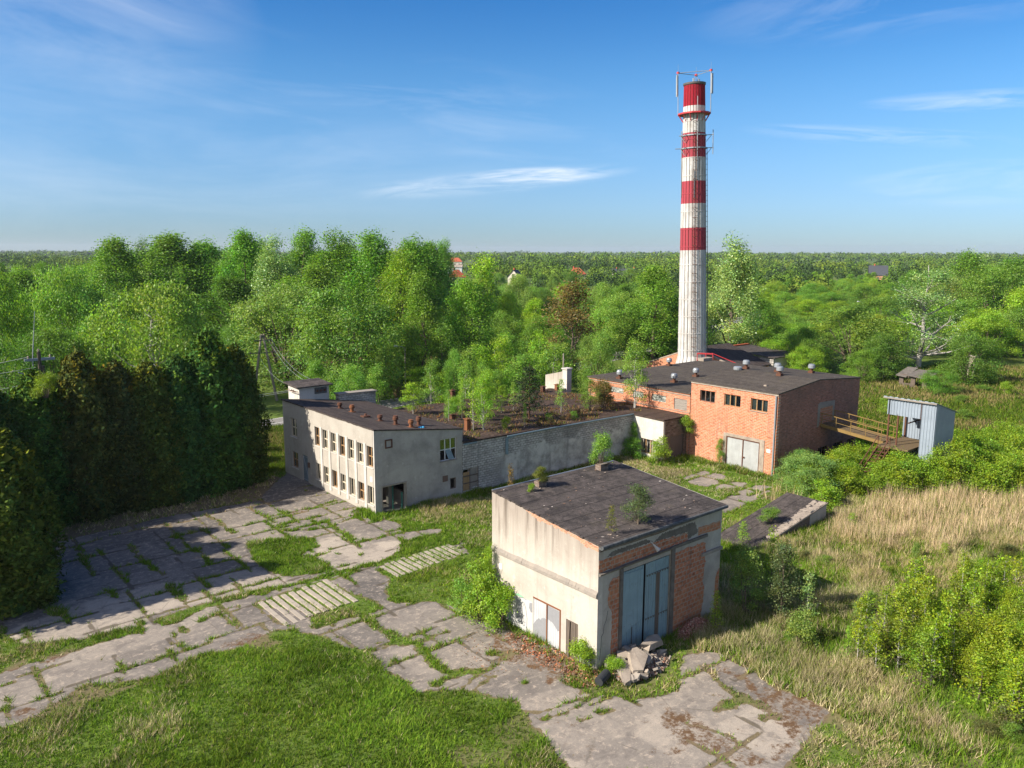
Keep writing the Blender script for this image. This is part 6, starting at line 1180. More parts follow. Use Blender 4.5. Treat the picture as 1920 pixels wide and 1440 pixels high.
TREES = [["birch",16.1,125.7,18.4,10.9,"y","N1"],["birch",25.3,136.0,19.1,15.5,"l","N2"],["poplar",44.4,179.3,23.2,15.8,"m","W"],["poplar",54.2,176.1,24.1,19.6,"m","W"],["poplar",61.8,174.9,22.9,16.5,"m","W"],["birch",30.4,108.5,17.0,20.2,"b","N3"],["poplar",65.4,164.2,24.7,13.7,"m","W"],["silver",68.5,156.4,23.5,12.2,"s","W"],["poplar",77.4,161.8,25.3,14.2,"m","W"],["poplar",66.8,147.5,15.8,14.8,"m","W"],["poplar",78.3,148.1,24.5,16.7,"m","W"],["poplar",79.3,134.3,24.4,15.7,"m","W"],["poplar",86.3,131.1,23.2,15.9,"m","W"],["poplar",55.4,146.8,16.1,16.1,"d","W"],["poplar",66.8,134.6,18.1,13.9,"m","W"],["round",51.8,116.3,15.5,18.3,"g","N4"],["round",53.7,99.2,15.9,16.5,"o","N5"],["poplar",66.1,99.0,17.7,8.8,"m","N6"],["poplar",79.7,126.3,21.0,12.1,"v","N7"],["poplar",73.7,97.8,17.0,10.3,"m","N8"],["young",100.2,128.3,20.8,10.0,"v","N9"],["round",128.4,149.8,14.6,9.7,"g","N10"],["young",94.1,96.1,16.7,11.3,"r","N11"],["birch",132.0,121.0,12.3,13.3,"l","N12"],["poplar",121.7,101.3,18.0,13.1,"m","N13"],["silver",131.6,90.4,23.3,13.0,"s","N14"],["round",141.9,71.3,10.8,18.8,"o","N15"],["white",149.8,62.1,20.1,21.9,"s","N16"],["poplar",149.9,95.5,11.1,9.2,"m","M"],["round",129.3,78.0,5.8,9.3,"v","N17"],["silver",155.6,49.5,-0.0,4.1,"s","N18"],["round",14.2,106.7,10.6,9.9,"d","K"],["round",19.1,110.3,11.3,10.5,"d","K"],["round",21.5,143.1,13.5,11.7,"m","K"],["round",27.8,128.7,10.9,9.5,"m","K"],["poplar",34.2,164.6,17.9,12.1,"l","W"],["poplar",29.6,194.3,16.4,16.0,"m","W"],["round",208.0,69.9,18.0,19.1,"m","E"],["round",185.2,56.7,13.3,15.5,"v","E"],["silver",250.6,92.0,21.1,18.9,"m","E"],["poplar",265.8,85.6,19.1,19.3,"m","E"],["round",225.9,86.9,14.4,15.9,"g","E"],["birch",226.6,67.1,17.5,16.1,"l","E"],["round",201.8,94.4,9.3,16.5,"o","E"],["round",174.3,59.5,8.7,11.8,"v","E"],["poplar",50.1,209.1,20.8,13.9,"d","W"],["poplar",51.1,194.9,21.4,9.7,"l","W"],["poplar",25.6,221.1,17.1,14.7,"l","W"],["poplar",134.5,199.6,22.3,9.4,"m","W"],["birch",46.7,211.0,18.3,12.4,"m","W"],["poplar",36.7,281.1,17.2,12.3,"d","W"],["silver",91.9,241.5,21.7,13.7,"l","W"],["poplar",87.3,221.4,22.6,13.2,"m","W"],["birch",30.0,247.7,16.2,13.4,"m","W"],["poplar",73.2,178.5,21.5,13.6,"m","W"],["poplar",123.3,186.6,19.4,13.6,"l","W"],["birch",129.1,239.0,22.7,12.6,"l","W"],["birch",89.6,164.0,23.2,11.9,"d","W"],["silver",33.7,302.4,14.4,10.8,"l","W"],["birch",114.0,183.7,19.6,10.1,"d","W"],["poplar",68.4,203.4,22.4,11.5,"l","W"],["poplar",32.2,267.3,15.6,13.9,"l","W"],["silver",52.8,245.0,16.7,14.7,"m","W"],["poplar",27.7,228.1,15.9,12.0,"l","W"],["birch",39.7,236.8,17.9,12.7,"m","W"],["poplar",142.2,209.5,21.7,11.8,"l","W"],["silver",64.5,232.8,23.5,9.5,"d","W"],["poplar",130.0,183.6,23.7,9.8,"l","W"],["poplar",33.1,216.3,17.3,9.6,"m","W"],["birch",76.9,186.2,22.6,12.7,"l","W"],["silver",44.0,315.1,11.9,12.0,"m","W"],["birch",27.2,221.4,17.4,11.9,"m","W"],["birch",70.1,200.1,19.5,10.0,"l","W"],["poplar",141.5,219.8,23.0,13.2,"m","W"],["poplar",97.8,278.3,22.6,12.3,"l","W"],["poplar",52.7,217.3,20.1,13.8,"l","W"],["birch",92.6,184.3,21.5,13.4,"d","W"],["birch",110.7,204.5,23.2,11.8,"m","W"],["poplar",122.1,179.4,23.0,11.9,"m","W"],["poplar",49.6,277.9,13.3,11.9,"m","W"],["silver",90.7,165.4,20.9,13.7,"m","W"],["birch",65.4,200.2,20.2,9.7,"l","W"],["poplar",84.5,265.7,24.0,10.2,"m","W"],["poplar",28.2,291.1,15.7,12.7,"l","W"],["poplar",143.4,203.7,22.6,9.3,"d","W"],["poplar",99.9,280.2,22.1,14.0,"m","W"],["birch",23.4,240.6,16.4,10.7,"l","W"],["silver",92.5,160.5,20.6,13.0,"l","W"],["poplar",85.1,290.4,21.7,12.2,"d","W"],["poplar",137.4,225.9,21.2,10.2,"l","W"],["silver",76.2,182.8,23.3,13.7,"d","W"],["round",55.9,119.6,10.7,6.2,"d","K"],["round",42.8,144.9,6.6,10.9,"m","K"],["round",36.4,162.0,6.6,8.0,"m","K"],["round",40.0,146.5,8.2,11.0,"m","K"],["round",65.8,135.0,9.2,9.1,"m","K"],["round",24.0,157.4,10.6,7.6,"d","K"],["round",27.6,150.4,10.6,9.8,"m","K"],["round",26.8,167.5,4.6,8.0,"d","K"],["round",37.2,147.6,5.5,10.4,"d","K"],["round",55.8,146.3,7.8,9.1,"m","K"],["round",34.7,156.3,10.4,9.4,"m","K"],["round",50.7,133.3,8.4,7.8,"d","K"],["round",25.4,169.7,8.9,11.3,"d","K"],["round",28.8,142.0,7.7,7.2,"d","K"],["round",92.2,90.4,7.0,4.9,"o","H"],["young",55.0,90.1,4.8,4.0,"l","H"],["round",53.5,92.6,3.8,3.1,"v","H"],["round",84.8,80.8,8.1,6.3,"o","H"],["young",61.1,87.8,4.8,5.6,"v","H"],["round",72.3,110.5,4.9,5.5,"v","H"],["round",68.5,83.5,3.7,5.3,"m","H"],["young",60.1,103.7,8.2,4.9,"v","H"],["poplar",67.9,109.7,8.4,5.7,"o","H"],["young",63.8,89.0,5.5,4.0,"v","H"],["young",62.0,84.1,5.7,2.9,"m","H"],["poplar",63.7,107.0,6.5,6.2,"m","H"],["young",71.1,76.0,3.5,3.3,"o","H"],["round",67.4,90.5,4.6,3.8,"m","H"],["young",62.3,95.1,4.7,4.5,"v","H"],["young",74.4,75.1,5.5,3.3,"l","H"],["young",70.9,99.6,6.8,5.3,"v","H"],["poplar",89.4,94.0,4.2,6.2,"o","H"],["young",84.6,88.5,7.2,6.1,"o","H"],["young",76.4,75.3,3.9,5.3,"v","H"],["young",62.9,106.6,6.3,4.6,"o","H"],["young",81.2,90.7,5.8,4.9,"l","H"],["young",68.5,113.7,7.2,5.9,"l","H"],["round",79.9,99.2,4.7,4.3,"v","H"],["poplar",78.5,86.4,7.3,3.4,"m","H"],["young",81.2,91.4,4.8,5.3,"m","H"],["young",78.0,80.6,5.9,3.1,"l","H"],["young",79.9,70.8,7.0,4.8,"m","H"],["young",67.6,95.8,5.1,6.3,"v","H"],["round",61.6,101.1,8.5,4.6,"o","H"],["young",79.0,104.2,4.2,3.8,"l","H"],["young",84.3,101.2,7.9,5.7,"m","H"],["poplar",75.3,79.9,3.5,4.2,"v","H"],["round",73.5,90.2,5.2,5.5,"o","H"],["young",70.0,85.4,9.7,5.0,"v","H"],["young",78.0,86.4,9.5,4.4,"v","H"],["young",74.4,79.2,8.8,6.2,"l","H"],["young",69.8,80.5,7.6,6.4,"l","H"],["young",67.8,87.4,8.5,6.0,"v","H"],["young",90.4,85.1,8.8,5.4,"l","H"],["young",67.1,95.6,11.0,5.5,"l","H"],["poplar",118.3,132.4,10.5,8.0,"v","M"],["round",187.0,238.7,11.9,11.4,"l","M"],["round",147.8,125.8,9.5,7.8,"l","M"],["round",145.9,128.7,8.9,8.4,"l","M"],["birch",267.0,310.6,9.7,10.8,"v","M"],["round",115.4,107.1,10.0,10.0,"l","M"],["round",252.4,266.9,7.5,10.3,"m","M"],["round",174.9,198.0,9.1,12.0,"l","M"],["birch",122.9,108.9,7.7,8.9,"v","M"],["round",134.0,137.4,9.1,8.9,"m","M"],["round",130.3,122.6,12.3,7.7,"l","M"],["birch",279.0,288.6,8.2,8.8,"d","M"],["round",147.3,187.7,7.0,10.3,"d","M"],["round",137.2,177.8,10.5,10.7,"o","M"],["birch",116.1,105.8,7.0,8.8,"o","M"],["round",192.5,193.4,10.0,9.9,"m","M"],["round",103.9,143.1,7.4,8.5,"l","M"],["round",184.3,224.0,9.0,11.0,"l","M"],["round",100.2,109.7,8.7,10.0,"m","M"],["round",201.7,170.9,10.4,12.3,"l","M"],["round",143.7,116.2,8.2,12.1,"d","M"],["round",127.8,98.6,11.0,9.5,"v","M"],["birch",173.1,131.7,11.6,7.7,"l","M"],["poplar",145.0,111.2,12.3,7.9,"l","M"],["poplar",157.6,204.4,7.5,11.6,"l","M"],["round",241.9,219.6,7.2,9.1,"l","M"],["birch",138.4,150.2,11.4,7.7,"d","M"],["poplar",136.9,184.6,7.2,8.9,"o","M"],["round",302.2,267.6,12.0,11.1,"o","M"],["round",155.6,147.5,12.2,9.9,"l","M"],["round",203.0,223.6,7.0,12.2,"m","M"],["round",135.1,107.0,9.5,9.2,"v","M"],["round",243.4,210.7,10.6,8.8,"d","M"],["round",172.8,179.6,10.4,12.5,"v","M"],["round",259.9,319.7,9.5,8.7,"l","M"],["poplar",129.8,105.3,8.5,9.0,"o","M"],["round",106.4,127.3,11.9,8.7,"v","M"],["round",122.3,119.9,10.6,10.8,"d","M"],["birch",126.2,96.4,11.8,12.1,"d","M"],["round",96.4,116.8,9.5,9.4,"m","M"],["poplar",129.6,154.4,8.9,8.6,"v","M"],["round",128.6,175.4,10.7,11.6,"l","M"],["birch",160.8,200.7,11.4,7.8,"d","M"],["birch",117.0,108.9,12.4,11.0,"l","M"],["birch",167.7,155.7,10.5,9.6,"v","M"],["round",271.3,298.1,9.2,9.6,"d","M"],["round",141.8,115.6,7.5,10.3,"l","M"],["poplar",126.3,120.5,7.9,8.9,"o","M"],["poplar",104.3,140.2,12.4,8.2,"d","M"],["round",277.8,288.6,10.8,12.1,"o","M"],["round",305.1,247.6,10.1,11.7,"m","M"],["round",146.7,200.5,7.2,8.3,"m","M"],["round",160.2,158.6,10.0,9.5,"l","M"],["birch",123.2,117.3,9.5,9.5,"v","M"],["birch",232.1,247.8,11.3,8.7,"o","M"],["round",110.5,116.5,9.0,8.2,"l","M"],["round",140.7,120.5,11.3,7.9,"v","M"],["round",222.0,226.6,12.5,7.6,"d","M"],["poplar",192.3,171.7,10.8,12.3,"m","M"],["round",286.3,257.4,8.5,9.1,"o","M"],["bush",198.9,92.4,3.6,13.2,"l","S"],["round",265.1,155.9,5.7,9.6,"v","S"],["bush",357.8,219.3,5.7,9.3,"l","S"],["bush",190.8,89.9,5.9,7.6,"y","S"],["bush",277.4,150.6,6.0,12.7,"v","S"],["bush",361.8,189.7,6.5,12.2,"y","S"],["round",185.7,104.4,3.7,12.0,"l","S"],["round",391.2,198.3,6.2,12.3,"y","S"],["bush",390.7,169.9,5.0,12.8,"m","S"],["bush",176.0,113.7,4.5,11.2,"l","S"],["round",198.5,89.0,3.1,11.1,"v","S"],["round",220.2,144.1,3.7,10.5,"m","S"],["round",299.8,154.0,5.6,9.6,"l","S"],["bush",318.9,207.7,5.3,8.2,"v","S"],["round",295.7,182.5,8.9,9.8,"y","S"],["round",325.6,208.4,6.8,11.0,"m","S"],["round",353.9,155.9,5.2,8.3,"v","S"],["round",253.2,133.0,5.0,8.3,"v","S"],["round",383.1,199.5,7.4,9.9,"m","S"],["bush",308.6,163.8,5.3,8.4,"y","S"],["bush",400.7,202.1,7.2,12.1,"m","S"],["round",253.9,142.5,6.8,7.8,"m","S"],["round",171.9,102.6,4.0,11.3,"v","S"],["round",334.2,159.8,7.5,11.7,"y","S"],["bush",328.2,161.8,7.6,13.3,"y","S"],["bush",222.5,96.7,5.7,7.4,"y","S"],["round",214.7,98.6,3.6,11.9,"y","S"],["round",293.2,163.5,8.7,12.9,"m","S"],["bush",384.2,165.9,7.8,10.2,"m","S"],["bush",274.6,125.3,8.2,8.8,"y","S"],["bush",289.6,161.3,5.1,12.9,"v","S"],["round",284.3,177.9,7.8,9.4,"v","S"],["bush",173.5,112.2,3.2,11.2,"m","S"],["round",333.0,214.0,8.6,8.6,"m","S"],["bush",336.6,214.6,6.0,13.1,"v","S"],["bush",155.0,93.4,4.9,7.9,"m","S"],["bush",185.8,99.9,4.0,8.6,"y","S"],["round",229.4,134.9,5.7,7.6,"y","S"],["round",312.0,147.9,8.0,12.5,"m","S"],["bush",170.0,79.9,4.4,12.1,"y","S"],["bush",268.7,172.6,7.3,12.6,"v","S"],["bush",250.1,145.5,5.0,8.6,"v","S"],["round",272.0,145.3,6.4,13.2,"m","S"],["round",228.9,105.6,5.8,9.1,"v","S"],["bush",185.9,110.7,5.4,12.0,"l","S"],["bush",354.1,173.3,6.6,9.3,"v","S"],["round",361.4,201.1,5.1,9.9,"m","S"],["bush",207.3,124.7,5.9,10.4,"l","S"],["round",388.8,195.7,8.0,10.6,"m","S"],["round",243.9,122.0,5.0,10.5,"l","S"],["round",203.1,97.5,4.7,11.5,"y","S"],["bush",249.1,154.9,6.1,8.8,"v","S"],["bush",367.2,175.2,8.9,8.3,"v","S"],["round",310.0,149.9,8.8,8.3,"y","S"],["round",368.1,216.8,5.4,8.3,"m","S"],["round",382.7,213.9,6.1,11.8,"l","S"],["round",348.9,218.6,6.9,8.6,"l","S"],["round",330.5,215.3,8.9,11.6,"m","S"],["round",154.7,89.7,3.0,11.0,"l","S"],["bush",343.7,203.8,7.6,10.8,"m","S"],["bush",332.4,152.4,7.8,12.7,"m","S"],["bush",335.7,153.5,6.3,8.1,"l","S"],["round",182.0,91.7,5.1,8.8,"l","S"],["round",219.2,110.4,4.9,10.3,"v","S"],["round",311.6,172.3,8.1,12.8,"y","S"],["round",267.0,148.9,5.9,7.6,"m","S"],["round",395.9,192.1,8.4,10.5,"v","S"],["round",202.4,109.7,5.4,10.5,"m","S"],["bush",231.8,130.3,6.0,13.1,"v","S"],["round",263.3,159.9,6.4,11.8,"m","S"],["round",204.4,130.8,4.3,7.7,"v","S"],["round",317.6,174.8,5.9,10.9,"v","S"],["bush",394.7,189.4,6.8,13.3,"l","S"],["round",356.4,218.2,5.8,12.3,"m","S"],["round",334.8,167.7,8.3,9.5,"m","S"],["round",265.9,124.7,5.5,12.0,"m","S"],["round",252.8,116.5,5.1,9.0,"l","S"],["round",342.3,147.7,8.2,7.4,"m","S"],["round",304.1,171.8,7.5,10.3,"l","S"],["round",344.3,217.8,5.2,13.0,"l","S"],["round",391.4,180.9,7.5,10.6,"y","S"],["round",145.0,94.4,4.8,11.3,"y","S"],["round",363.8,187.3,8.1,12.1,"y","S"],["bush",239.1,143.7,7.4,8.4,"m","S"],["bush",329.2,155.3,5.8,12.2,"y","S"],["bush",290.7,142.5,8.5,12.5,"m","S"],["round",220.0,114.4,4.5,12.4,"l","S"],["round",247.2,158.1,7.0,11.6,"v","S"],["round",363.6,190.3,6.9,8.3,"y","S"],["round",317.2,164.4,9.0,9.6,"l","S"],["round",203.7,100.6,3.1,11.2,"v","S"],["round",306.3,196.9,7.0,12.3,"v","S"],["round",368.6,197.5,7.5,8.6,"l","S"],["round",351.4,200.2,7.2,9.4,"m","S"],["round",237.8,105.9,3.2,9.9,"m","S"],["birch",233.3,87.6,12.1,11.5,"o","E"],["round",253.1,68.8,9.4,13.1,"m","E"],["round",224.3,83.0,9.4,13.9,"m","E"],["round",252.8,82.4,8.4,11.5,"m","E"],["round",330.0,130.4,13.9,13.9,"o","E"],["round",297.0,93.6,12.2,10.3,"l","E"],["round",283.5,113.0,13.6,11.6,"m","E"],["round",249.6,76.9,11.0,13.9,"o","E"],["round",221.2,60.5,9.4,10.9,"l","E"],["birch",349.3,112.4,14.7,12.5,"m","E"],["birch",264.2,76.1,11.2,11.8,"m","E"],["round",365.1,116.5,14.1,11.9,"l","E"],["round",246.0,102.6,8.8,12.9,"l","E"],["round",203.4,61.7,7.2,10.3,"m","E"],["round",285.9,123.2,14.0,11.8,"m","E"],["round",307.6,111.0,11.6,13.6,"m","E"],["poplar",270.2,88.0,11.8,14.7,"m","E"],["round",164.4,71.1,9.0,11.4,"v","E"],["birch",318.0,127.2,12.6,12.8,"v","E"],["round",259.7,83.7,10.1,9.8,"m","E"],["birch",298.8,92.7,13.5,12.0,"l","E"],["poplar",292.9,83.9,13.3,10.7,"o","E"],["poplar",339.4,101.8,14.2,14.5,"m","E"],["birch",236.2,75.0,9.3,15.1,"m","E"],["round",295.3,89.5,12.3,14.1,"v","E"],["round",218.8,80.8,8.7,12.6,"m","E"],["round",321.9,130.4,14.0,10.7,"o","E"],["round",255.0,67.6,11.3,12.4,"l","E"],["round",300.1,118.0,13.2,10.9,"m","E"],["poplar",212.4,72.7,10.4,12.6,"m","E"],["poplar",190.2,65.3,8.1,13.8,"m","E"],["poplar",224.1,74.4,8.4,11.9,"o","E"],["poplar",183.7,71.8,8.0,11.2,"o","E"],["round",349.0,100.2,12.6,9.2,"l","E"],["round",275.0,113.4,9.9,9.9,"o","E"],["round",278.3,105.0,11.6,9.1,"o","E"],["poplar",226.1,73.2,10.6,11.6,"l","E"],["poplar",371.8,104.3,12.5,14.3,"v","E"],["round",181.3,72.0,10.0,9.1,"v","E"],["round",349.1,119.9,15.3,14.4,"l","E"],["poplar",198.0,59.3,10.4,12.5,"m","E"],["birch",254.8,77.9,12.2,14.3,"v","E"],["round",232.8,58.8,7.6,14.9,"v","E"],["round",181.8,59.3,9.0,10.6,"o","E"],["round",366.6,113.6,14.9,9.6,"v","E"],["poplar",321.5,83.9,13.1,12.7,"l","E"],["poplar",221.0,91.2,9.9,11.4,"v","E"],["round",208.2,83.2,9.3,14.7,"m","E"],["round",344.4,91.4,11.1,14.8,"m","E"],["round",249.0,78.4,11.9,13.9,"m","E"],["round",176.0,62.9,7.4,11.8,"v","E"],["poplar",188.5,72.9,9.6,9.8,"m","E"],["round",246.3,97.8,9.8,11.7,"m","E"],["poplar",201.3,70.9,8.3,12.5,"v","E"],["poplar",252.8,101.0,9.4,11.8,"l","E"],["pine",406.1,195.0,11.2,7.3,"d","P"],["pine",400.8,204.4,10.2,7.3,"d","P"],["pine",390.8,214.3,9.5,7.3,"d","P"],["pine",410.1,221.7,11.5,7.7,"d","P"],["pine",405.5,196.8,9.7,7.3,"d","P"],["pine",403.7,197.0,10.8,7.3,"d","P"],["pine",407.7,223.3,9.0,7.7,"d","P"],["pine",407.9,202.5,9.4,7.4,"d","P"],["pine",395.5,228.9,10.3,7.6,"d","P"],["pine",391.9,219.1,11.3,7.4,"d","P"],["pine",396.0,220.0,9.3,7.5,"d","P"],["pine",399.5,223.5,10.8,7.6,"d","P"]]
# ---------------------------------------------------------------- ground
SLABS, ZONES, PAVED, HOLES, JOINTS = GROUND
def vnoise(x, y, s, seed):
    """smooth value noise 0..1"""
    g = np.random.default_rng(seed).random((256, 256))
    x = x/s; y = y/s; xi = np.floor(x).astype(int); yi = np.floor(y).astype(int); fx = x-xi; fy = y-yi
    fx = fx*fx*(3-2*fx); fy = fy*fy*(3-2*fy)
    a = g[xi % 256, yi % 256]; b = g[(xi+1) % 256, yi % 256]; c = g[xi % 256, (yi+1) % 256]; d = g[(xi+1) % 256, (yi+1) % 256]
    return (a*(1-fx)+b*fx)*(1-fy)+(c*(1-fx)+d*fx)*fy
def inside(poly, X, Y):
    P = np.array(poly); r = np.zeros(X.shape, bool)
    m = (X >= P[:, 0].min()) & (X <= P[:, 0].max()) & (Y >= P[:, 1].min()) & (Y <= P[:, 1].max())
    x = X[m]; y = Y[m]; q = np.zeros(x.shape, bool)
    for (x0, y0), (x1, y1) in zip(P, np.roll(P, -1, 0)):
        c = ((y0 > y) != (y1 > y)) & (x < (x1-x0)*(y-y0)/(y1-y0+1e-12)+x0); q ^= c
    r[m] = q; return r
def blur(a, n=1):
    for _ in range(n):
        p = np.pad(a, 1, mode='edge'); a = (p[:-2, 1:-1]+p[2:, 1:-1]+p[1:-1, :-2]+p[1:-1, 2:]+p[1:-1, 1:-1]*2)/6
    return a
ST = 0.12
fx0, fx1, fy0, fy1 = -3.0, 66.0, 4.0, 72.0
fxs = np.arange(fx0, fx1, ST); fys = np.arange(fy0, fy1, ST)
GX, GY = np.meshgrid(fxs, fys, indexing='ij')
wx = GX+(vnoise(GX, GY, .3, 1)-.5)*.30+(vnoise(GX, GY, 1.6, 2)-.5)*.22
wy = GY+(vnoise(GX, GY, .3, 3)-.5)*.30+(vnoise(GX, GY, 1.6, 4)-.5)*.22
slab = np.zeros(GX.shape); tone = np.full(GX.shape, .5)
for t, poly in SLABS:
    m = inside(poly, wx, wy); slab[m] = 1; tone[m] = t
soft = blur(slab, 5); tone = np.where(slab > 0, tone, np.where(soft > .01, blur(tone*slab, 5)/np.maximum(soft, .01), .45))
for poly in PAVED: slab[inside(poly, wx, wy)] = 1
for poly in HOLES: slab[inside(poly, wx, wy)] = 0
jn = vnoise(GX, GY, .7, 15)
for w, line in JOINTS:
    for (xa, ya), (xb, yb) in zip(line[:-1], line[1:]):
        dx, dy = xb-xa, yb-ya; t = np.clip(((wx-xa)*dx+(wy-ya)*dy)/(dx*dx+dy*dy), 0, 1)
        slab[np.hypot(wx-xa-t*dx, wy-ya-t*dy) < max(.32, w)*.5*(.35+.85*jn)] = 0
# straight construction joints of the slab grid, partly sealed, partly overgrown
jr = np.random.default_rng(5); keepj = vnoise(GX, GY, 2.6, 16)
sub = np.zeros(GX.shape)
for ax_n, C_, O_ in ((0, GX, GY), (1, GY, GX)):
    p = -2.0
    while p < 66:
        q = np.floor((O_+jr.uniform(0, 5))/jr.uniform(5, 9)); sh = (q*1.7 % 1.3)
        d_ = np.abs(C_-p-sh+(vnoise(GX, GY, .5, 17+ax_n)-.5)*.12)
        rare = np.where((GY < 27) & (GX > 18), .16, 0)
        slab[(d_ < .07+.12*jn*(keepj > .5)) & (keepj > .40+rare*1.4)] = 0
        sub = np.maximum(sub, (d_ < .10)*(keepj > .25+rare*2))
        p += jr.uniform(2.3, 3.6) if ax_n else jr.uniform(2.8, 4.4)
# each slab weathers a little differently
tone = np.clip(tone+(vnoise(np.floor(GX/3.1)*3.1, np.floor(GY/2.7)*2.7, 1.0, 18)-.5)*.38, 0, 1)
moss = np.zeros(GX.shape)
for poly in ZONES['moss']: moss[inside(poly, wx+(vnoise(GX, GY, 1.1, 5)-.5)*1.2, wy+(vnoise(GX, GY, 1.1, 6)-.5)*1.2)] = 1
dry = np.zeros(GX.shape); reed = np.zeros(GX.shape); lawn = np.zeros(GX.shape)
ww, wv = wx+(vnoise(GX, GY, 3, 7)-.5)*3, wy+(vnoise(GX, GY, 3, 8)-.5)*3
for poly in ZONES['dry']: dry[inside(poly, ww, wv)] = .52
for poly in ZONES['dryg']: dry[inside(poly, ww, wv)] = .6
for poly in ZONES['greenr']: dry[inside(poly, ww, wv)] = .35
for poly in ZONES['reed']: m = inside(poly, ww, wv); reed[m] = 1; dry[m] = 1
for poly in ZONES['lawn']: lawn[inside(poly, wx, wy)] = 1
clump = vnoise(GX, GY, .35, 21)*.5+vnoise(GX, GY, 1.2, 22)*.5
grown = blur(slab, 11)
paved = np.clip(blur(grown, 4)*2.2, 0, 1)
slab[(slab > 0) & (clump > .85)] = 0.0                 # weeds breaking through the slabs
near_wall = ((np.abs(GX-27.4) < 1.6) & (GY > 25.8) & (GY < 34.3))
rub = ((GX > 25.2) & (GX < 27.4) & (GY > 26) & (GY < 32.5))
moss[rub & (clump > .35)] = 1
hz = (GX > 5) & (GX < 30) & (GY > 61.5+2*(vnoise(GX, GY, 1.5, 25)-.5)) & (GY < 70); moss[hz & (slab < .5)] = 1; dry[hz] = .7  # bare needle-strewn strip, also darkened in colour for the hedge's shade
pad = (GX > 17) & (GX < 38) & (GY > 10) & (GY < 25.5) & (vnoise(GX, GY, 1.3, 26) > .42); moss[pad] = np.maximum(moss[pad], .62)
slab_s, tone_s, moss_s, dry_s = blur(slab, 1), blur(tone, 2), blur(moss, 2), blur(dry, 6)
hs = (vnoise(GX, GY, 4.0, 31)-.5)*.10*(1-blur(slab, 6))+slab_s*.03

lo = [-9000, -5000, -2500, -1200, -600, -300, -150, -80, -40, -20, -8]
hi = [80, 100, 130, 180, 250, 400, 700, 1300, 2500, 5000, 9000]
xs = np.array(lo+list(fxs)+hi, float); ys = np.array(lo[:-1]+[-4]+list(fys)+hi, float)
nx, ny = len(xs), len(ys); L = len(lo)
AX, AY = np.meshgrid(xs, ys, indexing='ij'); AZ = np.zeros(AX.shape)
def emb(a, d):
    r = np.full(AX.shape, float(d)); r[L:L+len(fxs), L:L+len(fys)] = a; return r
AZ = emb(hs, 0.0)
me = bpy.data.meshes.new('ground')
V = np.stack([AX, AY, AZ], -1).reshape(-1, 3)
idx = np.arange(nx*ny).reshape(nx, ny)
F = np.stack([idx[:-1, :-1], idx[1:, :-1], idx[1:, 1:], idx[:-1, 1:]], -1).reshape(-1, 4)
def fill_mesh(me, V, F):
    k = F.shape[1]
    me.vertices.add(len(V)); me.vertices.foreach_set('co', np.ascontiguousarray(V, dtype=np.float32).ravel())
    me.loops.add(F.size); me.loops.foreach_set('vertex_index', np.ascontiguousarray(F, dtype=np.int32).ravel())
    me.polygons.add(len(F)); me.polygons.foreach_set('loop_start', np.arange(0, F.size, k, dtype=np.int32))
    me.update(calc_edges=True)
fill_mesh(me, V, F)
for nm, a in (('slab', emb(slab_s, 0)), ('tone', emb(tone_s, .5)), ('moss', emb(moss_s, 0)), ('dry', emb(dry_s, .3)), ('paved', emb(paved, 0)), ('crack', emb(blur(sub, 1), 0))):
    at = me.attributes.new(nm, 'FLOAT', 'POINT'); at.data.foreach_set('value', a.astype(np.float32).ravel())
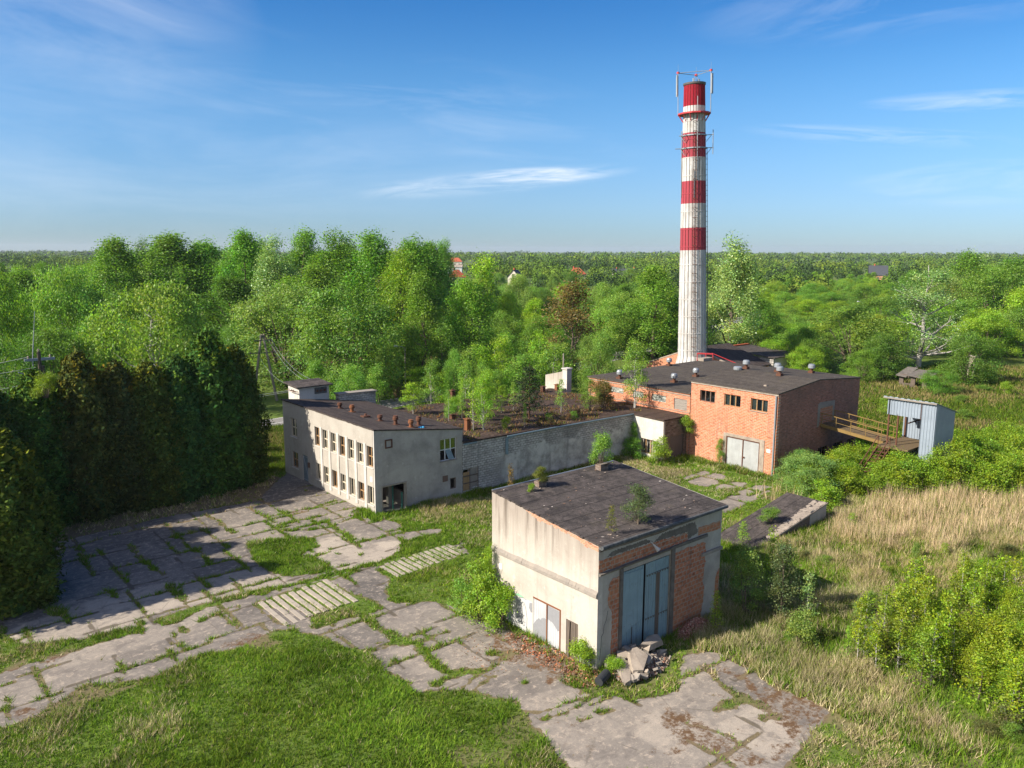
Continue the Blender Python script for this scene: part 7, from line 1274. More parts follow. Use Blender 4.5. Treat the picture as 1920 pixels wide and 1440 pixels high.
def ground_mat():
    s = NT('ground_turf_and_slabs', 0.95)
    A = lambda n: s.n('ShaderNodeAttribute', attribute_name=n).outputs['Fac']
    n1 = s.noise(2.2, 8, .7); n2 = s.noise(11.0, 6, .75); n3 = s.noise(.33, 6, .6); n4 = s.noise(45.0, 3, .7); n5 = s.noise(.02, 6, .6)
    # turf
    g = s.mix(s.ramp(n1, .35, .7), (.065, .11, .016), (.125, .175, .026))
    g = s.mix(s.ramp(n3, .5, .75, 0, .5), g, (.15, .13, .035))
    d = s.mix(s.ramp(n1, .35, .7), (.20, .15, .075), (.36, .28, .15))
    g = s.mix(s.ramp(s.math('ADD', A('dry'), s.math('MULTIPLY', s.math('SUBTRACT', n2, .5), 1.1)), .35, .75), g, d)
    g = s.mix(s.ramp(n2, .55, .75, 0, .6), g, (.035, .045, .012))
    far = s.mix(s.ramp(n5, .42, .62), (.060, .105, .014), (.11, .14, .022))
    sep = s.n('ShaderNodeSeparateXYZ'); s.ln(s.co, sep.inputs[0])
    g = s.mix(s.ramp(sep.outputs[0], 66, 85), g, far)
    # slabs: asphalt to pale concrete by tone
    t = A('tone')
    c = s.n('ShaderNodeValToRGB'); s.ln(s.math('ADD', t, s.math('MULTIPLY', s.math('SUBTRACT', n1, .5), .35)), c.inputs[0])
    e = c.color_ramp.elements; e[0].position = .25; e[0].color = (.105, .095, .088, 1); e[1].position = .95; e[1].color = (.45, .385, .31, 1)
    k = c.color_ramp.elements.new(.55); k.color = (.235, .205, .175, 1)
    cc = s.mix(s.ramp(n4, .4, .7, 0, .6), c.outputs[0], (.10, .085, .07))
    cc = s.mix(s.ramp(s.noise(.9, 9, .75, dist=.5), .50, .62, 0, .6), cc, (.125, .108, .096))
    cc = s.mix(s.ramp(s.noise(2.6, 9, .8, vec=s.map(loc=(5, 2, 0))), .53, .62, 0, .75), cc, (.40, .33, .26))
    cc = s.mix(s.ramp(s.noise(1.9, 9, .8, vec=s.map(loc=(1, 8, 0))), .60, .67, 0, .7), cc, (.085, .07, .05))
    cc = s.mix(s.ramp(s.noise(1.1, 9, .72, vec=s.map((.8, 1.8, 1), loc=(3, 1, 0))), .54, .68, 0, .55), cc, (.40, .34, .27))
    vo = s.n('ShaderNodeTexVoronoi', feature='DISTANCE_TO_EDGE'); vo.inputs['Scale'].default_value = .38
    wv_ = s.n('ShaderNodeMixRGB'); wv_.inputs[0].default_value = .12; s.ln(s.co, wv_.inputs[1]); nn = s.n('ShaderNodeTexNoise'); nn.inputs['Scale'].default_value = 2.0; s.ln(s.co, nn.inputs['Vector']); s.ln(nn.outputs['Color'], wv_.inputs[2]); s.ln(wv_.outputs[0], vo.inputs['Vector'])
    crack = s.math('MULTIPLY', s.ramp(vo.outputs['Distance'], 0.0, .012, 1, 0), s.ramp(n3, .45, .6))
    cc = s.mix(s.math('MULTIPLY', crack, .55), cc, (.07, .06, .045))
    cc = s.mix(s.ramp(A('crack'), .25, .6, 0, .75), cc, (.075, .06, .04))
    # rusty brown moss and brick crumbs
    mo = s.mix(s.ramp(n2, .4, .65), (.085, .045, .024), (.15, .092, .045))
    mo = s.mix(s.ramp(s.noise(26, 3, .6), .66, .70), mo, (.26, .13, .08))
    mm = s.ramp(s.math('ADD', s.math('MULTIPLY', A('moss'), .30), s.math('ADD', s.math('MULTIPLY', s.noise(1.2, 9, .78, vec=s.map(loc=(4, 4, 0))), .8), s.math('MULTIPLY', s.noise(6.0, 8, .8), .42))), .86, .95)
    cc = s.mix(mm, cc, mo)
    bare = s.mix(s.ramp(n2, .45, .62), (.17, .125, .075), (.10, .075, .04))
    gm = s.mix(s.math('MULTIPLY', A('moss'), .8), g, bare)
    gm = s.mix(s.ramp(s.math('ADD', A('paved'), s.math('SUBTRACT', n1, .5)), .4, .8, 0, .85), gm, bare)
    ed = s.ramp(s.math('ADD', A('slab'), s.math('ADD', s.math('MULTIPLY', s.math('SUBTRACT', n2, .5), 1.1), s.math('MULTIPLY', s.math('SUBTRACT', n1, .5), .6))), .38, .46)
    s.color(s.mix(ed, gm, cc))
    s.bump(s.math('ADD', s.math('MULTIPLY', n4, .6), s.math('MULTIPLY', s.math('MULTIPLY', s.math('SUBTRACT', 1.0, ed), n2), 1.5)), .35, .03)
    return s.m
me.materials.append(ground_mat())
go = bpy.data.objects.new('ground', me); col.objects.link(go); go['kind'] = 'structure'
def ribbed_strips():
    # precast slats with turf between them, let into the yard
    for (xa, xb, ya, yb, n, sl) in ((25.9, 32.1, 42.3, 44.75, 13, .03), (17.4, 22.4, 40.4, 44.5, 10, .05)):
        b = MB(); w = (xb-xa)/n
        for k in range(n):
            x0 = xa+k*w; y = ya+RNG.uniform(-.12, .15)+(k*sl); yend = yb+k*sl-RNG.uniform(0, .25)
            while y < yend-.2:
                L_ = RNG.uniform(.7, 1.6); y2 = min(yend, y+L_)
                if True:
                    z = .065+RNG.uniform(-.012, .012); a = RNG.uniform(-.02, .02)
                    b.hexa([(x0+a, y, -.05), (x0+w*.6+a, y, -.05), (x0+w*.6+a, y2, -.05), (x0+a, y2, -.05), (x0+a+.01, y, z), (x0+w*.6+a-.01, y+RNG.uniform(-.03, .03), z), (x0+w*.6+a-.01, y2, z), (x0+a+.01, y2+RNG.uniform(-.03, .03), z)])
                y = y2+.015
        o = b.build('slatted_paving', M['slat']); o['kind'] = 'structure'
ribbed_strips()
def road():
    b = MB(); pts = [(-60, 97.5), (-20, 93.8), (20, 91.7), (38, 91.7), (65, 95), (95, 101), (150, 118), (230, 150)]
    for (xa, ya), (xb, yb) in zip(pts[:-1], pts[1:]): b.face([(xa, ya-2.6, .03), (xb, yb-2.6, .03), (xb, yb+2.6, .03), (xa, ya+2.6, .03)])
    o = b.build('road', m_concrete('road_asphalt', (.24, .225, .21), (.17, .16, .15))); o['kind'] = 'structure'
    b = MB()
    for s in (-2.5, 0, 2.5):
        for (xa, ya), (xb, yb) in zip(pts[:-1], pts[1:]): b.face([(xa, ya+s-.06, .034), (xb, yb+s-.06, .034), (xb, yb+s+.06, .034), (xa, ya+s+.06, .034)])
    o = b.build('road_line', M['white_paint']); o['kind'] = 'structure'
road()

# ---------------------------------------------------------------- leaf meshes
def poly_mesh(name, P, C, mat):
    """P (n,k,3) separate k-gons, C (n,3) colours"""
    n, k = P.shape[:2]
    me = bpy.data.meshes.new(name)
    fill_mesh(me, P.reshape(-1, 3), np.arange(n*k).reshape(n, k))
    at = me.attributes.new('col', 'FLOAT_COLOR', 'POINT')
    at.data.foreach_set('color', np.concatenate([np.repeat(C, k, 0), np.ones((n*k, 1))], 1).astype(np.float32).ravel())
    me.materials.append(mat)
    return me
def unit(a): return a/np.maximum(np.linalg.norm(a, axis=-1, keepdims=True), 1e-9)
def leaf_quads(cent, cr, per, size, rng, out=None, hang=0., flat=.8, var=.22, up=.5, asp=.6):
    N = len(cent)*per
    c = np.repeat(cent, per, 0); o = rng.normal(size=(N, 3))*np.array([1, 1, flat])*cr
    p = c+o
    if hang: p[:, 2] -= rng.exponential(hang, N)
    nn = rng.normal(size=(N, 3))*.8+np.array([0, 0, up])
    if out is not None: nn += np.repeat(out, per, 0)*.8
    nn = unit(nn); t = unit(np.cross(nn, rng.normal(size=(N, 3)))); b = np.cross(nn, t)
    if hang: t = unit(t*.6+np.array([0, 0, -1.0])); b = unit(np.cross(nn, t))
    sz = size*rng.uniform(.6, 1.35, (N, 1))
    Q = np.stack([p-t*sz*.5, p+b*sz*asp*.5, p+t*sz*.5, p-b*sz*asp*.5], 1)
    f = np.repeat(np.exp(rng.normal(0, var*.8, (len(cent), 1))), per, 0)*np.exp(rng.normal(0, var, (N, 1)))
    hue = np.repeat(rng.normal(0, .10, (len(cent), 1)), per, 0)+rng.normal(0, .07, (N, 1))
    C = np.concatenate([f*(1+hue*1.1), f, f*(1-hue)], 1).clip(.15, 2.6)
    return Q, C
def proto(name, leaves, stems, leafmat, stemmat, partnames=('crown', 'trunk')):
    """a source thing (kept out of the scene): root + crown + trunk"""
    Q = np.concatenate([l[0] for l in leaves]); C = np.concatenate([l[1] for l in leaves])
    me = poly_mesh(partnames[0], Q, C, M[leafmat])
    cr = bpy.data.objects.new(partnames[0], me)
    st = stems.build(partnames[1], M[stemmat]); col.objects.unlink(st)
    PROTO[name] = (cr, st, partnames)
PROTO = {}
COUNT = {}
def plant(kind, obname, loc, h, w, color, label, cat, group=None, rz=None, lean=None):
    cr, st, pn = PROTO[kind]; H, W = DIM[kind]
    r = empty(obname, loc, label, cat, group, RNG.uniform(0, 6.28) if rz is None else rz)
    if lean: r.rotation_euler[0], r.rotation_euler[1] = lean
    r.scale = (w/W, w/W, h/H)
    for o in (cr, st):
        c = o.copy(); col.objects.link(c); c.parent = r
        c.color = tuple(color)+(1,)
    return r
DIM = {}
def boughs(rng, H, W, cb, prof, nb, rb, clumps, shell=.75, vs=.8):
    """clump centres and outward directions for an uneven crown made of boughs"""
    cs, os, bs = [], [], []
    for i in range(nb):
        t = rng.random()**.9; rr = prof(t)*W/2; a = rng.uniform(0, 6.28)+i*2.4
        q = rr*np.sqrt(rng.uniform(.25, 1.0))*.82
        bc = np.array([math.cos(a)*q, math.sin(a)*q, H*(cb+(1-cb)*t*.94)])
        R = W*rb*rng.uniform(.75, 1.25)*(1-.35*t)
        k = clumps
        d = unit(rng.normal(size=(k, 3))+np.array([math.cos(a)*.45, math.sin(a)*.45, .45]))
        c = bc+d*R*np.array([1, 1, vs])*rng.uniform(shell, 1.05, (k, 1))
        cs.append(c); os.append(d); bs.append(bc)
    return np.concatenate(cs), np.concatenate(os), bs
def trunk_mb(rng, H, r0, targets, top=.85, wob=.02, lr=.3, n=6):
    b = MB(); k = 7
    P = [Vector((rng.normal()*wob*H*i/k, rng.normal()*wob*H*i/k, H*top*i/k)) for i in range(k+1)]
    b.tube(P, [max(.02, r0*(1-.9*i/k)) for i in range(k+1)], 8)
    for tg in targets:
        tg = Vector(tg); z = max(H*.08, min(H*top*.92, tg.z-(Vector((tg.x, tg.y, 0)).length)*.8-.05*H)); i = z/(H*top)*k; j = int(i)
        s = P[j].lerp(P[min(j+1, k)], i-j); rr = r0*(1-.9*i/k)*.55+.01
        m = s.lerp(tg, .5)+Vector((0, 0, -.04*H))
        b.tube([s, m, tg], [rr, rr*.6, max(.012, rr*.25)], 5)
    return b
def make_protos():
    R = np.random.default_rng
    dome = lambda t: math.sin(math.pi*(.10+.86*t)**.85) if t < 1 else .1
    ovate = lambda t: (math.sin(math.pi*min(1, .18+.8*t))**.75)*(1-.25*t)
    roundp = lambda t: math.sqrt(max(0.03, 1-(2*t*.93-.82)**2))
    cone = lambda t: max(.06, (1-t)**.8)
    for i in range(3):
        g = R(100+i); H, W = 20, 9; DIM['poplar%d' % i] = DIM['silver%d' % i] = (H, W)
        c, o, bs = boughs(g, H, W, .10, ovate, 54, .135, 7, vs=1.5)
        L = leaf_quads(c, .52, 62, .27, g, o, flat=1.2)
        tr = trunk_mb(g, H, .30, bs[::2]); proto('poplar%d' % i, [L], tr, 'leaf', 'bark')
        if i < 2:
            L2 = leaf_quads(c, .55, 56, .27, g, o, flat=1.2, var=.22); tr = trunk_mb(g, H, .30, bs[::2]); proto('silver%d' % i, [L2], tr, 'leaf_gloss', 'bark')
    for i in range(2):
        g = R(120+i); H, W = 14, 11; DIM['birch%d' % i] = (H, W)
        c, o, bs = boughs(g, H, W, .22, lambda t: (1-t)**.55*.9+.1, 34, .17, 12)
        L = leaf_quads(c, .38, 62, .25, g, o, hang=.9, var=.2, asp=.45)
        proto('birch%d' % i, [L], trunk_mb(g, H, .22, bs[::2]), 'leaf', 'bark_white')
    for i in range(3):
        g = R(130+i); H, W = 11, 11; DIM['round%d' % i] = (H, W)
        c, o, bs = boughs(g, H, W, .06, roundp, 40, .17, 10)
        L = leaf_quads(c, .5, 58, .22, g, o, var=.2)
        b = MB()
        for k in range(5):
            a = k*1.3+i; b.tube([(0.15*math.cos(a), .15*math.sin(a), 0), (1.0*math.cos(a), 1.0*math.sin(a), 3.5), (2.3*math.cos(a), 2.3*math.sin(a), 7)], [.2, .13, .04], 6)
        for q in bs[::2]: b.tube([(q[0]*.2, q[1]*.2, q[2]*.45), tuple(q)], [.07, .02], 4)
        proto('round%d' % i, [L], b, 'leaf', 'bark')
    for i in range(3):
        g = R(140+i); H, W = 9, 4.2; DIM['young%d' % i] = (H, W)
        c, o, bs = boughs(g, H, W, .14, lambda t: (.75-.55*abs(t-.35)/.65)*1.1, 26, .17, 8, .5)
        L = leaf_quads(c, .32, 26, .17, g, o, var=.25)
        b = trunk_mb(g, H, .10, bs[::1], top=.92)
        b.tube([(0.1, 0, 0), (.5, .35, H*.4), (.8, .6, H*.75)], [.06, .04, .015], 5)
        proto('young%d' % i, [L], b, 'leaf', 'bark_white' if i == 0 else 'bark')
    for i in range(2):
        g = R(150+i); H, W = 12, 4.6; DIM['thuja%d' % i] = (H, W)
        n = 1500; t = g.random(n)**1.05; a = g.uniform(0, 6.28, n)
        lob = 1+.16*np.sin(a*5+t*9+i)+.10*np.sin(a*9-t*14)
        rr = np.minimum(1, 1.05*(1-t**3.2))**.78*W/2*lob*(.82+.2*np.minimum(1, t*6))
        c = np.stack([np.cos(a)*rr, np.sin(a)*rr, t*H*.985+.1], 1); o = np.stack([np.cos(a), np.sin(a), .25*np.ones(n)], 1)
        L = leaf_quads(c*np.array([.96, .96, 1]), .18, 13, .29, g, o*1.4, flat=1.5, var=.24, asp=.5, up=.1)
        c2 = c*np.array([.72, .72, .97]); L2 = leaf_quads(c2[::2], .2, 3, .7, g, o[::2]*3, var=.3, asp=.8, up=0)
        # short upright tips
        k = 21; a2 = g.uniform(0, 6.28, k); q = g.uniform(.1, .75, k)*W/2; tz = H*(.93-.28*(q/(W/2))**2)
        tip = np.stack([np.cos(a2)*q, np.sin(a2)*q, tz], 1); L3 = leaf_quads(np.concatenate([tip+np.array([0, 0, .25*j]) for j in range(4)]), .12, 9, .34, g, flat=1.8, var=.25, up=.1, asp=.5)
        L3 = (L3[0], L3[1]*np.array([1.9, 1.4, .8]))
        br = (g.random(n) < .10*(t > .35))[:, None]*np.ones((1, 13)); L = (L[0], np.where(br.reshape(-1, 1) > 0, L[1]*np.array([1.35, 1.2, .9]), L[1]))
        b = MB(); b.tube([(0, 0, 0), (0, 0, H*.9)], [.25, .05], 7)
        proto('thuja%d' % i, [L, L2, L3], b, 'needle', 'bark', ('foliage', 'trunk'))
    for i in range(2):
        g = R(160+i); H, W = 3.0, 2.8; DIM['shrub%d' % i] = (H, W)
        c, o, bs = boughs(g, H, W, .18, lambda t: .95-.5*t, 22, .16, 9, .5)
        L = leaf_quads(c, .21, 24, .125, g, o, var=.22)
        b = MB()
        for q in bs: b.tube([(q[0]*.15, q[1]*.15, 0), (q[0]*.6, q[1]*.6, q[2]*.5), tuple(q)], [.025, .018, .006], 4)
        proto('shrub%d' % i, [L], b, 'leaf', 'bark', ('foliage', 'stems'))
    for i in range(3):   # thin saplings with visible stems
        g = R(170+i); H, W = 3.2, 1.5; DIM['sapling%d' % i] = (H, W)
        n = 70; t = g.uniform(.22, 1, n); a = g.uniform(0, 6.28, n); q = (1.05-t*.85)*W/2*g.uniform(.3, 1, n)
        c = np.stack([np.cos(a)*q, np.sin(a)*q, t*H], 1); o = np.stack([np.cos(a), np.sin(a), .3+0*a], 1)
        L = leaf_quads(c, .10, 16, .09, g, o, var=.25)
        b = MB(); b.tube([(0, 0, 0), (.05, .03, H*.5), (0, 0, H*.98)], [.030, .02, .006], 5)
        for j in range(0, n, 3): b.tube([(0, 0, max(.1, c[j][2]-q[j]*.9)), tuple(c[j])], [.010, .004], 3)
        proto('sapling%d' % i, [L], b, 'leaf', 'bark_white' if i < 2 else 'bark', ('foliage', 'stem'))
    g = R(180); H, W = 4.6, 3.2; DIM['pine0'] = (H, W)
    b = MB(); b.tube([(0, 0, 0), (.06, 0, H*.5), (0, 0, H)], [.08, .06, .01], 6); cc, oo = [], []
    for w in range(9):
        z = H*(.18+.09*w)
        for k in range(6):
            a = k*1.05+w*.5; r = W/2*(1-.085*w)*g.uniform(.7, 1.1); e = np.array([math.cos(a)*r, math.sin(a)*r, z+.15*r])
            b.tube([(0, 0, z), tuple(e)], [.025, .008], 4)
            for f in (.35, .55, .75, .95, 1.05): cc.append(np.array([0, 0, z])*(1-f)+e*f+g.normal(0, .05, 3)); oo.append([math.cos(a), math.sin(a), .4])
    proto('pine0', [leaf_quads(np.array(cc), .13, 15, .22, g, np.array(oo), var=.25, asp=.22)], b, 'needle', 'bark_red')
    # poplar with bare white limbs
    g = R(190); H, W = 19, 15; DIM['white0'] = (H, W)
    b = MB(); cc = []
    trunk = [Vector((.25*math.sin(i*.9), .2*math.cos(i*1.3), H*.93*i/8)) for i in range(9)]
    b.tube(trunk, [.34*(1-.92*i/8)+.015 for i in range(9)], 8)
    for k in range(34):
        s = g.uniform(.06, .85); i = s*8; j = int(i); p = trunk[j].lerp(trunk[j+1], i-j); a = k*2.4
        L_ = (1-s)**.7*W*.52*g.uniform(.7, 1.15); d = Vector((math.cos(a), math.sin(a), g.uniform(.25, .8)))
        e = p+d*L_*.8+Vector((0, 0, .12*L_)); m = p+d*L_*.4
        r = .17*(1-s)+.05; b.tube([p, m, e], [r, r*.7, .04], 6); 
        for q in range(5):
            f = g.uniform(.3, 1); st = p.lerp(e, f); v = Vector((g.normal()*.7, g.normal()*.7, g.uniform(.1, 1)))*L_*.3; b.tube([st, st+v], [.05, .022], 4)
            for z_ in (.5, .8, 1.0, 1.1): cc.append(np.array(st+v*z_))
        cc.append(np.array(e))
    proto('white0', [leaf_quads(np.array(cc), .50, 26, .21, g, var=.3)], b, 'leaf_gloss', 'bark_white')
make_protos()

LC0 = {'d': (.046, .095, .014), 'm': (.060, .124, .016), 'l': (.082, .150, .026), 'v': (.098, .165, .014), 'y': (.098, .150, .016), 'o': (.070, .122, .022), 'g': (.088, .130, .034), 's': (.095, .150, .058), 'b': (.074, .128, .020), 'r': (.085, .066, .028)}
LC = {k: tuple(x*q for x, q in zip(v, (2.48, 2.36, 1.7))) for k, v in LC0.items()}
VAR = {'poplar': 3, 'silver': 2, 'birch': 2, 'round': 3, 'young': 3, 'thuja': 2, 'shrub': 2, 'sapling': 3, 'pine': 1, 'white': 1}
def kindof(k): return k+str(RNG.randrange(VAR[k]))
LABEL = {
 'N1': ('yellow-green birch at the far left edge of the view', None), 'N2': ('pale green birch with a white trunk left of the big weeping birch', None),
 'N3': ('big weeping birch hanging over the middle of the dark hedge', None), 'N4': ('grey-green leaning willow behind the twin-legged power pole', None),
 'N5': ('broad olive-green willow with dark forked trunks behind the pale block', None), 'N6': ('slim green aspen just right of the olive willow', None),
 'N7': ('bright green maple standing in front of the tall tree belt', None), 'N8': ('bushy green poplar left of the grey round willow', None),
 'N9': ('thin yellow-green poplar at the right end of the tall belt', None), 'N10': ('small grey-green ball-shaped willow in the middle distance', None),
 'N11': ('brown-leaved young tree behind the hall roof', None), 'N12': ('pale green feathery tree left of the chimney poplar', None),
 'N13': ('green poplar close on the left of the chimney', None), 'N14': ('tall silvery poplar close on the right of the chimney', None),
 'N15': ('broad grey-olive willow behind the tall brick block', None), 'N16': ('sparse white-limbed poplar over the ruined hut', None),
 'N17': ('bright green bushy tree in front of the store shed roof', None), 'N18': ('lone silvery bush at the far right meadow edge', None),
 'W': ('tall leafy tree in the belt on the left horizon', 'tall belt of trees on the left'), 'K': ('dark bushy tree in the undergrowth behind the hedge', 'undergrowth trees behind the hedge'),
 'H': ('young green tree growing along the road behind the hall', 'young trees behind the hall'), 'M': ('green tree in the middle distance before the far wood', 'middle distance trees'),
 'S': ('lime green scrub bush right of the chimney', 'scrub bushes right of the chimney'), 'E': ('green tree in the thicket at the right edge', 'thicket on the right'),
 'P': ('dark pine in the row left of the orange-walled house', 'row of dark pines')}
NAMES = {'poplar': 'poplar_tree', 'silver': 'silver_poplar', 'birch': 'birch_tree', 'round': 'willow_tree', 'young': 'young_tree', 'pine': 'pine_tree', 'white': 'white_poplar', 'bush': 'scrub_bush', 'shrub': 'scrub_bush'}
def blocked(x, y, w):
    for (a, b, c, d) in ((29, 90, 38, 76), (101, 119, 70, 94), (117, 136, 72, 84.5), (-70, 60, 88.3, 96.5), (26, 39, 24, 36)):
        if a < x < b and c < y < d: return True
    for (hx, hy, r) in ((213, 104.5, 3),):
        if math.hypot(x-hx, y-hy) < r: return True
    return False
for (k, x, y, h, w, c, lab) in TREES:
    if blocked(x, y, w) and lab[0] != 'N': continue
    kk = 'round' if k == 'bush' else k
    nm = 'scrub_bush' if lab == 'S' else NAMES[k]
    L_, G_ = LABEL[lab]
    q_ = RNG.uniform(.88, 1.14); cc = tuple(v*q_*RNG.uniform(.96, 1.04) for v in LC[c])
    plant(kindof(kk), nm, (x, y, -.05), h, w, cc, L_, 'bush' if lab in ('S', 'N18') else 'tree', G_)

# thuja hedge
TH = (.062, .094, .024)
g_ = 'dark thuja trees of the hedge'
for i, (x, y, h, w) in enumerate(((7.5, 68.2, 11.1, 5.0), (10.6, 68.8, 11.8, 5.0), (13.6, 68.6, 13.0, 4.8), (16.4, 69.2, 11.9, 4.8), (18.8, 68.8, 11.8, 4.6), (21.2, 69.2, 12.0, 4.8), (24.0, 69.6, 13.9, 5.6), (26.7, 70.4, 12.4, 4.4), (4.4, 68.2, 10.6, 5.0))):
    plant('thuja%d' % (i % 2), 'thuja_tree', (x, y, -.1), h, w, tuple(v*RNG.uniform(.85, 1.2) for v in TH),
          'tall brown-tipped thuja at the right end of the dark hedge' if i == 6 else 'narrow thuja tucked behind the right end of the dark hedge' if i == 7 else 'dark thuja grown together in the tall hedge', 'tree', None if i in (6, 7) else g_)
for (x, y, h, w, lab) in ((6.2, 53.5, 10.6, 4.6, 'lighter green column thuja standing forward at the left edge'), (2.4, 56.6, 12.0, 5.0, 'tall thuja behind the forward column thuja at the left edge'), (2.6, 60.0, 12.5, 5.4, 'dark thuja in the left return of the hedge'), (3.0, 63.8, 12.3, 5.4, 'dark thuja in the left return of the hedge'), (-1.0, 54.2, 12.0, 5.4, 'thuja left of the forward column thuja')):
    plant('thuja%d' % RNG.randrange(2), 'thuja_tree', (x, y, -.1), h, w, (.070, .105, .020) if lab[0] == 'l' else TH, lab, 'tree', 'thujas in the left return of the hedge' if 'left return' in lab else None)  # the forward column's lighter green stands for sunlight on it
for (k, x, y, h, w, c, lab) in (('round0', 125.0, 48.6, 3.6, 6, 'm', 'dark bush hiding the near corner of the ruined hut'), ('round1', 131.5, 60.5, 7.5, 9, 'd', 'dark tree left of the ruined hut'), ('round2', 138.5, 50.0, 8.0, 10, 'd', 'dark tree right of the ruined hut'), ('round1', 127.0, 61.5, 5.0, 7, 'm', 'low green tree between the willow and the ruined hut')):
    plant(k, 'willow_tree', (x, y, -.1), h, w, LC[c], lab, 'tree')
plant('round0', 'willow_tree', (123.6, 69.6, -.1), 5.2, 7.0, LC['v'], 'bright bush in front of the store shed wall', 'tree')
plant('round1', 'willow_tree', (126.8, 72.0, -.1), 6.0, 7.0, LC['m'], 'green bush at the right corner of the store shed', 'tree')
plant('round2', 'willow_tree', (130.5, 75.0, -.1), 7.5, 11, LC['m'], 'bushy green tree hiding the right end of the store shed', 'tree')
plant('shrub0', 'maple_sprout', (11.0, 66.4, 10.2), 1.9, 1.9, (.20, .30, .02), 'yellow-green maple crown poking out of the dark hedge top', 'tree')

# saplings and bushes on and around the buildings
def sp(kind, x, y, z, h, w, c, lab, cat='sapling', grp=None, nm='sapling'):
    return plant(kindof(kind) if not kind[-1].isdigit() else kind, nm, (x, y, z), h, w, LC[c] if isinstance(c, str) else c, lab, cat, grp)
zh = 4.75
sp('young0', 43.0, 66.4, 4.8, 3.3, 2.9, 'v', 'round-topped birch sapling at the left end of the hall roof', nm='birch_sapling')
sp('sapling0', 43.9, 61.6, zh, 3.0, 1.3, 'l', 'slim birch sapling behind the rusty vents on the hall roof', nm='birch_sapling')
sp('sapling0', 43.1, 56.6, zh, 4.8, 1.9, 'v', 'left of the two white-stemmed birches on the hall roof front edge', nm='birch_sapling')
sp('young0', 44.0, 56.2, zh, 5.6, 2.5, 'v', 'right of the two white-stemmed birches on the hall roof front edge', nm='birch_sapling')
sp('young1', 45.9, 58.2, zh, 5.2, 2.4, 'v', 'bushy birch sapling left of the roof pine', nm='birch_sapling')
sp('young2', 47.4, 60.6, zh, 5.6, 2.5, 'l', 'taller birch sapling just left of the roof pine', nm='birch_sapling')
sp('pine0', 50.6, 57.4, zh, 5.4, 3.4, (.040, .062, .026), 'dark pine growing in the middle of the hall roof', 'tree', nm='pine_tree')
sp('sapling1', 47.8, 54.85, zh-.05, 2.3, .8, 'v', 'thin single-stemmed birch at the front edge below the roof pine', nm='birch_sapling')
sp('shrub0', 46.2, 55.6, zh, 1.1, 1.1, 'y', 'low bright shrub on the hall roof edge', 'shrub', nm='roof_shrub')
sp('young0', 63.7, 55.3, 4.45, 7.6, 3.6, 'l', 'tall white-stemmed birch on the roof corner by the brick wing', 'tree', nm='birch_tree')
sp('young2', 58.6, 56.9, zh-.2, 3.6, 2.2, 'o', 'thin twiggy birch on the roof left of the tall birch', nm='birch_sapling')
sp('shrub1', 60.8, 57.2, zh-.2, 2.6, 2.4, (.15, .13, .03), 'yellowish bush on the roof by the brick wing', 'shrub', nm='roof_shrub')
sp('shrub0', 62.2, 58.5, zh-.2, 2.8, 2.6, (.17, .12, .03), 'ochre bush on the roof close to the slit windows', 'shrub', nm='roof_shrub')
for i in range(20):
    x, y = RNG.uniform(45, 59), RNG.uniform(58, 69.5)
    sp(RNG.choice(['young', 'sapling', 'sapling', 'shrub']), x, y, 4.6, RNG.uniform(1.4, 3.8), RNG.uniform(1.0, 1.9), RNG.choice('lovl'), 'young birch or willow sapling scattered over the rear hall roof', 'sapling', 'saplings on the rear hall roof', 'roof_sapling')
for i in range(9):
    sp('shrub', RNG.uniform(49, 62), RNG.uniform(54.6, 57), 4.6, RNG.uniform(.4, .9), RNG.uniform(.5, 1), RNG.choice([(.18, .11, .04), (.12, .10, .04), LC['o']]), 'small dry weed on the front of the hall roof', 'weed', 'weeds along the hall roof front', 'roof_weed')
sp('shrub0', 35.7, 33.6, 7.6, 2.2, 1.5, 'l', 'leafy sapling on the flue stub at the far corner of the workshop roof', nm='roof_sapling')
sp('shrub1', 30.35, 33.4, 7.6, .95, 1.1, (.14, .17, .02), 'small bush on the flue stub near the left back corner of the workshop roof', 'shrub', nm='roof_shrub')
sp('sapling2', 28.9, 26.4, 6.65, 1.6, .85, (.16, .17, .02), 'bent yellowish sapling at the front left corner of the workshop roof', nm='roof_sapling')
sp('young2', 31.1, 26.5, 6.65, 2.3, 2.1, (.10, .15, .05), 'branchy willow sapling at the front of the workshop roof', nm='roof_sapling')
sp('shrub0', 29.3, 33.0, 7.25, .6, .5, 'y', 'tiny green sprout on the left of the workshop roof', 'sprout', nm='roof_sprout')
sp('sapling2', 29.1, 34.6, 5.2, 3.4, .9, (.20, .13, .03), 'thin ochre twig sapling behind the workshop\'s left back corner', nm='sapling')
for (x, y, h, w, c, lab) in ((29.4, 75.5, 2.6, 3.4, 'v', 'bright bush between the hedge end and the pale block, nearer one'), (31.2, 79.5, 2.2, 3.2, 'y', 'yellow-green bush between the hedge end and the road'), (28.2, 72.6, 1.6, 2.4, 'm', 'low dark bush at the foot of the hedge end')):
    sp('shrub', x, y, 0, h, w, c, lab, 'bush', nm='green_bush')
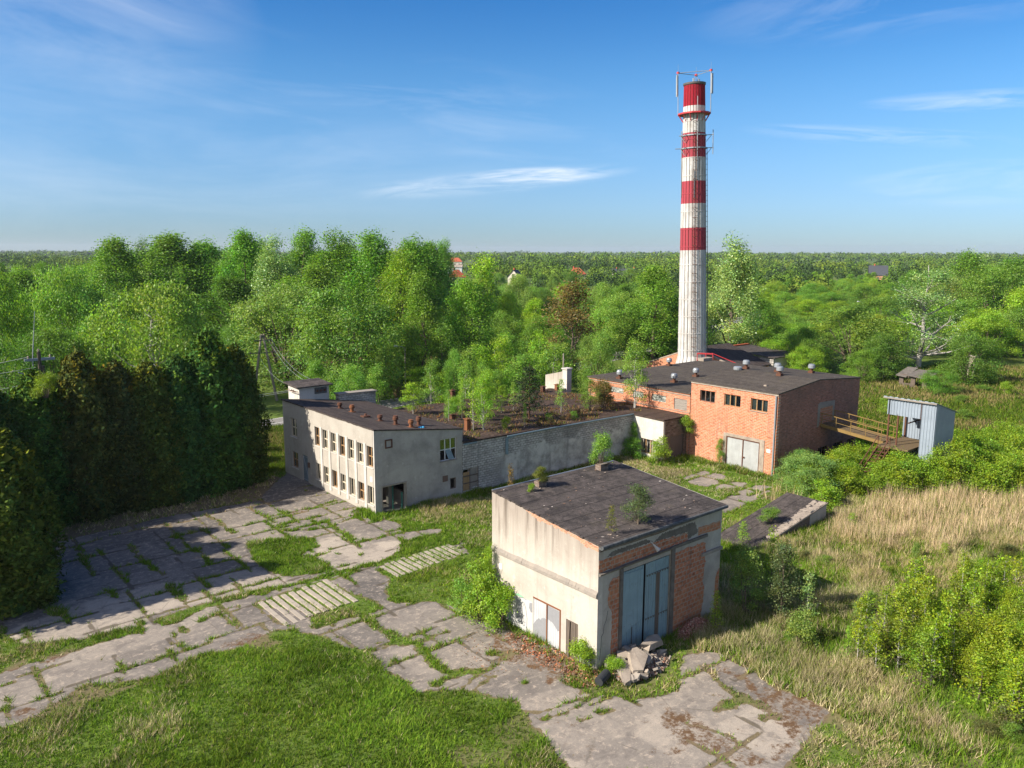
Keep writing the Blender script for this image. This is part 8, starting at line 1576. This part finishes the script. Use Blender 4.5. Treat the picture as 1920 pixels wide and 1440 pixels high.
# around the workshop
for (x, y, h, w, c, lab) in ((26.4, 33.9, 3.4, 2.7, 'y', 'yellow-green bush leaning on the workshop\'s left end'), (26.6, 32.6, 2.6, 2.2, 'v', 'dense bright bush at the graffiti end of the workshop wall'), (26.2, 35.2, 2.2, 2.2, 'l', 'looser bush left behind the graffiti bushes'), (27.0, 26.5, 1.5, 1.7, 'v', 'leafy green bush at the workshop\'s front corner'), (27.9, 25.0, .9, 1.3, 'v', 'low leafy shoots beside the rubble heap')):
    sp('shrub', x, y, 0, h, w, c, lab, 'bush', nm='green_bush')
sp('young1', 27.0, 34.0, 0, 4.6, 1.0, 'v', 'ivy-like climber on the workshop\'s left back corner', 'climber', nm='climber')
sp('shrub1', 61.2, 49.6, 0, 2.6, 2.3, 'y', 'yellow-green bush in front of the annex corner', 'bush', nm='green_bush')
sp('shrub0', 60.6, 52.7, 0, 2.2, 2.4, 'm', 'dark green bush in the corner of hall and annex', 'bush', nm='green_bush')
sp('young1', 61.3, 53.2, 0, 3.8, 1.2, 'm', 'climber reaching up the hall wall in the annex corner', 'climber', nm='climber')
sp('shrub0', 64.9, 49.4, 2.6, 1.9, 2.0, 'y', 'creeper tumbling over the annex roof edge', 'climber', nm='climber')
sp('young2', 65.1, 45.3, 0, 2.9, 1.2, 'm', 'creeper climbing beside the grey double gate', 'climber', nm='climber')
sp('round1', 63.2, 34.6, 0, 3.4, 6.0, (.20, .34, .085), 'wind-blown pale green willow bush before the shaded brick wall', 'bush', nm='willow_bush')
sp('round0', 66.2, 36.6, 0, 3.0, 4.2, (.19, .33, .065), 'second willow bush nearer the stairs', 'bush', nm='willow_bush')
sp('shrub1', 60.9, 31.8, 0, 2.2, 3.2, 'v', 'bright bush at the end of the low shed', 'bush', nm='green_bush')
sp('shrub0', 52.0, 31.4, .9, 1.1, 1.7, 'o', 'tangled shrub on the low shed roof', 'shrub', nm='roof_shrub')
sp('sapling2', 47.9, 31.0, .2, 1.7, 1.4, 'v', 'leafy sapling on the lower end of the low shed roof', nm='roof_sapling')
# young saplings in front of the workshop's right side
for (k, x, y, h, w, c, lab) in (('sapling2', 35.3, 24.3, 2.5, 1.2, 'y', 'thin yellow-green sapling beside the brick chip heap'), ('young1', 38.6, 24.6, 4.4, 2.3, 'g', 'grey-green sapling at the edge of the workshop\'s shadow'), ('young2', 39.8, 23.0, 4.8, 2.4, (.115, .15, .05), 'taller silvery willow sapling in the dry grass'), ('sapling2', 41.5, 24.8, 4.6, 1.5, 'y', 'yellow sapling standing in the workshop\'s shadow'), ('sapling1', 40.6, 21.8, 3.0, 1.6, 's', 'silver-leaved sapling right of the willow saplings'), ('shrub1', 37.8, 20.6, 2.0, 1.9, 'g', 'grey-green willow tuft near the slab edge'), ('sapling1', 40.4, 18.0, 1.8, .8, 's', 'small silver sapling in the reeds'), ('sapling2', 38.0, 18.1, 2.0, .8, 'v', 'bright sapling in the reeds left of the yellow thicket')):
    sp(k, x, y, 0, h, w, c, lab, nm='sapling')
g_ = 'yellow-green thicket at the lower right'
for i in range(78):
    x = RNG.uniform(38.0, 51.5); y = RNG.uniform(10.0, 18.5)
    sp(RNG.choice(['sapling', 'sapling', 'sapling', 'young']), x, y, 0, RNG.uniform(2.2, 4.0), RNG.uniform(1.4, 2.4), RNG.choice([(.25, .32, .014), (.235, .33, .014), (.20, .28, .018)]), 'yellow-green sapling crowded in the lower right thicket', 'sapling', g_, 'thicket_sapling')
for i in range(11): sp('shrub', RNG.uniform(40, 52), RNG.uniform(9.0, 15.5), 0, RNG.uniform(1.6, 2.8), RNG.uniform(1.6, 2.6), RNG.choice([(.25, .31, .014), (.23, .32, .014)]), 'yellow-green sapling crowded in the lower right thicket', 'sapling', g_, 'thicket_sapling')
g_ = 'lime bushes below the metal cabin'
for i in range(170):
    for _ in range(30):
        x = RNG.uniform(62, 98); y = RNG.uniform(15, 36)
        dpt = x*math.cos(HEAD)+y*math.sin(HEAD); lat = x*rt.x+y*rt.y
        if lat < 26 or lat/dpt > .72: continue
        if dpt < 66+.10*(lat-30) or dpt > 66+.22*(lat-26)+RNG.random()*12: continue
        if 66.5 < x < 78.6 and 28.2 < y < 34.2 and not (y < 31.2 and x < 72): continue
        break
    sp('shrub', x, y, 0, RNG.uniform(1.9, 3.2), RNG.uniform(2.6, 4.0), RNG.choice([(.22, .33, .015), (.20, .31, .018), (.245, .33, .016)]), 'lime green bush in the dense growth below the cabin', 'bush', g_, 'lime_bush')
for (x, y, h, w) in ((71.4, 28.0, 3.3, 3.0), (72.6, 27.4, 3.9, 3.0), (74.2, 26.9, 4.2, 3.2), (76.0, 26.8, 4.0, 3.2), (78.0, 27.0, 3.6, 3.2), (70.2, 29.6, 2.7, 2.6), (69.2, 30.9, 2.2, 2.4), (79.6, 27.2, 4.0, 3.4), (82, 27, 3.6, 3.6), (84, 25.5, 3.8, 3.6), (71.8, 30.6, 2.9, 1.6)):
    sp('shrub', x, y, 0, h, w, RNG.choice([(.22, .33, .015), (.20, .31, .018), (.245, .33, .016)]), 'lime green bush in the dense growth below the cabin', 'bush', g_, 'lime_bush')
g_ = 'scattered bushes on the right meadow'
for i in range(30):
    x = RNG.uniform(84, 140); y = RNG.uniform(24, 50)
    sp('shrub', x, y, 0, RNG.uniform(.9, 2.2), RNG.uniform(1.5, 3), RNG.choice('yolv'), 'small bush scattered over the right meadow', 'bush', g_, 'meadow_bush')
for i in range(10):
    x = RNG.uniform(40, 64); y = RNG.uniform(76, 86)
    sp(RNG.choice(['young', 'round']), x, y, 0, RNG.uniform(5, 9), RNG.uniform(3, 5.5), RNG.choice('lmo'), 'leafy tree directly behind the hall', 'tree', 'trees directly behind the hall', 'young_tree')

for i in range(60):
    x = RNG.uniform(36, 62); y = RNG.uniform(8, 30)
    if y > 29-.0*x and x < 58 and x > 45: continue
    if x < 40 and y > 25: continue
    sp(RNG.choice(['shrub', 'shrub', 'sapling']), x, y, 0, RNG.uniform(.5, 1.3), RNG.uniform(.6, 1.6), RNG.choice(['g', 'v', 'o', 'y', (.16, .17, .05)]), 'small green weed clump scattered through the dry grass field', 'weed', 'weed clumps in the dry grass field', 'weed_clump')

# far wood to the horizon
def far_wood():
    g = np.random.default_rng(77); Qs, Cs = [], []
    for (d0, d1, n, per, sz, h0, h1) in ((330, 520, 420, 150, 1.0, 7, 13), (450, 900, 1500, 90, 1.4, 9, 17.0), (900, 1900, 1900, 36, 2.6, 11, 19.5), (1900, 4200, 1700, 18, 6.0, 12, 21)):
        d = np.sqrt(g.uniform(d0*d0, d1*d1, n)); l = g.uniform(-.78, .78, n)*d
        if d0 == 330: l = g.uniform(-.05, .70, n)*d
        x = math.cos(HEAD)*d+rt.x*l; y = math.sin(HEAD)*d+rt.y*l
        h = g.uniform(h0, h1, n)*np.where(g.random(n) < .06, 1.18, 1); cl = vnoise(x+9000, y+9000, 130, 91); h = h*(.62+.62*cl)*g.uniform(.85, 1.1, n); w = h*g.uniform(.5, .8, n)*(1+d/4000)
        keep = np.ones(n, bool)
        for (px_, hd) in ((1639, 560), (1080, 600), (1160, 620), (1192, 640), (966, 470), (857, 520), (853, 640), (854, 900), (1584, 500)):
            hl = (px_-960)/FPX*hd; keep &= ~((np.abs(l*hd/d-hl) < 11) & (d < hd+8) & (d > hd-150))
        x, y, h, w, d, cl = x[keep], y[keep], h[keep], w[keep], d[keep], cl[keep]; n = len(x)
        u = unit(g.normal(size=(n, per, 3))); u[..., 2] = np.abs(u[..., 2])*1.25-.35
        rr = g.uniform(.65, 1.05, (n, per, 1))
        P = np.stack([x, y, h*.56], -1)[:, None, :]+u*rr*np.stack([w/2, w/2, h*.44], -1)[:, None, :]
        nn = unit(u+g.normal(size=u.shape)*.4); t = unit(np.cross(nn, g.normal(size=u.shape))); b = np.cross(nn, t); s = sz*g.uniform(.6, 1.3, (n, per, 1))
        Q = np.stack([P-t*s*.5, P+b*s*.4, P+t*s*.5, P-b*s*.4], 2).reshape(-1, 4, 3)
        base = np.array([(.045, .080, .026), (.080, .145, .022), (.12, .19, .028), (.095, .17, .022), (.15, .21, .028)])[np.clip((vnoise(x+5000, y+5000, 70, 92)*6-.5+g.normal(0, .8, n)), 0, 4.9).astype(int)]
        C = base[:, None, :]*np.exp(g.normal(0, .2, (n, per, 1))); Qs.append(Q); Cs.append(C.reshape(-1, 3))
    me = poly_mesh('distant_wood', np.concatenate(Qs), np.concatenate(Cs), M['wood_far'])
    o = bpy.data.objects.new('distant_wood', me); col.objects.link(o)
    tag(o, 'far green wood reading as one mass out to the horizon', 'wood', None, 'stuff')
far_wood()
# ---------------------------------------------------------------- grass, reeds and weeds
RECTS = [(31.1, 39.8, 53.7, 70.7), (39.7, 65.5, 53.7, 72), (61.7, 65.5, 49.6, 54), (65.4, 81, 39.4, 64), (27.38, 37.7, 25.8, 34.3), (47.5, 57.7, 29.9, 33.5)]
def scatter(name, n, box, dens, hfun, cfun, lab, cat, seed, wid=.035, cone=.45):
    g = np.random.default_rng(seed)
    x = g.uniform(box[0], box[1], n); y = g.uniform(box[2], box[3], n)
    dp = x*math.cos(HEAD)+y*math.sin(HEAD); la = x*rt.x+y*rt.y
    ok = (np.abs(la) < dp*.70+9) & (dp > 20)
    for a, b, c, d in RECTS: ok &= ~((x > a) & (x < b) & (y > c) & (y < d))
    strip = ((x > 25.8) & (x < 32) & (y > 42.2) & (y < 45.1)) | ((x > 17.3) & (x < 22.4) & (y > 40.3) & (y < 45))
    ok &= ~(strip & (g.random(n) < .72))
    x, y, dp = x[ok], y[ok], dp[ok]
    i = np.clip(((x-fx0)/ST).round().astype(int), 0, len(fxs)-1); j = np.clip(((y-fy0)/ST).round().astype(int), 0, len(fys)-1)
    k = g.random(len(x)) < dens(i, j, x, y, dp)
    x, y, dp, i, j = x[k], y[k], dp[k], i[k], j[k]
    h = hfun(i, j, x, y, g); C = cfun(i, j, x, y, g)
    m = len(x); per = 3
    X = np.repeat(np.stack([x, y, hs[i, j]-.01], 1), per, 0)+np.concatenate([g.normal(0, .05, (m*per, 2)), np.zeros((m*per, 1))], 1)
    H = np.repeat(h, per)*g.uniform(.6, 1.25, m*per); a = g.uniform(0, 6.28, m*per)
    w = (wid*np.maximum(1, np.repeat(dp, per)/45))[:, None]
    s = np.stack([np.cos(a), np.sin(a), 0*a], 1)*w
    ln = np.stack([g.normal(0, cone, m*per)*H, g.normal(0, cone, m*per)*H, H], 1)
    P = np.stack([X-s, X+s, X+ln], 1)
    CC = np.repeat(C, per, 0)*np.exp(g.normal(0, .22, (m*per, 1)))
    me = poly_mesh(name, P, CC, M['grass'])
    o = bpy.data.objects.new(name, me); col.objects.link(o)
    return tag(o, lab, cat, None, 'stuff')
def pick(g, n, cols, p):
    c = np.array(cols); return c[g.choice(len(cols), n, p=p)]
pat = vnoise(GX, GY, 1.6, 51)*.6+vnoise(GX, GY, .5, 52)*.4
pat2 = vnoise(GX, GY, 5, 53)
def green(i, j, x, y, g):
    d = dry_s[i, j]+(pat[i, j]-.5)*1.3+(pat2[i, j]-.5)*.9
    gr = pick(g, len(x), [(.115, .215, .017), (.155, .255, .024), (.20, .26, .035), (.085, .16, .02)], [.35, .3, .2, .15])
    st = pick(g, len(x), [(.50, .42, .26), (.42, .345, .20), (.33, .30, .13), (.23, .255, .055)], [.3, .25, .25, .2])
    m = (g.random(len(x)) < np.clip((d-.12)*1.25+.08, .03, .9)*np.where(lawn[i, j] > 0, .75, 1))[:, None]
    big = (.62+.76*vnoise(x, y, 2.2, 54)*.6+.4*.76*vnoise(x, y, .7, 55))[:, None]*np.array([1, 1, 1])
    big = big*(1+np.array([.18, .04, 0])*(vnoise(x, y, 4.5, 56)[:, None]-.4))
    return np.where(m, st, gr)*big
# short turf over lawns, joints and verges
scatter('grass', 660000, (2, 64, 6, 71), lambda i, j, x, y, dp: np.clip((1-slab_s[i, j]*2.2), 0, 1)*(1-moss_s[i, j]*.85)*(1-.45*paved[i, j])*np.where(lawn[i, j] > 0, .8, .45+.4*(pat[i, j] > .45))*np.clip(1.25-dp/100, .3, 1),
        lambda i, j, x, y, g: (.09+.15*pat[i, j]**2*2)*np.where(lawn[i, j] > 0, 1.2, 1)*np.where(slab_s[i, j] > .12, .7, 1)*(1+.6*dry_s[i, j]), green,
        'short green grass on the lawn and in the joints between slabs', 'grass', 1, .020, .55)
joint = (grown > .12)
scatter('weeds', 170000, (2, 64, 22, 66), lambda i, j, x, y, dp: (joint[i, j] & (slab_s[i, j] < .42))*(1-.75*moss_s[i, j])*np.clip((pat[i, j]-.30)*3, .1, 1),
        lambda i, j, x, y, g: .13+.20*pat[i, j], lambda i, j, x, y, g: pick(g, len(x), [(.115, .225, .018), (.15, .25, .022), (.21, .22, .04)], [.5, .33, .17]),
        'green weeds filling the joints of the broken paving', 'weeds', 2, .022, .6)
reed_b = blur(reed, 40)
# tall dry grass on the right
scatter('dry_grass', 300000, (33, 66, 4, 38), lambda i, j, x, y, dp: np.clip((1-slab_s[i, j]*2), 0, 1)*np.clip(dry_s[i, j]*1.4, 0, 1)*np.clip(.25+(pat[i, j]-.3)*1.6+(pat2[i, j]-.5)*1.2, .06, 1),
        lambda i, j, x, y, g: .32+.45*pat[i, j], green, 'tall dry grass and weeds covering the right field', 'dry grass', 3, .022, .35)
scatter('reeds', 120000, (40, 80, 4, 38), lambda i, j, x, y, dp: np.clip(reed_b[i, j]*1.3-.40+(pat[i, j]-.5)*1.4+(pat2[i, j]-.5)*.5, 0, .42),
        lambda i, j, x, y, g: (.6+1.3*pat[i, j])*g.uniform(.6, 1.15, len(x)), lambda i, j, x, y, g: pick(g, len(x), [(.66, .51, .33), (.56, .43, .26), (.46, .35, .19), (.22, .25, .06)], [.3, .25, .2, .25]),
        'straw-coloured reeds standing in the right field', 'reeds', 4, .016, .17)
# verge growth along walls
def wallverge(i, j, x, y, dp):
    d = np.full(x.shape, 9.0)
    for (a, b, c, e) in RECTS: d = np.minimum(d, np.hypot(np.maximum(np.maximum(a-x, x-b), 0), np.maximum(np.maximum(c-y, y-e), 0)))
    return np.clip(1.2-d/1.1, 0, 1)*(.25+pat[i, j])*np.where((x < 27.4) & (y < 33), .12, 1)
scatter('verge_weeds', 260000, (25, 66, 23, 56), wallverge, lambda i, j, x, y, g: .22+.45*pat[i, j]**1.5, green, 'rank weeds along the foot of the walls', 'weeds', 5, .022, .4)
# meadow further right and behind
def meadow(i, j, x, y, dp): return np.clip(1.1-dp/170, .2, 1)
def mcol(i, j, x, y, g):
    q = vnoise(x, y, 7, 61)[:, None]; a = pick(g, len(x), [(.085, .145, .014), (.12, .17, .016), (.075, .12, .015)], [.4, .35, .25]); b = pick(g, len(x), [(.26, .21, .09), (.18, .17, .05)], [.5, .5])
    return np.where(g.random((len(x), 1)) < np.clip((q-.35)*1.6, .05, .8), b, a)
scatter('meadow_grass', 230000, (42, 165, -26, 62), lambda i, j, x, y, dp: meadow(i, j, x, y, dp)*((x > 64) | (y < 4.2)), lambda i, j, x, y, g: g.uniform(.3, .7, len(x)), mcol, 'rough yellow-green meadow rising behind the cabin', 'grass', 6, .030, .4)
scatter('roadside_grass', 60000, (22, 52, 71, 90), lambda i, j, x, y, dp: np.full(x.shape, .8), lambda i, j, x, y, g: g.uniform(.15, .5, len(x)), mcol, 'rough grass between the pale block and the road', 'grass', 9, .025, .5)
scatter('roadside_reeds', 60000, (60, 92, 97, 128), lambda i, j, x, y, dp: (vnoise(x, y, 6, 71) > .45)*1.0, lambda i, j, x, y, g: g.uniform(1.2, 2.2, len(x)), lambda i, j, x, y, g: pick(g, len(x), [(.34, .24, .14), (.27, .19, .10), (.15, .15, .05)], [.45, .35, .2]), 'brown reed bed across the road behind the hall', 'reeds', 7, .02, .1)
# litter and moss weeds on the hall roof
def roof_tufts():
    g = np.random.default_rng(8); n = 9000
    x = g.uniform(40.5, 65.3, n); y = 53.9+16*g.random(n)**1.2; k = vnoise(x, y, 1.4, 81) > .52; x, y = x[k], y[k]; m = len(x)
    a = g.uniform(0, 6.28, m); H = g.uniform(.06, .30, m); w = .05
    X = np.stack([x, y, 4.80-(x-39.7)*.0155], 1); s = np.stack([np.cos(a), np.sin(a), 0*a], 1)*w
    P = np.stack([X-s, X+s, X+np.stack([g.normal(0, .5, m)*H, g.normal(0, .5, m)*H, H], 1)], 1)
    C = pick(g, m, [(.20, .10, .04), (.26, .17, .09), (.12, .11, .03), (.10, .14, .02)], [.35, .25, .2, .2])
    o = bpy.data.objects.new('roof_moss', poly_mesh('roof_moss', P, C, M['grass'])); col.objects.link(o); tag(o, 'rusty moss tufts and litter on the hall roof', 'moss', None, 'stuff')
roof_tufts()

# ---------------------------------------------------------------- rubble by the workshop
def chunk(x, y, z, a, b, c, rz, tilt, mt, lab, grp, seed):
    g = random.Random(seed); q = MB()
    P = []
    for sz in (0, 1):
        for k in range(7):
            t = (0.5, 0.9, 1.35, 2.6, 3.0, 3.9, 5.5)[k]; r = g.uniform(.8, 1.15); P.append((a/2*math.cos(t)*r*1.2, b/2*math.sin(t)*r*1.35, c*sz*g.uniform(.8, 1.15)))
    q.v = P; q.f = [tuple(range(7))[::-1], tuple(range(7, 14))]+[(k, (k+1) % 7, 7+(k+1) % 7, 7+k) for k in range(7)]; q.mi = [0]*9
    o = q.build('concrete_chunk', M[mt]); o.location = (x, y, z); o.rotation_euler = (tilt[0], tilt[1], rz)
    return tag(o, lab, 'rubble', grp)
g_ = 'concrete chunks of the rubble heap'
rr = random.Random(4)
chunk(30.7, 25.0, .62, 1.5, .6, .32, .1, (.12, .1), 'concrete_pale', 'long pale slab topmost on the rubble heap by the blue gate', None, 1)
chunk(28.9, 24.4, .50, 1.3, .8, .25, .5, (.3, -.3), 'concrete_pale', 'tilted pale slab in the middle of the rubble heap', None, 2)
chunk(28.0, 24.4, .18, 1.5, .5, .3, .75, (.1, -.2), 'concrete_pale', 'long slab at the foot of the rubble heap beside the black pipe', None, 3)
for i in range(38):
    x = rr.uniform(27.8, 31.2); y = rr.uniform(23.6, 25.5); s = rr.uniform(.22, .75); z = max(0, .55-abs(x-29.3)*.18-(25.3-y)*.15)+rr.uniform(-.1, .1)
    chunk(x, y, z, s, s*rr.uniform(.5, .9), rr.uniform(.10, .2), rr.uniform(0, 6), (rr.uniform(-.6, .6), rr.uniform(-.6, .6)), rr.choice(['concrete', 'concrete', 'concrete_pale']), 'broken concrete chunk in the rubble heap by the workshop corner', g_, 10+i)
b = MB(); b.hexa([(27.6, 25.25, .35), (30.6, 25.0, .7), (30.6, 25.2, .7), (27.6, 25.45, .35), (27.6, 25.25, .5), (30.6, 25.0, .85), (30.6, 25.2, .85), (27.6, 25.45, .5)])
base_obj('concrete_beam', b, M['concrete_dark'], 'dark fallen beam lying across the back of the rubble heap', 'beam', loc=(27.6, 25.3, .3))
b = MB(); q0, q1 = Vector((26.45, 24.75, .22)), Vector((27.3, 25.0, .26)); b.tube([q0, q0.lerp(q1, .5), q1], [.23, .24, .23], 16); b.tube([q1, q1+(q1-q0)*.01], [.19, .19], 16)
base_obj('black_pipe', b, M['black'], 'short black plastic pipe lying at the foot of the rubble heap', 'pipe', loc=(26.9, 24.9, 0))
b = MB(); b.tube([(27.5, 24.5, .3), (27.0, 23.4, .05), (26.7, 22.8, .03)], .012, 4); base_obj('bent_rod', b, M['rust'], 'thin bent rusty rod sticking out of the rubble heap', 'rod', loc=(27.5, 24.5, 0))
def heap(name, cx, cy, rx, ry, h, n, cols, lab, seed, sz):
    g = np.random.default_rng(seed); a = g.uniform(0, 6.28, n); r = np.sqrt(g.random(n)); x = cx+np.cos(a)*r*rx; y = cy+np.sin(a)*r*ry
    z = h*(1-r**1.5)*g.uniform(.9, 1.05, n)+.02
    c = np.stack([x, y, z], 1); nn = unit(g.normal(size=(n, 3))+[0, 0, .8]); t = unit(np.cross(nn, g.normal(size=(n, 3)))); b_ = np.cross(nn, t); s = sz*g.uniform(.5, 1.6, (n, 1))
    Q = np.stack([c-t*s, c-b_*s*.7, c+t*s, c+b_*s*.7], 1); C = pick(g, n, cols, [1/len(cols)]*len(cols))*np.exp(g.normal(0, .2, (n, 1)))
    o = bpy.data.objects.new(name, poly_mesh(name, Q, C, M['wood_far'])); col.objects.link(o); tag(o, lab, 'rubble', None, 'stuff')
heap('brick_chips', 34.7, 25.2, 1.6, .75, .75, 5200, [(.36, .17, .13), (.42, .22, .17), (.25, .11, .08), (.45, .33, .27)], 'pink heap of brick chips against the workshop\'s hollow-block panel', 1, .05)
heap('brick_litter', 26.5, 29.0, 1.0, 2.8, .04, 900, [(.50, .19, .10), (.42, .26, .18), (.30, .12, .06), (.16, .09, .05)], 'scattered brick crumbs in front of the sheet-metal doors', 2, .06)
heap('corner_litter', 26.6, 26.0, 1.1, 1.2, .05, 600, [(.45, .20, .12), (.34, .24, .16), (.16, .09, .05)], 'brick and leaf litter at the workshop\'s plank door', 3, .06)
heap('slab_litter', 24.5, 30.5, 2.0, 3.0, .02, 500, [(.20, .09, .04), (.30, .17, .09), (.12, .10, .03)], 'dead leaf litter on the slabs before the graffiti wall', 5, .04)
heap('rubble_fines', 29.4, 24.6, 1.9, 1.0, .42, 3200, [(.32, .27, .22), (.42, .35, .28), (.22, .19, .16), (.36, .18, .12)], 'fine crumbs and dirt between the concrete chunks', 4, .06)

def roof_litter():
    g = np.random.default_rng(12); n = 150; x = g.uniform(27.7, 37.3, n); y = g.uniform(26.0, 34.0, n); k = vnoise(x, y, 1.6, 83) > .45; x, y = x[k], y[k]; n = len(x)
    z = 6.62+(y-25.82)*.094+.085; a = g.uniform(0, 6.28, n); s = g.uniform(.03, .13, n)
    P = np.stack([np.stack([x+np.cos(a+t)*s*q, y+np.sin(a+t)*s*q*.7, z+g.uniform(0, .02, n)], 1) for t, q in ((0, 1), (1.5, .6), (3.1, 1.1), (4.6, .7))], 1)
    C = pick(g, n, [(.42, .34, .28), (.30, .20, .14), (.52, .46, .40), (.22, .14, .10)], [.35, .25, .2, .2])
    o = bpy.data.objects.new('roof_litter', poly_mesh('roof_litter', P, C, M['wood_far'])); col.objects.link(o); tag(o, 'pale flakes and leaf litter on the workshop roof', 'litter', None, 'stuff')
roof_litter()
# ---------------------------------------------------------------- air between the camera and the far wood
def haze():
    b = MB(); b.box(-7000, -7000, -1.0, 7000, 7000, 60.0)
    m = bpy.data.materials.new('air_haze'); m.use_nodes = True; t = m.node_tree; t.nodes.clear()
    o = t.nodes.new('ShaderNodeOutputMaterial'); v = t.nodes.new('ShaderNodeVolumePrincipled')
    v.inputs['Color'].default_value = (.80, .88, 1.0, 1); v.inputs['Density'].default_value = HAZE; v.inputs['Anisotropy'].default_value = 0.2
    t.links.new(v.outputs[0], o.inputs['Volume'])
    h = b.build('haze', m); h['kind'] = 'stuff'; h['label'] = 'thin blue air in front of the distant wood'; h['category'] = 'haze'
HAZE = 0.00007
haze()
